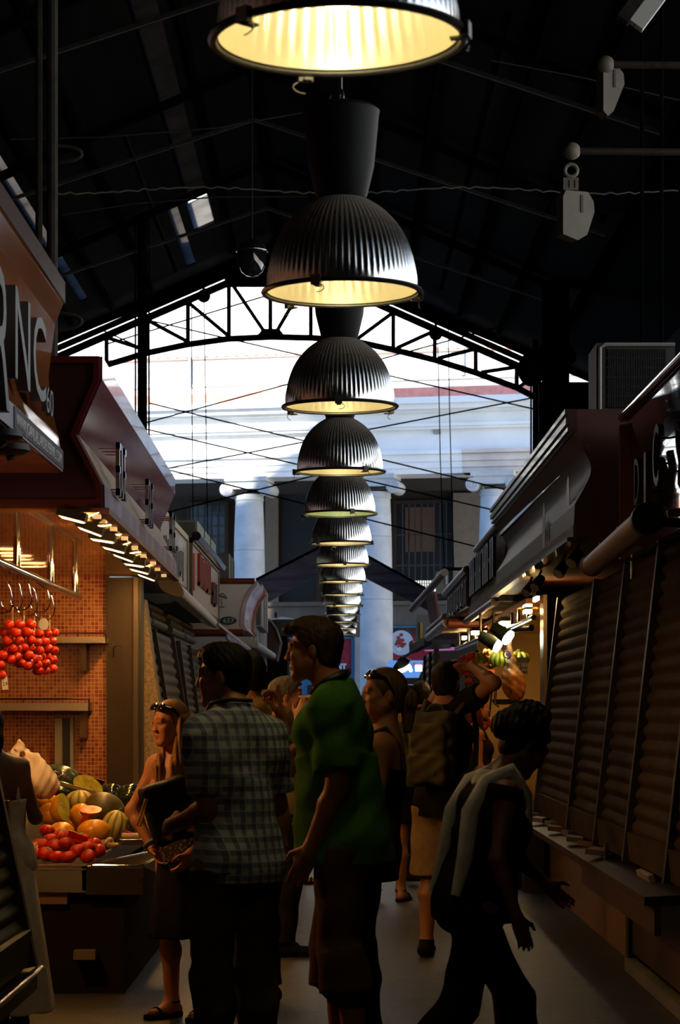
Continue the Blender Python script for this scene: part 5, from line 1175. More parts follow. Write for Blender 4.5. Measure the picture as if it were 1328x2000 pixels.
# air conditioner on the roof of the right stalls
a, b = P(1165, 670, 13.9), P(1318, 803, 13.9)
t = thing('air_conditioner', 'dark grilled air conditioning unit on top of the right stalls', 'air conditioner', (1.8, 14, b.z))
MB().box((a.x, 13.9, b.z-.01), (b.x, 14.35, a.z)).build('case', mat('ac_case', (.035, .035, .033), .6), t)
m = MB(); n = 34
for k in range(n): x = a.x+.07+(b.x-a.x-.12)*k/n; m.box((x, 13.88, b.z+.02), (x+.004, 13.9, a.z-.04))
for k in range(7): z = b.z+.03+(a.z-b.z-.07)*k/6; m.box((a.x+.06, 13.88, z), (b.x-.05, 13.9, z+.004))
m.build('grille', mat('ac_grille', (.03, .03, .028), .5), t)
MB().box((a.x+.06, 13.892, b.z+.02), (b.x-.05, 13.9, a.z-.03)).build('fan_recess', BLACK, t)
m = MB(); m.tube([(a.x+.02, 13.89, b.z), (a.x+.02, 13.89, a.z-.03), (a.x+.05, 13.89, a.z-.01), (b.x, 13.89, a.z-.01)], .012, 6); m.build('edge', mat('ac_edge', (.30, .29, .27), .5), t)
for x in (a.x+.3, a.x+.42): MB().cyl((x, 14.1, a.z), (x, 14.1, 6), .012).build('pipe', IRON, t)

# ================================================================ RIGHT: ham and fruit stall
t = thing('lettered_stall_hood', 'grey stall hood with tall black letters on the right, over the ham', 'stall hood', (1.6, 22, 2.4))
YA, YB = 20.05, 24.6
prof = pxprof([(1010, 1000), (985, 1060), (975, 1100), (969, 1172)], YA)
prof = [(1.47, 3.15), (1.47, 3.08), (1.43, 2.8), (1.39, 2.55), (1.345, 2.39)]
extr(MB(), [(x, z) for x, z in prof]+[(2.9, prof[-1][1]), (2.9, prof[0][1])], YA, YB).build('body', mat('grey_hood', (.10, .09, .078), .7, spec=.2), t)
m = MB(); m.cyl((1.46, YA, 3.15), (1.46, YB, 3.15), .04); m.build('top_roll', mat('grey_roll', (.14, .11, .11), .4), t, smooth=60)
m = MB(); m.cyl((1.345, YA, 2.385), (1.345, YB, 2.385), .035); m.build('bottom_roll', mat('mauve_roll', (.12, .085, .10), .3), t, smooth=60)
m = MB(); rr = random.Random(8)
for k in range(11):
    y = 20.35+k*.36; x = 1.40
    m.box((x-.05, y, 2.62), (x-.02, y+.10, 2.98))
    if k % 3 != 1: m.box((x-.05, y+.2, 2.62), (x-.02, y+.27, 2.98))
    if k % 2: m.box((x-.05, y+.05, 2.78), (x-.02, y+.22, 2.82))
    else: m.box((x-.05, y+.05, 2.94), (x-.02, y+.22, 2.98))
m.build('black_letters', mat('black_gloss', (.008, .012, .014), .3), t)
t = thing('red_end_hood', 'stall hood with a red rounded end on the right, beyond the black letters', 'stall hood', (1.5, 27, 2.4))
YA, YB = 24.75, 30.0
prof = [(1.36, 2.94), (1.40, 2.90), (1.41, 2.6), (1.39, 2.55), (1.16, 2.42), (1.14, 2.36)]
RB = mat('brick_roll', (.085, .012, .006), .5)
extr(MB(), prof+[(2.9, 2.36), (2.9, 2.94)], YA, YB).build('body', mat('grey_hood2', (.16, .13, .11), .5), t)
m = MB(); m.box((1.36, YA-.03, 2.55), (1.48, YA+.0, 2.95)); m.cyl((1.36, YA-.01, 2.94), (2.9, YA-.01, 2.94), .05); m.cyl((1.16, YA-.01, 2.38), (2.9, YA-.01, 2.38), .06); m.build('red_edge', RB, t, smooth=50)
m = MB(); m.cyl((1.36, YA, 2.95), (1.36, YB, 2.95), .04); m.cyl((1.15, YA, 2.38), (1.15, YB, 2.38), .05); m.build('metal_rolls', mat('pale_roll', (.30, .24, .23), .35, .5), t, smooth=60)
strokes(t, mat('black_gloss', (.008, .012, .014), .3), 1.40, [25.2+.38*k for k in range(12)], 2.6, 2.86, -1, th=.03, seed=6)
t = thing('striped_awning', 'folded pink striped awning on metal rollers at the far right', 'awning', (1.2, 32, 2.4))
MB().hexa([P(830, 1163, 33), P(848, 1155, 31.5), P(848, 1155, 31.5)+Vector((.03, 0, 0)), P(830, 1163, 33)+Vector((.03, 0, 0)), P(840, 1218, 33), P(857, 1215, 31.5), P(857, 1215, 31.5)+Vector((.03, 0, 0)), P(840, 1218, 33)+Vector((.03, 0, 0))]).build('cloth', stripe_mat('pink_stripes', [(.28, .08, .08), (.34, .16, .15), (.25, .06, .07)], 'Y', .5, .7), t)
for (a, b, r_) in (((805, 1190, 34), (868, 1118, 29), .05), ((838, 1232, 33), (870, 1205, 30.2), .05)): MB().cyl(P(*a), P(*b), r_).build('roller', mat('worn_aluminium', (.33, .27, .24), .38, .7), t, smooth=60)
t = thing('grey_junction_box', 'grey metal box mounted above the far right stalls', 'box', P(862, 1120, 36)); a, b = P(853, 1116, 36), P(876, 1160, 36)
MB().box((a.x, 36, b.z), (b.x, 36.4, a.z)).build('case', GREYG, t); MB().box((b.x-.05, 35.98, b.z+.15), (b.x-.02, 36, a.z-.02)).build('bright_edge', mat('edge_white', (.55, .55, .55), .4), t)
MB().cyl((2.85, 36.2, 0), (2.85, 36.2, a.z+.06), .04).build('pole', IRON, t); MB().bar((a.x+.1, 36.2, a.z+.05), (2.9, 36.2, a.z+.05), .05, .05).build('arm', IRON, t)
t = thing('food_sign', 'sign board with yellow marks at the far right above the aisle', 'sign', P(825, 1230, 36)); a, b = P(815, 1198, 36), P(842, 1260, 36)
MB().box((a.x, 36.5, b.z), (b.x, 36.6, a.z)).build('board', mat('board_grey', (.16, .16, .17), .6), t); m = MB(); m.box((a.x+.06, 36.47, b.z+.12), (a.x+.10, 36.5, a.z-.12)); m.build('yellow_marks', mat('yellow_mark', (.5, .36, .03), .5), t)
t = thing('lamp_strip', 'black lamp strip hanging at the far right with a pale shade', 'lamp', P(820, 1265, 32))
MB().bar(P(806, 1268, 32), P(836, 1252, 31), .10, .10).build('housing', BLACK, t); MB().ell(P(806, 1259, 31.9), (.055, .05, .06)).build('shade', mat('pale_shade', (.6, .45, .22), .5), t, smooth=60)
t = thing('black_floodlight', 'black floodlight with a bright bulb at the far right end of the aisle', 'floodlight', P(790, 1300, 38))
MB().cyl(P(775, 1292, 38), P(792, 1304, 38), .12, .16).build('head', BLACK, t, smooth=50); MB().tube([P(778, 1312, 37.8), P(790, 1308, 37.8), P(802, 1300, 37.8)], .035, 8).build('lamp_tube', emat('white_tube', (1, .98, .8), 3), t); MB().ell(P(802, 1309, 37.8), (.03, .03, .03)).build('bulb', emat('white_tube', (1, .98, .8), 3), t); MB().bar(P(776, 1290, 38), P(830, 1262, 38), .04, .04).build('arm', BLACK, t)
# far fish stall: purple tube light, shutters
t = thing('tube_light', 'pinkish fluorescent tube in the far right fish stall', 'lamp', P(820, 1304, 36), group=None)
MB().cyl(P(811, 1305, 36), P(824, 1305, 36), .05).build('tube', emat('pink_tube', (1, .6, .9), 5), t); MB().bar(P(806, 1298, 36.1), P(832, 1298, 36.1), .14, .05).build('housing', mat('mauve_housing', (.3, .2, .28), .5), t)
t = thing('neon_strip', 'thin purple glowing strip below the rolled awning on the right', 'lamp', P(850, 1268, 31)); MB().bar(P(833, 1269, 32), P(884, 1267, 29.6), .05, .04).build('tube', emat('purple_tube', (.6, .18, .55), .5), t); MB().bar(P(833, 1265, 32), P(884, 1262, 29.6), .06, .06).build('housing', BLACK, t)
shutter('roller_shutter', 'narrow far right shutter beside the pink glow', 1, (30.6, 32.3, 34.4), 2.25, .4, 1.30, 1.26, .11)
t = thing('lit_display', 'glowing pink display at the far end of the right stalls', 'display', P(830, 1320, 37)); MB().box((P(829, 1300, 37).x, 37, .5), (P(838, 1300, 37).x, 37.3, 2.3)).build('board', mat('pink_board', (.45, .15, .25), .5, var=.6, vscale=14, emit=(1, .25, .5), estr=.25), t)
m = MB(); rr = random.Random(2)
for k in range(14): m.ell(P(rr.uniform(829, 838), rr.uniform(1312, 1332), 36.9), (.035, .03, .03), seg=8, rings=6)
m.build('red_goods', mat('red_goods', (.5, .02, .03), .4), t)
# interior of the ham stall
YB0, YB1 = 18.6, 26.0
tag(MB().box((1.55, YB1, 0), (3.3, YB1+.1, 2.37)).build('ochre_partition', mat('ochre_wall', (.55, .34, .10), .5, var=.15, vscale=3)), 'yellow lit partition at the back of the ham stall', 'partition')
tag(MB().box((1.62, 18.55, 0), (3.3, 18.62, 2.37)).build('stall_side_panel', DARKWALL), 'dark side panel between the right shutters and the ham stall', 'panel')
tag(MB().box((1.5, 18.6, 2.30), (3.3, 26, 2.345)).build('stall_ceiling', mat('copper_ceiling', (.55, .25, .10), .2, .5)), 'coppery shiny ceiling of the ham stall', 'ceiling panel')
tag(MB().box((1.42, 18.6, 0), (1.75, 26, .62)).build('stall_counter', mat('counter_base', (.03, .02, .015), .6)), 'dark counter of the ham stall behind the red haired woman', 'counter')
tag(MB().box((1.615, 18.3, .7), (1.645, 18.6, 2.36)).build('jamb_strip', mat('jamb_metal', (.40, .30, .2), .3, .8)), 'thin lit metal jamb at the near end of the ham stall', 'jamb')
for k, (px, py, Y, w_) in enumerate(((1030, 1195, 19.4, 12), (985, 1218, 20.5, 16), (1003, 1205, 22.5, 10), (935, 1236, 24.2, 26), (905, 1246, 27.2, 10), (884, 1221, 28.4, 20), (1047, 1170, 17.6, 6))):  # the nearest one is added to brighten the red haired woman
    c = P(px, py, Y); l = thing('stall_light', '%s warm glowing light under the right hoods, counting from the shutters' % ('second', 'third', 'fourth', 'fifth', 'sixth', 'farthest', 'nearest')[k], 'lamp', c, group='warm lights of the ham stall')
    MB().cbox(c, (w_*Y/F, .3, .03)).build('glow', emat('stall_glow', (1, .56, .18), 140), l); MB().cbox(c+Vector((0, 0, .035)), (w_*Y/F*1.2, .34, .04)).build('housing', BLACK, l)
t = thing('hanging_rail', 'chrome rail with ceiling posts in the ham stall', 'rail', (1.55, 21, 1.9))
MB().cyl(P(990, 1230, 20.6), P(1042, 1206, 18.9), .024).build('bar', CHROME, t, smooth=60); MB().cyl(P(893, 1267, 26.2), P(944, 1245, 23.4), .026).build('bar', CHROME, t, smooth=60); MB().cyl(P(1004, 1229, 20.2), P(1038, 1226, 20.0), .03).build('bar', CHROME, t, smooth=60)
for px, py, Y in ((997, 1228, 20.4), (1028, 1212, 19.4), (898, 1266, 26), (916, 1258, 25), (928, 1252, 24.3), (1010, 1222, 19.9)):
    c = P(px, py, Y); MB().cyl(c, (c.x, c.y, 2.31), .024).build('hanger_post', CHROME, t, smooth=60)
for k, (px, py, Y) in enumerate(((985, 1240, 19.9), (965, 1256, 20.6))):
    c = P(px, py, Y); l = thing('shaded_spot', '%s spotlight with a cold white glow above the bananas' % ('right', 'left')[k], 'spotlight', c, group='cold spotlights above the bananas')
    d = Vector((-.035, -.01, -.055)) if k else Vector((-.02, -.03, -.06)); top = c+Vector((-.09 if k == 0 else -.12, .05, .07))
    ax = (c-top).normalized(); e = c+ax*.03
    MB().cyl(top, e, .05, .068).build('shade', mat('green_black_shade', (.006, .012, .010), .35), l, smooth=50)
    q = ax.to_track_quat('Z', 'Y').to_matrix(); MB().lathe([(.001, .002), (.066, .004), (.067, .025)], e, 24, q).build('glow', emat('cold_glow', (.75, 1, .85), 22), l, smooth=50)
    MB().cyl(top, (top.x, top.y, 2.31), .012).build('stem', BLACK, l)
# ham
f = Field(.006); Y = 20.0
def hp(px, py, dy=0): return np.array(P(px, py, Y+dy))
f.cap(hp(994, 1256), hp(999, 1290), .020, .032, k=.03); f.cap(hp(999, 1290), hp(1002, 1320), .032, .075, k=.05); f.ell(hp(1003, 1336), (.098, .075, .135), k=.05); f.ell(hp(1011, 1346), (.06, .06, .10), k=.05); f.ell(hp(992, 1325), (.05, .05, .10), k=.04)
f.noise = lambda X, Y, Z: .0035*np.sin(X*60+Z*35)*np.sin(Y*50+Z*20)+.002*np.sin(Z*90+X*70)
o = f.build('cured_ham', mat('ham_skin', (.50, .17, .035), .38, var=.6, vscale=16, bump=.5, bscale=30, coat=.3)); tag(o, 'golden brown cured ham leg hanging in front of the right stall', 'ham')
MB().cyl(P(996, 1240, Y), P(996, 1260, Y), .014).build('hoof_string', mat('twine_pale', (.6, .45, .3), .8), o)
m = MB(); c = P(990, 1278, Y-.04); m.torus(c, .030, .007, (0, 1, .1)); m.cbox(c, (.02, .003, .03)); m.build('label_ring', mat('label_purple', (.12, .05, .12), .5), o); MB().cbox(P(992, 1291, Y-.045), (.03, .004, .026)).build('tag', WHITEP, o)
tag(MB().tube([P(996, 1228, Y), P(1000, 1234, Y), P(998, 1241, Y)], .005, 6).build('meat_hook', CHROME), 'hook that the cured ham hangs from', 'hook')
# bananas
BAN = mat('banana_green', (.19, .21, .014), .4, var=.35, vscale=14); BANY = mat('banana_tip', (.05, .05, .01), .6)
def bananas(cx, cy, w_, Y, n, label, col=BAN, flip=1):
    c = P(cx, cy, Y); t = thing('banana_hand', label, 'bananas', c, group='hands of bananas in the ham stall'); s = w_*Y/F
    MB().ell(c+Vector((0, 0, s*.36)), (.03, .03, .035)).build('crown', BANY, t, smooth=60)
    for k in range(n):
        a = (k/(n-1)-.5)*2.2; y = -.04 if k % 2 else .0
        pts = [c+Vector((s*(.06*a), y, s*.36))]+[c+Vector((s*(.10*a+.42*math.sin(a)*math.sin(q)), y-.05*math.sin(q), s*(.36-.62*(1-math.cos(q))*.75*math.cos(a*.5)))) for q in (.35, .8, 1.2, 1.6, 1.95)]
        MB().tube(pts, [.008, .016, .021, .022, .017, .007], 8).build('banana', col, t, smooth=70)
bananas(977, 1290, 42, 20.8, 10, 'large green banana hand below the cold spotlights')
bananas(1013, 1288, 36, 20.7, 7, 'green bananas half hidden behind the ham')
bananas(931, 1288, 34, 23.6, 7, 'smaller yellow green banana hand hanging on the left of the ham stall', mat('banana_yellow', (.50, .42, .04), .4, var=.2, vscale=14))
m = MB(); m.tube([P(929, 1276, 23.6), P(935, 1256, 23.6), P(942, 1276, 23.6)], .004, 5); tag(m.build('hanging_string', TWINE), 'string holding the smaller banana hand', 'string')
c = P(912, 1290, 22.6); t = thing('tomato_bunch', 'bright red tomatoes above the backpack man\'s raised hand', 'tomatoes', c)
for k in range(12): MB().ell(c+Vector((random.uniform(-.05, .06), random.uniform(-.03, .03), random.uniform(-.05, .06))), (.028, .028, .026), seg=12, rings=8).build('tomato', TOM, t, smooth=80)
c = P(916, 1319, 22.4); t = thing('tomato_bunch', 'bright red tomatoes below the backpack man\'s raised forearm', 'tomatoes', c)
for k in range(7): MB().ell(c+Vector((random.uniform(-.03, .03), random.uniform(-.03, .03), random.uniform(-.06, .05))), (.028, .028, .026), seg=12, rings=8).build('tomato', TOM, t, smooth=80)
t = thing('net_of_onions', 'net of small brown onions hanging behind the bananas', 'onions', P(955, 1290, 24.2))
ONI = mat('onion_skin', (.40, .19, .07), .35, var=.4, vscale=12); rr = random.Random(4)
for k in range(26): MB().ell(P(rr.uniform(945, 966), rr.uniform(1270, 1305), 24.2+rr.uniform(-.1, .1)), (.026, .026, .028), seg=10, rings=8).build('onion', ONI, t, smooth=80)
tag(MB().box((P(940, 1, 24.4).x, 24.4, P(0, 1322, 24.4).z), (P(966, 1, 24.4).x, 24.7, P(0, 1308, 24.4).z)).build('wooden_shelf', mat('shelf_orange', (.35, .09, .02), .5)), 'reddish shelf edge under the net of onions', 'shelf')
a, b = P(1008, 1284, 20.4), P(1030, 1316, 20.4); t = thing('price_board', 'black price board with chalk figures beside the ham', 'board', a)
MB().box((a.x, 20.4, b.z), (b.x, 20.42, a.z)).build('slate', BLACK, t); CHK = mat('chalk', (.42, .36, .28), .9)
text("2'00", (a.x+.012, 20.395, a.z-.085), (1, 0, 0), (0, 0, 1), .052, CHK, 'figures', t, .001, .08); text('KG', (a.x+.05, 20.395, a.z-.12), (1, 0, 0), (0, 0, 1), .03, CHK, 'unit', t, .001)
a, b = P(908, 1318, 23), P(938, 1350, 23); t = thing('chalk_board', 'black board covered in chalk scribbles under the raised arm', 'board', a)
MB().box((a.x, 23, b.z), (b.x, 23.02, a.z)).build('slate', BLACK, t)
m = MB(); rr = random.Random(7)
for k in range(5):
    z = a.z-.03-.028*k; pts = [Vector((a.x+.02+.0125*j, 22.995, z+.010*math.sin(j*2.3+k)*rr.uniform(.4, 1)+.004*j*.4)) for j in range(9)]; m.tube(pts, .0022, 4)
m.build('scribble', CHK, t)
t = thing('hanging_scale', 'hanging metal scale with a shallow pan left of the ham', 'scale', P(975, 1370, 21)); (MB().tube([P(972, 1320, 20.9), P(968, 1350, 20.9), P(966, 1375, 20.9), P(975, 1380, 20.9)], .012, 8).build('arm', STEEL, t, smooth=60))
MB().lathe([(.01, -.03), (.10, -.025), (.125, .02), (.12, .02), (.095, -.018), (.01, -.024)], P(985, 1370, 21.2), 28).build('pan', STEEL, t, smooth=50)
tag(MB().cyl(P(955, 1400, 19), P(961, 1345, 19), .008).build('display_stick', BLACK), 'thin black stand behind the red haired woman', 'stand')
for k, (px, py) in enumerate(((952, 1415), (957, 1409), (947, 1420), (960, 1416))):
    tag(MB().ell(P(px, py, 18.8), (.026, .026, .024), seg=12, rings=8).build('tomato', TOM, smooth=80), ('second', 'third', 'leftmost', 'rightmost')[k]+' red tomato on the counter beside the red haired woman', 'tomato', 'tomatoes on the ham stall counter')
# ================================================================ people
_ev0 = Field.ev; _bb0 = Field.bb
def _bb(s, q):
    if q[0] == 'y': return _bb0(s, ('c',)+q[1:])
    return _bb0(s, q)
def _ev(s, q, X):
    if q[0] != 'y': return _ev0(s, q, X)
    ba = q[2]-q[1]; L_ = np.linalg.norm(ba); d = ba/L_; pa = X-q[1]; t = pa @ d
    rad = np.linalg.norm(pa-t[..., None]*d, axis=-1)-(q[3]+(q[4]-q[3])*np.clip(t/L_, 0, 1))
    return np.maximum(rad, np.abs(t-L_/2)-L_/2)
Field.bb = _bb; Field.ev = _ev
def _cy(s, a, b, ra, rb=None, k=.02, sub=False): s.p.append(('y', np.array(a, float), np.array(b, float), ra, ra if rb is None else rb, k, sub)); return s
Field.cyl = _cy
A = lambda *x: np.array(x, float)
def nz(v): return v/np.linalg.norm(v)
SKINM = attr_mat('skin', .5)
def rotm(axis, deg): return np.array(Matrix.Rotation(math.radians(deg), 3, axis))
HAIRN = {}
def hair_mat(n, c):
    if n not in HAIRN: HAIRN[n] = mat('hair_'+n, c, .6, spec=.2, bump=.8, bscale=90, stretch=(1, 1, .12), var=.35, vscale=60, bdist=.006)
    return HAIRN[n]

class Fig:
    def __init__(s, label, px, Y, yaw, H, sex='m', lean=0, side=0, twist=0, hy=0, hp=0, hr=0, hfwd=0, skin=(.42, .20, .11), h=.007, legs=None, arms=None, group=None, wide=1):
        s.s = k = H/1.75; s.H = H; s.sex = sex; s.h = h; s.skin = skin; s.wide = wide
        s.loc = A((px-CX)*Y/F, Y, 0); s.yaw = math.radians(yaw)
        s.root = thing('person', label, 'person', tuple(s.loc), -s.yaw, group=group, local=True)
        s.Rw = np.array(Matrix.Rotation(-s.yaw, 3, 'Z'))
        s.piv = A(0, 0, .95*k)
        s.Ru = rotm('Y', side) @ rotm('X', -lean); s.Rt = s.Ru @ rotm('Z', -twist)
        w = (1.0 if sex == 'm' else .88)*wide; s.w = w
        s.sh = {-1: s.U(A(-.170*w, -.012, 1.405)*k), 1: s.U(A(.170*w, -.012, 1.405)*k)}
        s.neck = s.U(A(0, -.012, 1.47)*k)
        s.C = s.U(A(0, .03+hfwd, 1.632)*k) if True else 0
        s.Rh = rotm('Z', -hy) @ rotm('X', hp) @ rotm('Y', hr)
        s.hs = .97*(1.0 if sex == 'm' else .95)*(.5+.5*k)
        hw = .095 if sex == 'm' else .10
        s.hip = {-1: A(-hw, 0, .92)*k, 1: A(hw, 0, .92)*k}
        lg = legs or {}
        s.kn, s.an, s.toe = {}, {}, {}
        for sd in (-1, 1):
            L_ = lg.get(sd, {})
            s.kn[sd] = A(*L_.get('k', (sd*.10, .025, .50)))*k; s.an[sd] = A(*L_.get('a', (sd*.105, -.02, .085)))*k
            td = L_.get('t', sd*12); s.toe[sd] = s.an[sd]+A(.15*math.sin(math.radians(td)), .15*math.cos(math.radians(td)), L_.get('tz', -.055))*k
        s.el, s.wr, s.hand = {}, {}, {}
        for sd in (-1, 1):
            a = (arms or {}).get(sd, {})
            la, lf = .285*k, .25*k; s.sh[sd] = s.sh[sd]+A(0, 0, a.get('su', 0))
            if 'el' in a: s.el[sd] = s.ray(s.sh[sd], *a['el'], la)
            else: s.el[sd] = s.sh[sd]+nz(A(*a.get('ud', (sd*.14, -.06, -1))))*la
            if 'wr' in a: s.wr[sd] = s.ray(s.el[sd], *a['wr'], lf)
            else: s.wr[sd] = s.el[sd]+nz(A(*a.get('fd', (sd*-.02, .30, -1))))*lf
            f = nz(s.wr[sd]-s.el[sd])
            d = nz(A(*a['hd'])) if 'hd' in a else f
            n = A(*a['pn']) if 'pn' in a else A(-sd, 0, 0); n = nz(n-d*(n @ d))
            s.hand[sd] = (d, n, a.get('curl', .35))
        s.field()
    def U(s, p): return s.Rt @ (p-s.piv)+s.piv
    def unz(s, X, Y, Z):
        q = np.stack([X, Y, Z], -1)-s.piv; return q @ s.Rt + s.piv      # back into upright torso axes
    def toL(s, w): return s.Rw.T @ (np.array(w)-s.loc)
    def ray(s, S, px, py, sign, L_):
        Sw = s.Rw @ S+s.loc; d = A((px-CX)/F, 1, (HY-py)/F); C = A(0, 0, CH)
        a = d @ d; b = d @ (C-Sw); c = (C-Sw) @ (C-Sw)-L_*L_; D = b*b-a*c
        y = (-b+sign*math.sqrt(D))/a if D > 0 else -b/a
        p = C+y*d
        if D <= 0: p = Sw+nz(p-Sw)*L_
        return s.toL(p)
    def torso(s, f, e=0, kk=.05):
        k, w = s.s, s.w; R = s.Rt; U = s.U
        m = s.sex == 'm'
        f.ell(A(0, 0, .95)*k, (A(.160 if m else .172, .118, .13)*k*A(s.wide, 1, 1)+e), k=kk)
        f.ell(U(A(0, .005, 1.09)*k), A(.148 if m else .125, .105, .17)*k*A(s.wide, s.wide, 1)+e, R, k=kk)
        f.ell(U(A(0, 0, 1.29)*k), A(.165*w, .118, .19)*k+e, R, k=kk)
        for sd in (-1, 1):
            f.ell(U(A(sd*.075, -.06, .93)*k) if False else A(sd*.075, -.06, .92)*k, A(.082, .075, .095)*k+e, k=kk)
            f.cap(s.U(A(sd*.03, -.02, 1.46)*k), s.sh[sd], .050*k+e, .052*k+e, k=kk)
            f.ell(U(A(sd*.085*w, -.05, 1.33)*k), A(.075, .06, .12)*k+e, R, k=kk)
            if m and sd > 0: f.cap(U(A(.0, -.03, 1.43)*k), s.neck-s.Rt @ A(0, 0, .03)*k, .075*k+e*.6, .060*k+e*.3, k=.04)
            if m: f.ell(U(A(sd*.075, .07, 1.33)*k), A(.085, .05, .07)*k+e, R, k=kk)
            else: f.ell(U(A(sd*.075, .085, 1.275)*k), A(.066, .062, .066)*k+e, R, k=.035)
    def field(s):
        k = s.s; f = Field(s.h); s.torso(f); U = s.U; m = s.sex == 'm'; q = 1.0 if m else .86
        hC = s.C; Rh = s.Rh; hs = s.hs
        H_ = lambda x, y, z: hC+Rh @ (A(x, y, z)*hs)
        f.cap(s.neck, H_(0, -.022, -.05), .060*k*q, .056*k*q, k=.035)
        if m: f.cap(U(A(.0, -.03, 1.43)*k), s.neck, .075*k, .058*k, k=.04)
        # head
        f.ell(H_(0, -.012, .035), A(.074, .094, .084)*hs, Rh, k=.03)
        f.ell(H_(0, .028, -.032), A(.058, .064, .078)*hs, Rh, k=.03)
        f.ell(H_(0, .072, -.098), A(.026 if m else .020, .022, .019)*hs, Rh, k=.025)
        for sd in (-1, 1):
            f.cap(H_(sd*.054, .0, -.05), H_(sd*.02, .068, -.098), .020*hs, .018*hs, k=.025)
            f.ell(H_(sd*.043, .066, -.018), A(.023, .02, .018)*hs, Rh, k=.02)
            f.ell(H_(sd*.036, .056, -.052), A(.024, .026, .028)*hs, Rh, k=.022)
            f.ell(H_(sd*.034, .103, .010), A(.019, .016, .013)*hs, Rh, k=.012, sub=True)
            f.ell(H_(sd*.033, .079, .010), A(.016, .0135, .0125)*hs, Rh, k=.006)
            f.cap(H_(sd*.046, .078, .030), H_(sd*.014, .090 if m else .086, .028), .009*hs, .009*hs, k=.012)
            f.ell(H_(sd*.078, -.010, -.006), A(.009, .019, .032)*hs, Rh @ rotm('X', -12) @ rotm('Z', sd*20), k=.008)
            f.ell(H_(sd*.088, -.002, .0), A(.007, .009, .016)*hs, Rh, k=.006, sub=True)
            f.ell(H_(sd*.012, .104, -.030), A(.010, .010, .008)*hs, Rh, k=.008)
        f.cap(H_(0, .088, .020), H_(0, .107 if m else .101, -.024 if m else -.021), .008*hs, (.0105 if m else .009)*hs, k=.014)
        for z, r_, y in ((-.056, .0065, .093), (-.068, .0075, .091)):
            f.cap(H_(-.019, y-.009, z*.5-.029), H_(0, y, z), .0045*hs, r_*hs, k=.006); f.cap(H_(.019, y-.009, z*.5-.029), H_(0, y, z), .0045*hs, r_*hs, k=.006)
        # arms, hands
        for sd in (-1, 1):
            f.cap(s.sh[sd], s.el[sd], .053*k*q, .038*k*q, k=.035)
            mid = s.el[sd]*.7+s.wr[sd]*.3
            f.cap(s.el[sd], mid, .038*k*q, .041*k*q, k=.03); f.cap(mid, s.wr[sd], .041*k*q, .027*k*q, k=.02)
            s.mkhand(f, sd)
            # legs
            f.cap(s.hip[sd], s.kn[sd], .086*k*(1 if m else .98), .055*k, k=.05)
            calf = s.kn[sd]*.68+s.an[sd]*.32+A(0, -.018, 0)*k
            f.cap(s.kn[sd], calf, .052*k, .055*k, k=.03); f.cap(calf, s.an[sd], .054*k, .036*k, k=.03)
            heel = s.an[sd]+A(0, -.045, -.045)*k
            f.cap(heel, s.toe[sd], .036*k, .026*k, k=.03); f.cap(s.an[sd], (heel+s.toe[sd])/2, .036*k, .034*k, k=.03)
        f.cut(lambda X, Y, Z: .006-Z)
        sk = A(*s.skin); lips = sk*A(.85, .45, .5); br = sk*.35
        def colfn(V):
            c = np.tile(sk, (len(V), 1)); q_ = ((V-hC) @ Rh)/hs
            x, y, z = q_.T
            lip = (np.abs(x) < .024) & (y > .08) & (z < -.049) & (z > -.077)
            w_ = np.clip(1-(np.abs(z+.062)/.013)**2, 0, 1)*np.clip(1-(x/.024)**2, 0, 1)*lip
            c = c*(1-w_[:, None])+lips*w_[:, None]
            b_ = (np.abs(np.abs(x)-.031) < .019) & (np.abs(z-.033+.08*(np.abs(x)-.031)) < .0045) & (y > .06)
            c[b_] = br
            return c
        s.body = f.build('body', SKINM, s.root, colfn=colfn)
        eyeW = mat('eye_white', (.55, .52, .48), .2); iris = mat('eye_iris', (.03, .02, .012), .15)
        for sd in (-1, 1):
            m_ = MB(); c = H_(sd*.033, .0815, .0095)
            m_.ell(Vector(c), (.0112*hs,)*3, seg=14, rings=10); m_.m = 1; m_.ell(Vector(c+Rh @ (A(0, .0075, 0)*hs)), (.0058*hs,)*3, seg=10, rings=8)
            m_.build('eye', [eyeW, iris], s.root, smooth=80)
    def mkhand(s, f, sd):
        k = s.s*(1 if s.sex == 'm' else .9); d, n, curl = s.hand[sd]; W = s.wr[sd]
        t = np.cross(n, d)*(-sd)            # towards the thumb
        R = np.stack([t, d, n], 1)
        f.cap(W, W+d*.03*k, .026*k, .028*k, k=.02)
        f.ell(W+d*.055*k, A(.040, .052, .017)*k, R, k=.012)
        for j, (o, L_) in enumerate(((.029, .075), (.010, .084), (-.010, .078), (-.028, .062))):
            p = W+d*(.092-.004*abs(j-1))*k+t*o*k; dd = nz(d+t*(o*1.2)); a = curl*(.7+.12*j)
            r = .0088*k
            for seg, fr in enumerate((.45, .32, .23)):
                ang = a*(seg+.6)
                v = nz(dd*math.cos(ang)+n*math.sin(ang)); e = p+v*L_*fr*k
                f.cap(p, e, r, r*.92, k=.005 if seg else .010); p = e; r *= .92
        p = W+d*.025*k+t*.030*k; v = nz(t*.75+d*.7+n*(.15+.4*curl)); e = p+v*.042*k; f.cap(p, e, .013*k, .011*k, k=.012)
        v2 = nz(d*.95+t*.25+n*(.1+.5*curl)); f.cap(e, e+v2*.034*k, .0105*k, .0085*k, k=.005)
    def hd(s, x, y, z): return s.C+s.Rh @ (A(x, y, z)*s.hs)
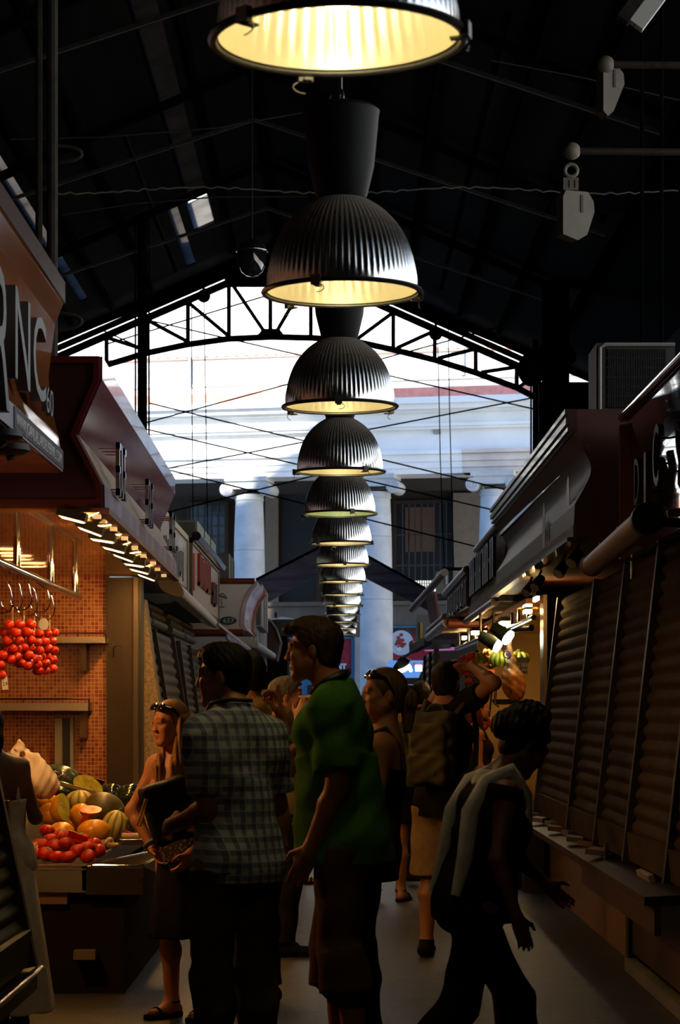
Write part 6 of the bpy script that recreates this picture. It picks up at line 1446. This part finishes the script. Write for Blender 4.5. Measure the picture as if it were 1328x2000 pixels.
    # ---- garments -------------------------------------------------
    def hair(s, m_, style='short', th=.012, low=-.085, extra=None):
        hs = s.hs; f = Field(min(s.h, .006)); Rh = s.Rh; C = s.C
        f.ell(s.hd(0, -.014, .037), (A(.074, .094, .084)+th)*hs, Rh, k=.02)
        f.ell(s.hd(0, -.050, -.03), (A(.055, .045, .06)+th*.7)*hs, Rh, k=.03)
        if style == 'short': f.ell(s.hd(0, .035, .085), A(.062, .062, .045)*hs, Rh, k=.03)
        zs = [-.14, -.075, -.035, -.028, .02, .045, .068, .078, .14]
        ys = [-.06, -.042, -.030, .006, .022, .050, .074, .13, .2] if style == 'short' else [-.06, -.05, -.03, .010, .034, .052, .066, .10, .2]
        def cut(X, Y, Z):
            q = (np.stack([X, Y, Z], -1)-C) @ Rh/hs
            lim = np.interp(q[..., 2], zs, ys); ear = np.sqrt((q[..., 1]+.010)**2+(q[..., 2]+.006)**2)
            d = np.maximum((q[..., 1]-lim)*.7, low-q[..., 2])
            d = np.maximum(d, np.where(np.abs(q[..., 0]) > .06, .026-ear, -1))
            return d*hs
        f.cut(cut)
        if style == 'short': f.noise = lambda X, Y, Z: .0022*np.sin(X*170+Z*90)*np.sin(Y*150-Z*120)
        h_ = f.build('hair', m_, s.root)
        if extra:
            g = Field(min(s.h, .006)); extra(g, s)
            g.noise = lambda X, Y, Z: .0030*np.sin(X*210+Y*190)+.002*np.sin(X*90-Y*70+Z*25)
            g.build('hair_length', m_, s.root)
        return h_
    def top(s, name, m_, hem=.86, sleeve=None, e=.014, loose=.02, neck=.066, cutz=None, long=False, h=None, shoulder=True):
        k = s.s; f = Field(h or max(s.h, .008)); s.torso(f, e)
        U = s.U
        f.cyl(U(A(0, .0, hem)*k) if hem > .9 else A(0, 0, hem)*k, U(A(0, .0, 1.22)*k), (.150+loose)*k*s.wide, (.125+loose*.6)*k*s.wide, k=.05)
        for sd in (-1, 1):
            if sleeve:
                sl = s.sh[sd]+(s.el[sd]-s.sh[sd])*min(sleeve, 1)
                f.cap(s.sh[sd], s.sh[sd]+(sl-s.sh[sd])*.2, .060*k+e*.6, .060*k+e*.6, k=.03)
                f.cyl(s.sh[sd], sl, (.058*k+e*.9), (.050*k+e*1.6), k=.03)
                if sleeve > 1:
                    f.cap(s.sh[sd], s.el[sd], .056*k+e, .046*k+e, k=.03); f.cyl(s.el[sd], s.el[sd]+(s.wr[sd]-s.el[sd])*.97, .046*k+e, .034*k+e, k=.03)
        f.cap(U(A(0, .035, 1.51)*k), s.hd(0, -.005, -.03), neck*.92*k, neck*.95*k, k=.012, sub=True)
        def c1(X, Y, Z):
            q = s.unz(X, Y, Z); d = hem*k-np.where(Z < .95*k, Z, q[..., 2])
            if cutz: d = np.maximum(d, q[..., 2]-cutz*k)
            return d
        f.cut(c1)
        f.noise = lambda X, Y, Z: .004*np.sin(X*16+Z*22+Y*9)+.0022*np.sin(Z*48-X*22+Y*31)
        return f.build(name, m_, s.root)
    def trousers(s, m_, z=None, name='trousers', e=.014, flare=.012, zt=.90, h=None):
        k = s.s; f = Field(h or max(s.h, .009))
        f.ell(A(0, 0, .95)*k, A(.160 if s.sex == 'm' else .172, .118, .13)*k*A(s.wide, 1, 1)+e, k=.05)
        for sd in (-1, 1):
            f.ell(A(sd*.075, -.06, .92)*k, A(.082, .075, .095)*k+e, k=.05)
            z_ = z if z is not None else .07
            if z_ < .46:
                f.cap(s.hip[sd], s.kn[sd], .088*k+e, .060*k+e, k=.03)
                t = min(1, (s.kn[sd][2]-z_*k)/max(.01, s.kn[sd][2]-s.an[sd][2])); b = s.kn[sd]+(s.an[sd]-s.kn[sd])*t
                f.cap(s.kn[sd], s.kn[sd]*.68+s.an[sd]*.32+A(0, -.018, 0)*k, .060*k+e, .064*k+e, k=.03); f.cyl(s.kn[sd], b, .060*k+e, .048*k+e+flare, k=.03)
            else:
                t = (s.hip[sd][2]-z_*k)/(s.hip[sd][2]-s.kn[sd][2]); b = s.hip[sd]+(s.kn[sd]-s.hip[sd])*t
                f.cyl(s.hip[sd], b, .090*k+e, .076*k+e+flare, k=.04)
        f.cut(lambda X, Y, Z: Z-zt*k)
        f.noise = lambda X, Y, Z: .003*np.sin(X*26+Z*33+Y*14)
        return f.build(name, m_, s.root)
    def skirt(s, m_, z0, z1, r0, r1, name='skirt'):
        k = s.s; f = Field(max(s.h, .009)); f.ell(A(0, 0, .95)*k, A(.172, .118, .13)*k+.014, k=.03)
        f.cyl(A(0, -.01, z0)*k, A(0, -.005, z1)*k, r0*k, r1*k, k=.03)
        f.cut(lambda X, Y, Z: np.maximum(z0*k-Z, Z-(z1+.06)*k)); f.noise = lambda X, Y, Z: .006*np.sin(np.arctan2(Y, X)*9)*np.clip((z1*k-Z)*2, 0, 1)
        return f.build(name, m_, s.root)
    def shoes(s, m_, name='shoe', sandal=False):
        k = s.s
        for sd in (-1, 1):
            f = Field(.007); heel = s.an[sd]+A(0, -.045, -.045)*k; toe = s.toe[sd]
            if sandal:
                zf_ = .012; f.cap(A(heel[0], heel[1], zf_), A(toe[0], toe[1], zf_), .040*k, .046*k, k=.01)
                f.cut(lambda X, Y, Z: np.maximum(-Z, Z-.024)); o = f.build(name, m_, s.root)
                m = MB(); c = (heel+toe)/2; d = nz(toe-heel); q = A(-d[1], d[0], 0)
                m.tube([Vector(c+d*.06*k+q*.042*k*math.cos(a)+A(0, 0, .045*k*math.sin(a)-.015)) for a in np.linspace(0, PI, 9)], .007, 6)
                m.torus(Vector(s.an[sd]), .043*k, .006, seg=16, sg=6); m.build('strap', m_, s.root)
            else:
                f.cap(heel, toe, .043*k, .035*k, k=.03); f.cap(s.an[sd], (heel+toe)/2, .046*k, .042*k, k=.03)
                f.cut(lambda X, Y, Z: np.maximum(.0-Z, Z-.115*k-(s.an[sd][2]-.085*k))); f.build(name, m_, s.root)
    def strap(s, pts, r, m_, name='strap'):
        MB().tube([Vector(p) for p in pts], r, 6).build(name, m_, s.root, smooth=60)
    def W(s, p): return Vector(s.Rw @ np.array(p)+s.loc)

H_ = hair_mat
DK = H_('black', (.010, .007, .006)); BR = H_('brown', (.05, .025, .010)); BL = H_('blond', (.30, .15, .045)); GR = H_('grey', (.12, .10, .085)); RD = H_('auburn', (.10, .025, .008)); DBL = H_('dark_blond', (.16, .085, .03))
def cloth(n, c, var=.12, r=.85): return mat('cloth_'+n, c, r, spec=.08, var=var, vscale=25, bump=.35, bscale=12, bdist=.02)

# ---- man in the plaid shirt
g = Fig('man in a blue and white plaid short sleeved shirt seen from behind, looking left', 462, 8.5, -38, 1.69, 'm', lean=3, hy=-36, hp=-4, hfwd=.02, skin=(.42, .17, .08), h=.0055, wide=.95,
        arms={-1: dict(el=(408, 1582, -1), wr=(345, 1608, 1), curl=.7, pn=(1, 0, -.4)), 1: dict(ud=(.2, .1, -1), fd=(-.5, 1, -.3), curl=.8)})
g.hair(DK, 'short', th=.013); PL = plaid_mat('cloth_plaid'); g.top('plaid_shirt', PL, hem=.845, sleeve=.80, e=.013, loose=.026, neck=.064, h=.007)
f = Field(.006); c = g.U(A(0, -.005, 1.485)*g.s)
f.cyl(c+A(0, 0, -.025), c+g.Ru @ A(0, -.01, .045), .084, .070, k=.01); f.cyl(c+A(0, .02, -.06), c+g.Ru @ A(0, .01, .06), .066, .058, k=.008, sub=True); f.cap(c+A(0, .09, -.05), c+A(0, .09, .06), .03, k=.01, sub=True); f.build('collar', PL, g.root)
g.trousers(cloth('khaki_dark', (.085, .06, .04)), name='trousers'); g.shoes(cloth('shoe_black', (.01, .01, .01)))
g.strap([g.U(A(-.07, .07, 1.50)*g.s), g.U(A(-.09, .01, 1.525)*g.s), g.U(A(-.055, -.075, 1.535)*g.s), g.U(A(.03, -.09, 1.53)*g.s)], .008, BLACK, 'camera_strap')
g.strap([g.U(A(-.07, .07, 1.50)*g.s), g.U(A(-.10, .125, 1.43)*g.s), g.U(A(-.10, .155, 1.32)*g.s), g.U(A(-.06, .16, 1.15)*g.s)], .008, BLACK, 'camera_strap')
# ---- tall man in green
g = Fig('tall young man in a dark green t-shirt facing left with one fist raised', 672, 8.95, -82, 1.81, 'm', lean=6, hy=2, hp=-3, hfwd=.015, skin=(.36, .13, .06), h=.0055,
        arms={-1: dict(el=(662, 1562, -1), wr=(607, 1655, 1), curl=.35, pn=(1, 0, 0)), 1: dict(el=(560, 1498, 1), wr=(546, 1412, 1), hd=(.1, .1, 1), pn=(-.3, 1, 0), curl=1.15)},
        legs={-1: dict(k=(-.10, .0, .50), a=(-.11, -.06, .085)), 1: dict(k=(.10, .06, .50), a=(.11, .03, .085))})
g.hair(BR, 'short', th=.015, extra=None); GT = cloth('green', (.05, .17, .018)); g.top('t_shirt', GT, hem=.82, sleeve=.78, e=.018, loose=.045, neck=.068, h=.007)
f = Field(.005); f.cap(g.hd(-.03, .085, .085), g.hd(.035, .085, .088), .020, .018, k=.02); f.cap(g.hd(-.02, .105, .088), g.hd(.02, .105, .092), .012, k=.02); f.noise = lambda X, Y, Z: .003*np.sin(X*300+Z*80); f.build('fringe', BR, g.root)
g.trousers(cloth('brown_shorts', (.10, .05, .032)), z=.36, name='shorts', e=.022, flare=.03); g.shoes(cloth('shoe_black', (.01, .01, .01)))
g.strap([g.U(A(-.05, .06, 1.47)*g.s), g.U(A(-.075, .0, 1.51)*g.s), g.U(A(-.05, -.068, 1.535)*g.s), g.U(A(.03, -.072, 1.535)*g.s), g.U(A(.075, .0, 1.51)*g.s), g.U(A(.04, .07, 1.47)*g.s)], .014, BLACK, 'neck_strap')
c = g.W(g.wr[1]+g.hand[1][0]*.11); t = thing('small_snack', 'small brownish snack held in the raised fist of the man in green', 'snack', c); MB().ell(c+Vector((0, .02, .01)), (.015, .02, .04)).build('piece', mat('snack', (.3, .12, .05), .7), t, smooth=80)
# ---- blond woman
g = Fig('blond woman in a floral strapless top leaning over the fruit counter, holding a black bag', 362, 10.8, -150, 1.49, 'f', lean=4, side=4, hy=26, hp=-6, skin=(.52, .21, .085), h=.0055,
        arms={1: dict(el=(254, 1590, -1), wr=(297, 1655, -1), curl=.6), -1: dict(ud=(-.1, -.1, -1), fd=(.2, .5, -.9), curl=.8)})
def longhair(f, s):
    for sd, ln in ((-1, 1), (1, 1)):
        for j in range(4):
            a = s.hd(sd*(.068+.004*j), -.055+.012*j, .02); b = s.hd(sd*(.080-.002*j), .011*j-.035, -.10); c_ = s.U(A(sd*(.105-.018*j), .055+.022*j, 1.40)*s.s); d_ = s.U(A(sd*(.10-.022*j), .115+.012*j, 1.245-.02*j)*s.s)
            f.cap(a, b, .020, .019, k=.012); f.cap(b, c_, .019, .017, k=.012); f.cap(c_, d_, .016, .007, k=.010)
    f.cap(s.hd(0, -.08, 0), s.U(A(0, -.10, 1.36)*s.s), .06, .05, k=.03)
g.hair(BL, 'long', th=.010, low=-.2, extra=longhair)
g.top('floral_top', spots_mat('cloth_floral', (.015, .006, .008), (.22, .04, .03), (.16, .12, .11), 55), hem=.86, e=.010, loose=.0, cutz=1.31)
g.skirt(cloth('black_skirt', (.008, .007, .007)), .45, .97, .21, .14); g.shoes(cloth('shoe_black', (.01, .01, .01)), sandal=True)
SGM = mat('sunglass_black', (.006, .006, .006), .12, coat=1)
def sunglasses(g, z=.098, y=.07, tilt=50):
    t = g.root; Rg = g.Rh @ rotm('X', tilt)
    for sd in (-1, 1):
        m = MB(); c = Vector(g.hd(sd*.036, y, z)); M = Matrix(Rg.tolist())
        m.ell(c, (.031, .008, .024), M, seg=18, rings=10); m.build('sunglass_lens', SGM, t, smooth=80)
        m = MB(); m.tube([Vector(g.hd(sd*.062, y-.004, z)), Vector(g.hd(sd*.086, y-.05, z-.02)), Vector(g.hd(sd*.088, -.02, z-.075))], [.007, .006, .005], 6); m.build('sunglass_arm', SGM, t, smooth=60)
    m = MB(); m.tube([Vector(g.hd(-.008, y+.004, z+.003)), Vector(g.hd(0, y+.008, z+.005)), Vector(g.hd(.008, y+.004, z+.003))], .004, 6); m.build('sunglass_bridge', SGM, t)
sunglasses(g)
w_ = g.wr[1]; d_ = nz(g.wr[1]-g.el[1]); q_ = Vector(d_).to_track_quat('Z', 'Y').to_matrix()
m = MB(); m.torus(Vector(w_-d_*.02), .028, .009, Vector(d_), seg=24); m.build('watch_strap', mat('watch_blue', (.20, .26, .30), .4), g.root, smooth=60)
m = MB(); m.cyl(Vector(w_-d_*.02)+q_ @ Vector((.028, 0, 0)), Vector(w_-d_*.02)+q_ @ Vector((.038, 0, 0)), .016); m.build('watch_face', CHROME, g.root)
m = MB(); m.torus(Vector(w_+d_*.01), .026, .004, Vector(d_), seg=20); m.build('bracelet', mat('bracelet_brown', (.05, .02, .01), .6), g.root)
# her bag
f = Field(.008); c = P(330, 1585, 10.52); Rb = np.array((Matrix.Rotation(.35, 3, 'Z') @ Matrix.Rotation(-.32, 3, 'Y')))
f.rbox(np.array(c), A(.105, .05, .14), .03, Rb, k=.01); f.rbox(np.array(c)+Rb @ A(0, -.01, .09), A(.11, .055, .055), .02, Rb, k=.006)
f.noise = lambda X, Y, Z: .003*np.sin(X*40+Z*30)
bag = f.build('shoulder_bag', mat('black_leather', (.006, .005, .005), .6, bump=.3, bscale=60, spec=.25)); tag(bag, 'black leather bag clutched under the blond woman\'s arm', 'bag')
m = MB(); a = Vector(P(284, 1560, 10.42)); m.tube([a, P(272, 1600, 10.40), P(267, 1612, 10.40), P(274, 1614, 10.40), P(282, 1585, 10.42), a+Vector((.01, 0, .0))], .004, 6); m.build('handle', mat('tan_strap', (.40, .22, .10), .5), bag)
# ---- woman with sunglasses
g = Fig('woman with sunglasses pushed up on her hair, behind the man in green, looking left', 704, 9.5, -84, 1.625, 'f', hy=-20, hp=0, skin=(.46, .18, .07), h=.0055, lean=-11,
        arms={-1: dict(ud=(-.16, .05, -1), fd=(.1, .9, -.5)), 1: dict(ud=(.1, .1, -1), fd=(-.1, 1, -.2))})
def bunpony(f, s):
    f.ell(s.hd(0, -.115, -.02), A(.045, .045, .05), k=.02); f.cap(s.hd(0, -.12, -.03), s.hd(0, -.12, -.16), .034, .018, k=.02)
g.hair(DBL, 'pony', th=.009, low=-.09, extra=bunpony); sunglasses(g, .097, .062, 40)
g.top('camisole', spots_mat('cloth_dark_print', (.02, .012, .008), (.05, .03, .02), (.03, .02, .012), 60), hem=.80, e=.012, loose=.02, cutz=1.33)
for sd in (-1, 1): g.strap([g.U(A(sd*.10, .10, 1.32)*g.s), g.U(A(sd*.115, .05, 1.45)*g.s), g.U(A(sd*.115, -.02, 1.492)*g.s), g.U(A(sd*.10, -.085, 1.43)*g.s), g.U(A(sd*.085, -.12, 1.32)*g.s)], .011, BLACK, 'shoulder_strap')
g.trousers(cloth('dark_jeans', (.012, .012, .016))); g.shoes(cloth('shoe_black', (.01, .01, .01)))
# ---- man in the tan jacket
g = Fig('man in a tan jacket hidden behind the man in plaid', 487, 11.35, -45, 1.73, 'm', hy=-8, skin=(.40, .17, .08), h=.008, arms={1: dict(ud=(.15, .15, -1), fd=(-.3, 1, .1)), -1: dict(ud=(-.2, .1, -1))})
g.hair(DK, 'short'); g.top('tan_jacket', cloth('tan', (.32, .17, .05)), hem=.78, sleeve=1.5, e=.026, loose=.04, neck=.07)
f = Field(.007); c = g.U(A(0, -.005, 1.485)*g.s); f.cyl(c+A(0, 0, -.03), c+A(0, 0, .045), .078, .066, k=.01); f.cyl(c+A(0, .02, -.05), c+A(0, .01, .06), .062, .058, k=.008, sub=True); f.build('striped_shirt_collar', stripe_mat('collar_stripe', [(.4, .32, .3), (.2, .12, .12)], 'X', .02), g.root)
g.trousers(cloth('dark_trousers', (.012, .010, .010))); g.shoes(cloth('shoe_black', (.01, .01, .01)))
# ---- man with grey hair taking a photo
g = Fig('grey haired man raising a small camera, between the plaid and the green shirt', 550, 13.6, 72, 1.63, 'm', hy=10, skin=(.42, .19, .10), h=.008,
        arms={1: dict(el=(572, 1446, -1), wr=(583, 1404, 1), hd=(.1, .4, 1), pn=(-1, .3, 0), curl=.9), -1: dict(el=(578, 1440, 1), wr=(592, 1396, 1), hd=(.1, .3, 1), pn=(1, .3, 0), curl=.9)})
g.hair(GR, 'short'); g.top('shirt', cloth('olive_beige', (.20, .16, .07)), hem=.84, sleeve=.8, e=.016, loose=.03); g.trousers(cloth('dark_trousers', (.012, .010, .010))); g.shoes(cloth('shoe_black', (.01, .01, .01)))
c = P(588, 1382, 13.55); t = thing('camera', 'small dark camera held up by the grey haired man', 'camera', c); MB().cbox(c, (.05, .10, .065)).build('body', BLACK, t); MB().cyl(c+Vector((.02, 0, 0)), c+Vector((.06, 0, 0)), .024).build('lens', BLACK, t); MB().cbox(c+Vector((.03, .0, .065)), (.09, .03, .012)).build('flash', mat('pale_metal', (.6, .5, .4), .3), t)
c = P(572, 1350, 14.6); tag(MB().cbox(c, (.10, .06, .05), Euler((.2, .1, .3)).to_matrix()).build('red_box', mat('crimson', (.20, .01, .015), .5)), 'small dark red box held up behind the grey haired man', 'box')
g = Fig('person with dark hair seen from behind, left of the grey haired man', 517, 15.2, -5, 1.57, 'f', h=.009, skin=(.38, .17, .09))
g.hair(DK, 'pony', low=-.12); g.top('shirt', cloth('black_top', (.01, .01, .01)), sleeve=.7); g.trousers(cloth('dark_jeans', (.012, .012, .016))); g.shoes(cloth('shoe_black', (.01, .01, .01)))
# ---- woman in shorts facing right
g = Fig('dark haired woman in shorts facing right, bare legs showing beyond the plaid shirt', 561, 19.2, 80, 1.53, 'f', h=.009, skin=(.40, .17, .08), arms={1: dict(ud=(.1, .2, -1), fd=(0, 1, .5)), -1: dict(ud=(-.1, .2, -1), fd=(0, 1, .4))},
        legs={1: dict(k=(.09, .10, .50), a=(.10, .10, .085)), -1: dict(k=(-.09, -.06, .50), a=(-.10, -.14, .085))})
def ponyt(f, s): f.cap(s.hd(0, -.10, .01), s.hd(0, -.14, -.05), .03, .035, k=.02); f.cap(s.hd(0, -.14, -.05), s.hd(0, -.125, -.20), .034, .015, k=.02)
g.hair(DK, 'pony', extra=ponyt); g.top('top', cloth('pale_yellow', (.35, .27, .10)), sleeve=.5, hem=.9); g.trousers(cloth('black_shorts', (.01, .009, .009)), z=.66, name='shorts'); g.shoes(cloth('shoe_black', (.01, .01, .01)), sandal=True)
# ---- woman in green tank with phone
g = Fig('woman in a green tank top and black shorts seen from behind, holding up a phone', 762, 17.4, 8, 1.67, 'f', h=.008, skin=(.40, .18, .09), arms={1: dict(el=(811, 1440, 1), wr=(808, 1384, 1), hd=(-.1, .1, 1), pn=(-.2, 1, 0), curl=.5), -1: dict(ud=(-.2, .5, -.8), fd=(.4, .6, .9))},
        legs={1: dict(k=(.085, .0, .50), a=(.085, .0, .085)), -1: dict(k=(-.095, .03, .50), a=(-.115, .02, .085))})
g.hair(BR, 'pony', extra=ponyt); g.top('tank_top', cloth('olive_green', (.10, .13, .02)), hem=.90, e=.012, loose=.03, cutz=1.42); g.trousers(cloth('black_shorts', (.01, .009, .009)), z=.62, name='shorts', flare=.03); g.shoes(cloth('shoe_black', (.01, .01, .01)), sandal=True)
c = P(797, 1355, 17.7); t = thing('smartphone', 'dark smartphone held up by the woman in green, its top edge shining', 'phone', c); R = Euler((.1, 0, .1)).to_matrix(); MB().cbox(c, (.07, .01, .125), R).build('body', BLACK, t); MB().cbox(c+Vector((0, 0, .065)), (.068, .012, .006), R).build('shiny_edge', CHROME, t)
m = MB()
# ---- man behind in red
g = Fig('person in a red shirt whose dark head shows left of the backpack man', 822, 19.8, 5, 1.68, 'm', h=.009, skin=(.36, .17, .09)); g.hair(DK, 'short'); g.top('red_shirt', cloth('red', (.32, .01, .03)), sleeve=.7); g.trousers(cloth('dark_jeans', (.012, .012, .016))); g.shoes(cloth('shoe_black', (.01, .01, .01)))
f = Field(.01); c = np.array(P(812, 1695, 19)); f.rbox(c, A(.09, .06, .11), .03, k=.01)
b = f.build('tote_bag', mat('black_bag', (.01, .01, .01), .7)); tag(b, 'black tote bag standing on the floor beside the woman in green', 'bag'); MB().tube([P(802, 1675, 19), P(806, 1640, 19), P(813, 1620, 19), P(820, 1640, 19), P(824, 1675, 19)], .008, 6).build('handle', BLACK, b)
# ---- backpack man
g = Fig('man in black with an olive backpack raising his arms to take a photo', 868, 13.5, 22, 1.72, 'm', h=.007, wide=.93, skin=(.34, .15, .07), arms={1: dict(su=.115, el=(965, 1334, -1), wr=(922, 1302, 1), hd=(-1, .5, -.1), pn=(-.3, -.6, -.8), curl=.9), -1: dict(ud=(-.15, .9, .1), fd=(.35, .3, .9), curl=.9)})
g.hair(DK, 'short'); g.top('black_t_shirt', cloth('black_top', (.008, .008, .008)), sleeve=.5, e=.009, loose=.028, hem=.84); g.trousers(cloth('khaki', (.30, .20, .10)), z=.49, name='shorts', flare=.03); g.shoes(cloth('shoe_black', (.01, .01, .01)))
f = Field(.007); OL = mat('olive_canvas', (.055, .045, .014), .85, bump=.5, bscale=25, var=.35, vscale=10)
B = lambda x, y, z: g.U(A(x+.035, y-.015, z)*g.s)
f.rbox(B(-.03, -.21, 1.24), A(.135, .075, .21), .05, g.Rt, k=.02); f.rbox(B(-.03, -.29, 1.30), A(.11, .035, .09), .03, g.Rt, k=.015); f.rbox(B(-.03, -.29, 1.13), A(.12, .04, .09), .03, g.Rt, k=.012); f.rbox(B(-.03, -.20, 1.42), A(.125, .07, .04), .03, g.Rt, k=.012)
f.noise = lambda X, Y, Z: .005*np.sin(X*30+Z*45)+.004*np.sin(Z*70-X*50)
bp = f.build('backpack', OL); bp.parent = None
for v in (bp,): v.matrix_basis = Matrix.Translation(Vector(g.loc)) @ Matrix.Rotation(-g.yaw, 4, 'Z')
tag(bp, 'olive canvas backpack on the back of the man in black', 'backpack'); bp['_local'] = 1
for sd in (-1, 1): MB().tube([Vector(B(-.03+sd*.10, -.14, 1.42)), Vector(B(sd*.125, -.06, 1.52)), Vector(B(sd*.125, .06, 1.49)), Vector(B(sd*.13, .125, 1.35)), Vector(B(sd*.15, .05, 1.15)), Vector(B(sd*.12, -.12, 1.08))], .017, 6).build('shoulder_strap', OL, bp, smooth=60)
MB().tube([Vector(B(-.03+.05*math.cos(a), -.16, 1.465+.04*math.sin(a))) for a in np.linspace(0, PI, 8)], .007, 6).build('grab_handle', OL, bp); MB().cbox(Vector(B(.02, -.335, 1.10)), (.012, .01, .02)).build('buckle', CHROME, bp)
c = g.W(g.wr[1]+g.hand[1][0]*.11); t = thing('camera', 'dark camera held at eye level by the backpack man', 'camera', c); MB().cbox(c+Vector((-.02, .04, 0)), (.10, .05, .06)).build('body', BLACK, t); MB().cyl(c+Vector((-.02, .06, 0)), c+Vector((0, .12, 0)), .03).build('lens', BLACK, t)
# ---- red haired woman
g = Fig('red haired woman in a dark tank top and necklace, lit in profile facing right', 927, 18.3, 78, 1.555, 'f', hy=-6, hp=6, skin=(.55, .20, .08), h=.007, arms={1: dict(ud=(.12, .0, -1), fd=(-.1, .9, -.6)), -1: dict(ud=(-.1, .3, -1), fd=(0, 1, .1))})
def shoulderhair(f, s):
    f.cap(s.hd(0, -.08, .0), s.U(A(0, -.075, 1.44)*s.s), .055, .05, k=.03)
    for sd in (-1, 1): f.cap(s.hd(sd*.07, -.03, .0), s.hd(sd*.07, -.02, -.13), .026, .03, k=.02)
g.hair(RD, 'long', low=-.15, extra=shoulderhair); g.top('tank_top', cloth('dark_brown', (.035, .02, .015)), hem=.85, e=.012, cutz=1.36)
for sd in (-1, 1): g.strap([g.U(A(sd*.09, .10, 1.34)*g.s), g.U(A(sd*.10, .04, 1.46)*g.s), g.U(A(sd*.10, -.04, 1.485)*g.s), g.U(A(sd*.085, -.11, 1.36)*g.s)], .016, cloth('dark_brown', (.035, .02, .015)), 'shoulder_strap')
m = MB()
for a in np.linspace(-1.9, 1.9, 19): m.ell(Vector(g.U(A(.075*math.sin(a), .02+.06*math.cos(a), 1.46-.035*math.cos(a))*g.s)), (.007,)*3, seg=8, rings=6)
m.build('necklace', mat('pale_beads', (.5, .4, .25), .3), g.root, smooth=80)
g.trousers(cloth('dark_jeans', (.012, .012, .016))); g.shoes(cloth('shoe_black', (.01, .01, .01)))
# ---- woman striding right, head bowed
g = Fig('dark haired woman in a white trimmed vest striding right with her head bowed', 925, 8.0, 72, 1.45, 'f', lean=13, hy=-8, hp=-38, hfwd=.05, skin=(.16, .05, .03), h=.007,
        arms={1: dict(ud=(.22, -.25, -1), fd=(.05, .35, -1)), -1: dict(ud=(-.2, .5, -.9), fd=(0, .7, -.6))},
        legs={1: dict(k=(.09, -.10, .52), a=(.10, -.36, .17), tz=-.10), -1: dict(k=(-.09, .22, .52), a=(-.10, .30, .09))})
def curls(f, s):
    rr = random.Random(3)
    for k in range(30):
        a = rr.uniform(0, 2*PI); b = rr.uniform(-.4, 1.3); f.ell(s.hd(.095*math.cos(a)*math.cos(b), -.03+.105*math.sin(a)*math.cos(b)*(1 if math.sin(a) < 0 else .35), .04+.10*math.sin(b)), A(.034, .034, .034), k=.012)
    f.ell(s.hd(0, -.11, .02), A(.06, .06, .06), k=.02)
g.hair(DK, 'pony', th=.014, low=-.10, extra=curls)
WV = cloth('off_white', (.82, .80, .76)); g.top('dark_vest', cloth('black_top', (.008, .008, .008)), hem=.86, e=.012, loose=.03, cutz=1.44)
for sd in (-1, 1): 
    pts = [g.U(A(sd*.10, .13, 1.28)*g.s), g.U(A(sd*.105, .085, 1.42)*g.s), g.U(A(sd*.10, .0, 1.505)*g.s), g.U(A(sd*.095, -.085, 1.44)*g.s), g.U(A(sd*.10, -.135, 1.30)*g.s), g.U(A(sd*.12, -.125, 1.12)*g.s), A(sd*.13, -.13, .98)*g.s]
    MB().tube([Vector(p) for p in pts], [.018, .026, .032, .034, .034, .030, .018], 8).build('white_trim', WV, g.root, smooth=70)
f = Field(.008); c = g.U(A(0, -.01, 1.485)*g.s); f.cyl(c+A(0, 0, -.035), c+A(0, 0, .02), .10, .075, k=.02); f.cyl(c+A(0, .01, -.06), c+A(0, .01, .06), .062, .060, k=.01, sub=True); f.build('white_collar', WV, g.root)
g.trousers(cloth('dark_trousers', (.012, .010, .010)), flare=.03); g.shoes(cloth('shoe_black', (.01, .01, .01)))
# ---- woman in white at the left edge
g = Fig('woman with bare shoulders in a long white skirt at the left edge', 2, 10.45, -28, 1.46, 'f', side=-6, skin=(.20, .085, .05), h=.008, arms={1: dict(el=(80, 1630, 1), wr=(66, 1585, 1)), -1: dict(ud=(-.2, .3, -1), fd=(.1, 1, .0))})
g.hair(DK, 'pony', extra=ponyt); WH = cloth('white_cotton', (.80, .78, .74)); g.top('white_bodice', WH, hem=.86, e=.012, loose=.0, cutz=1.24)
g.skirt(WH, .10, .97, .29, .165)
for sd in (-1, 1): g.strap([g.U(A(sd*.085, -.12, 1.22)*g.s), g.U(A(sd*.10, -.09, 1.40)*g.s), g.U(A(sd*.10, .0, 1.49)*g.s), g.U(A(sd*.09, .11, 1.3)*g.s)], .010, WH, 'shoulder_strap')
g.shoes(cloth('shoe_black', (.01, .01, .01)), sandal=True)

for o in bpy.data.objects:
    if '_local' in o: del o['_local']
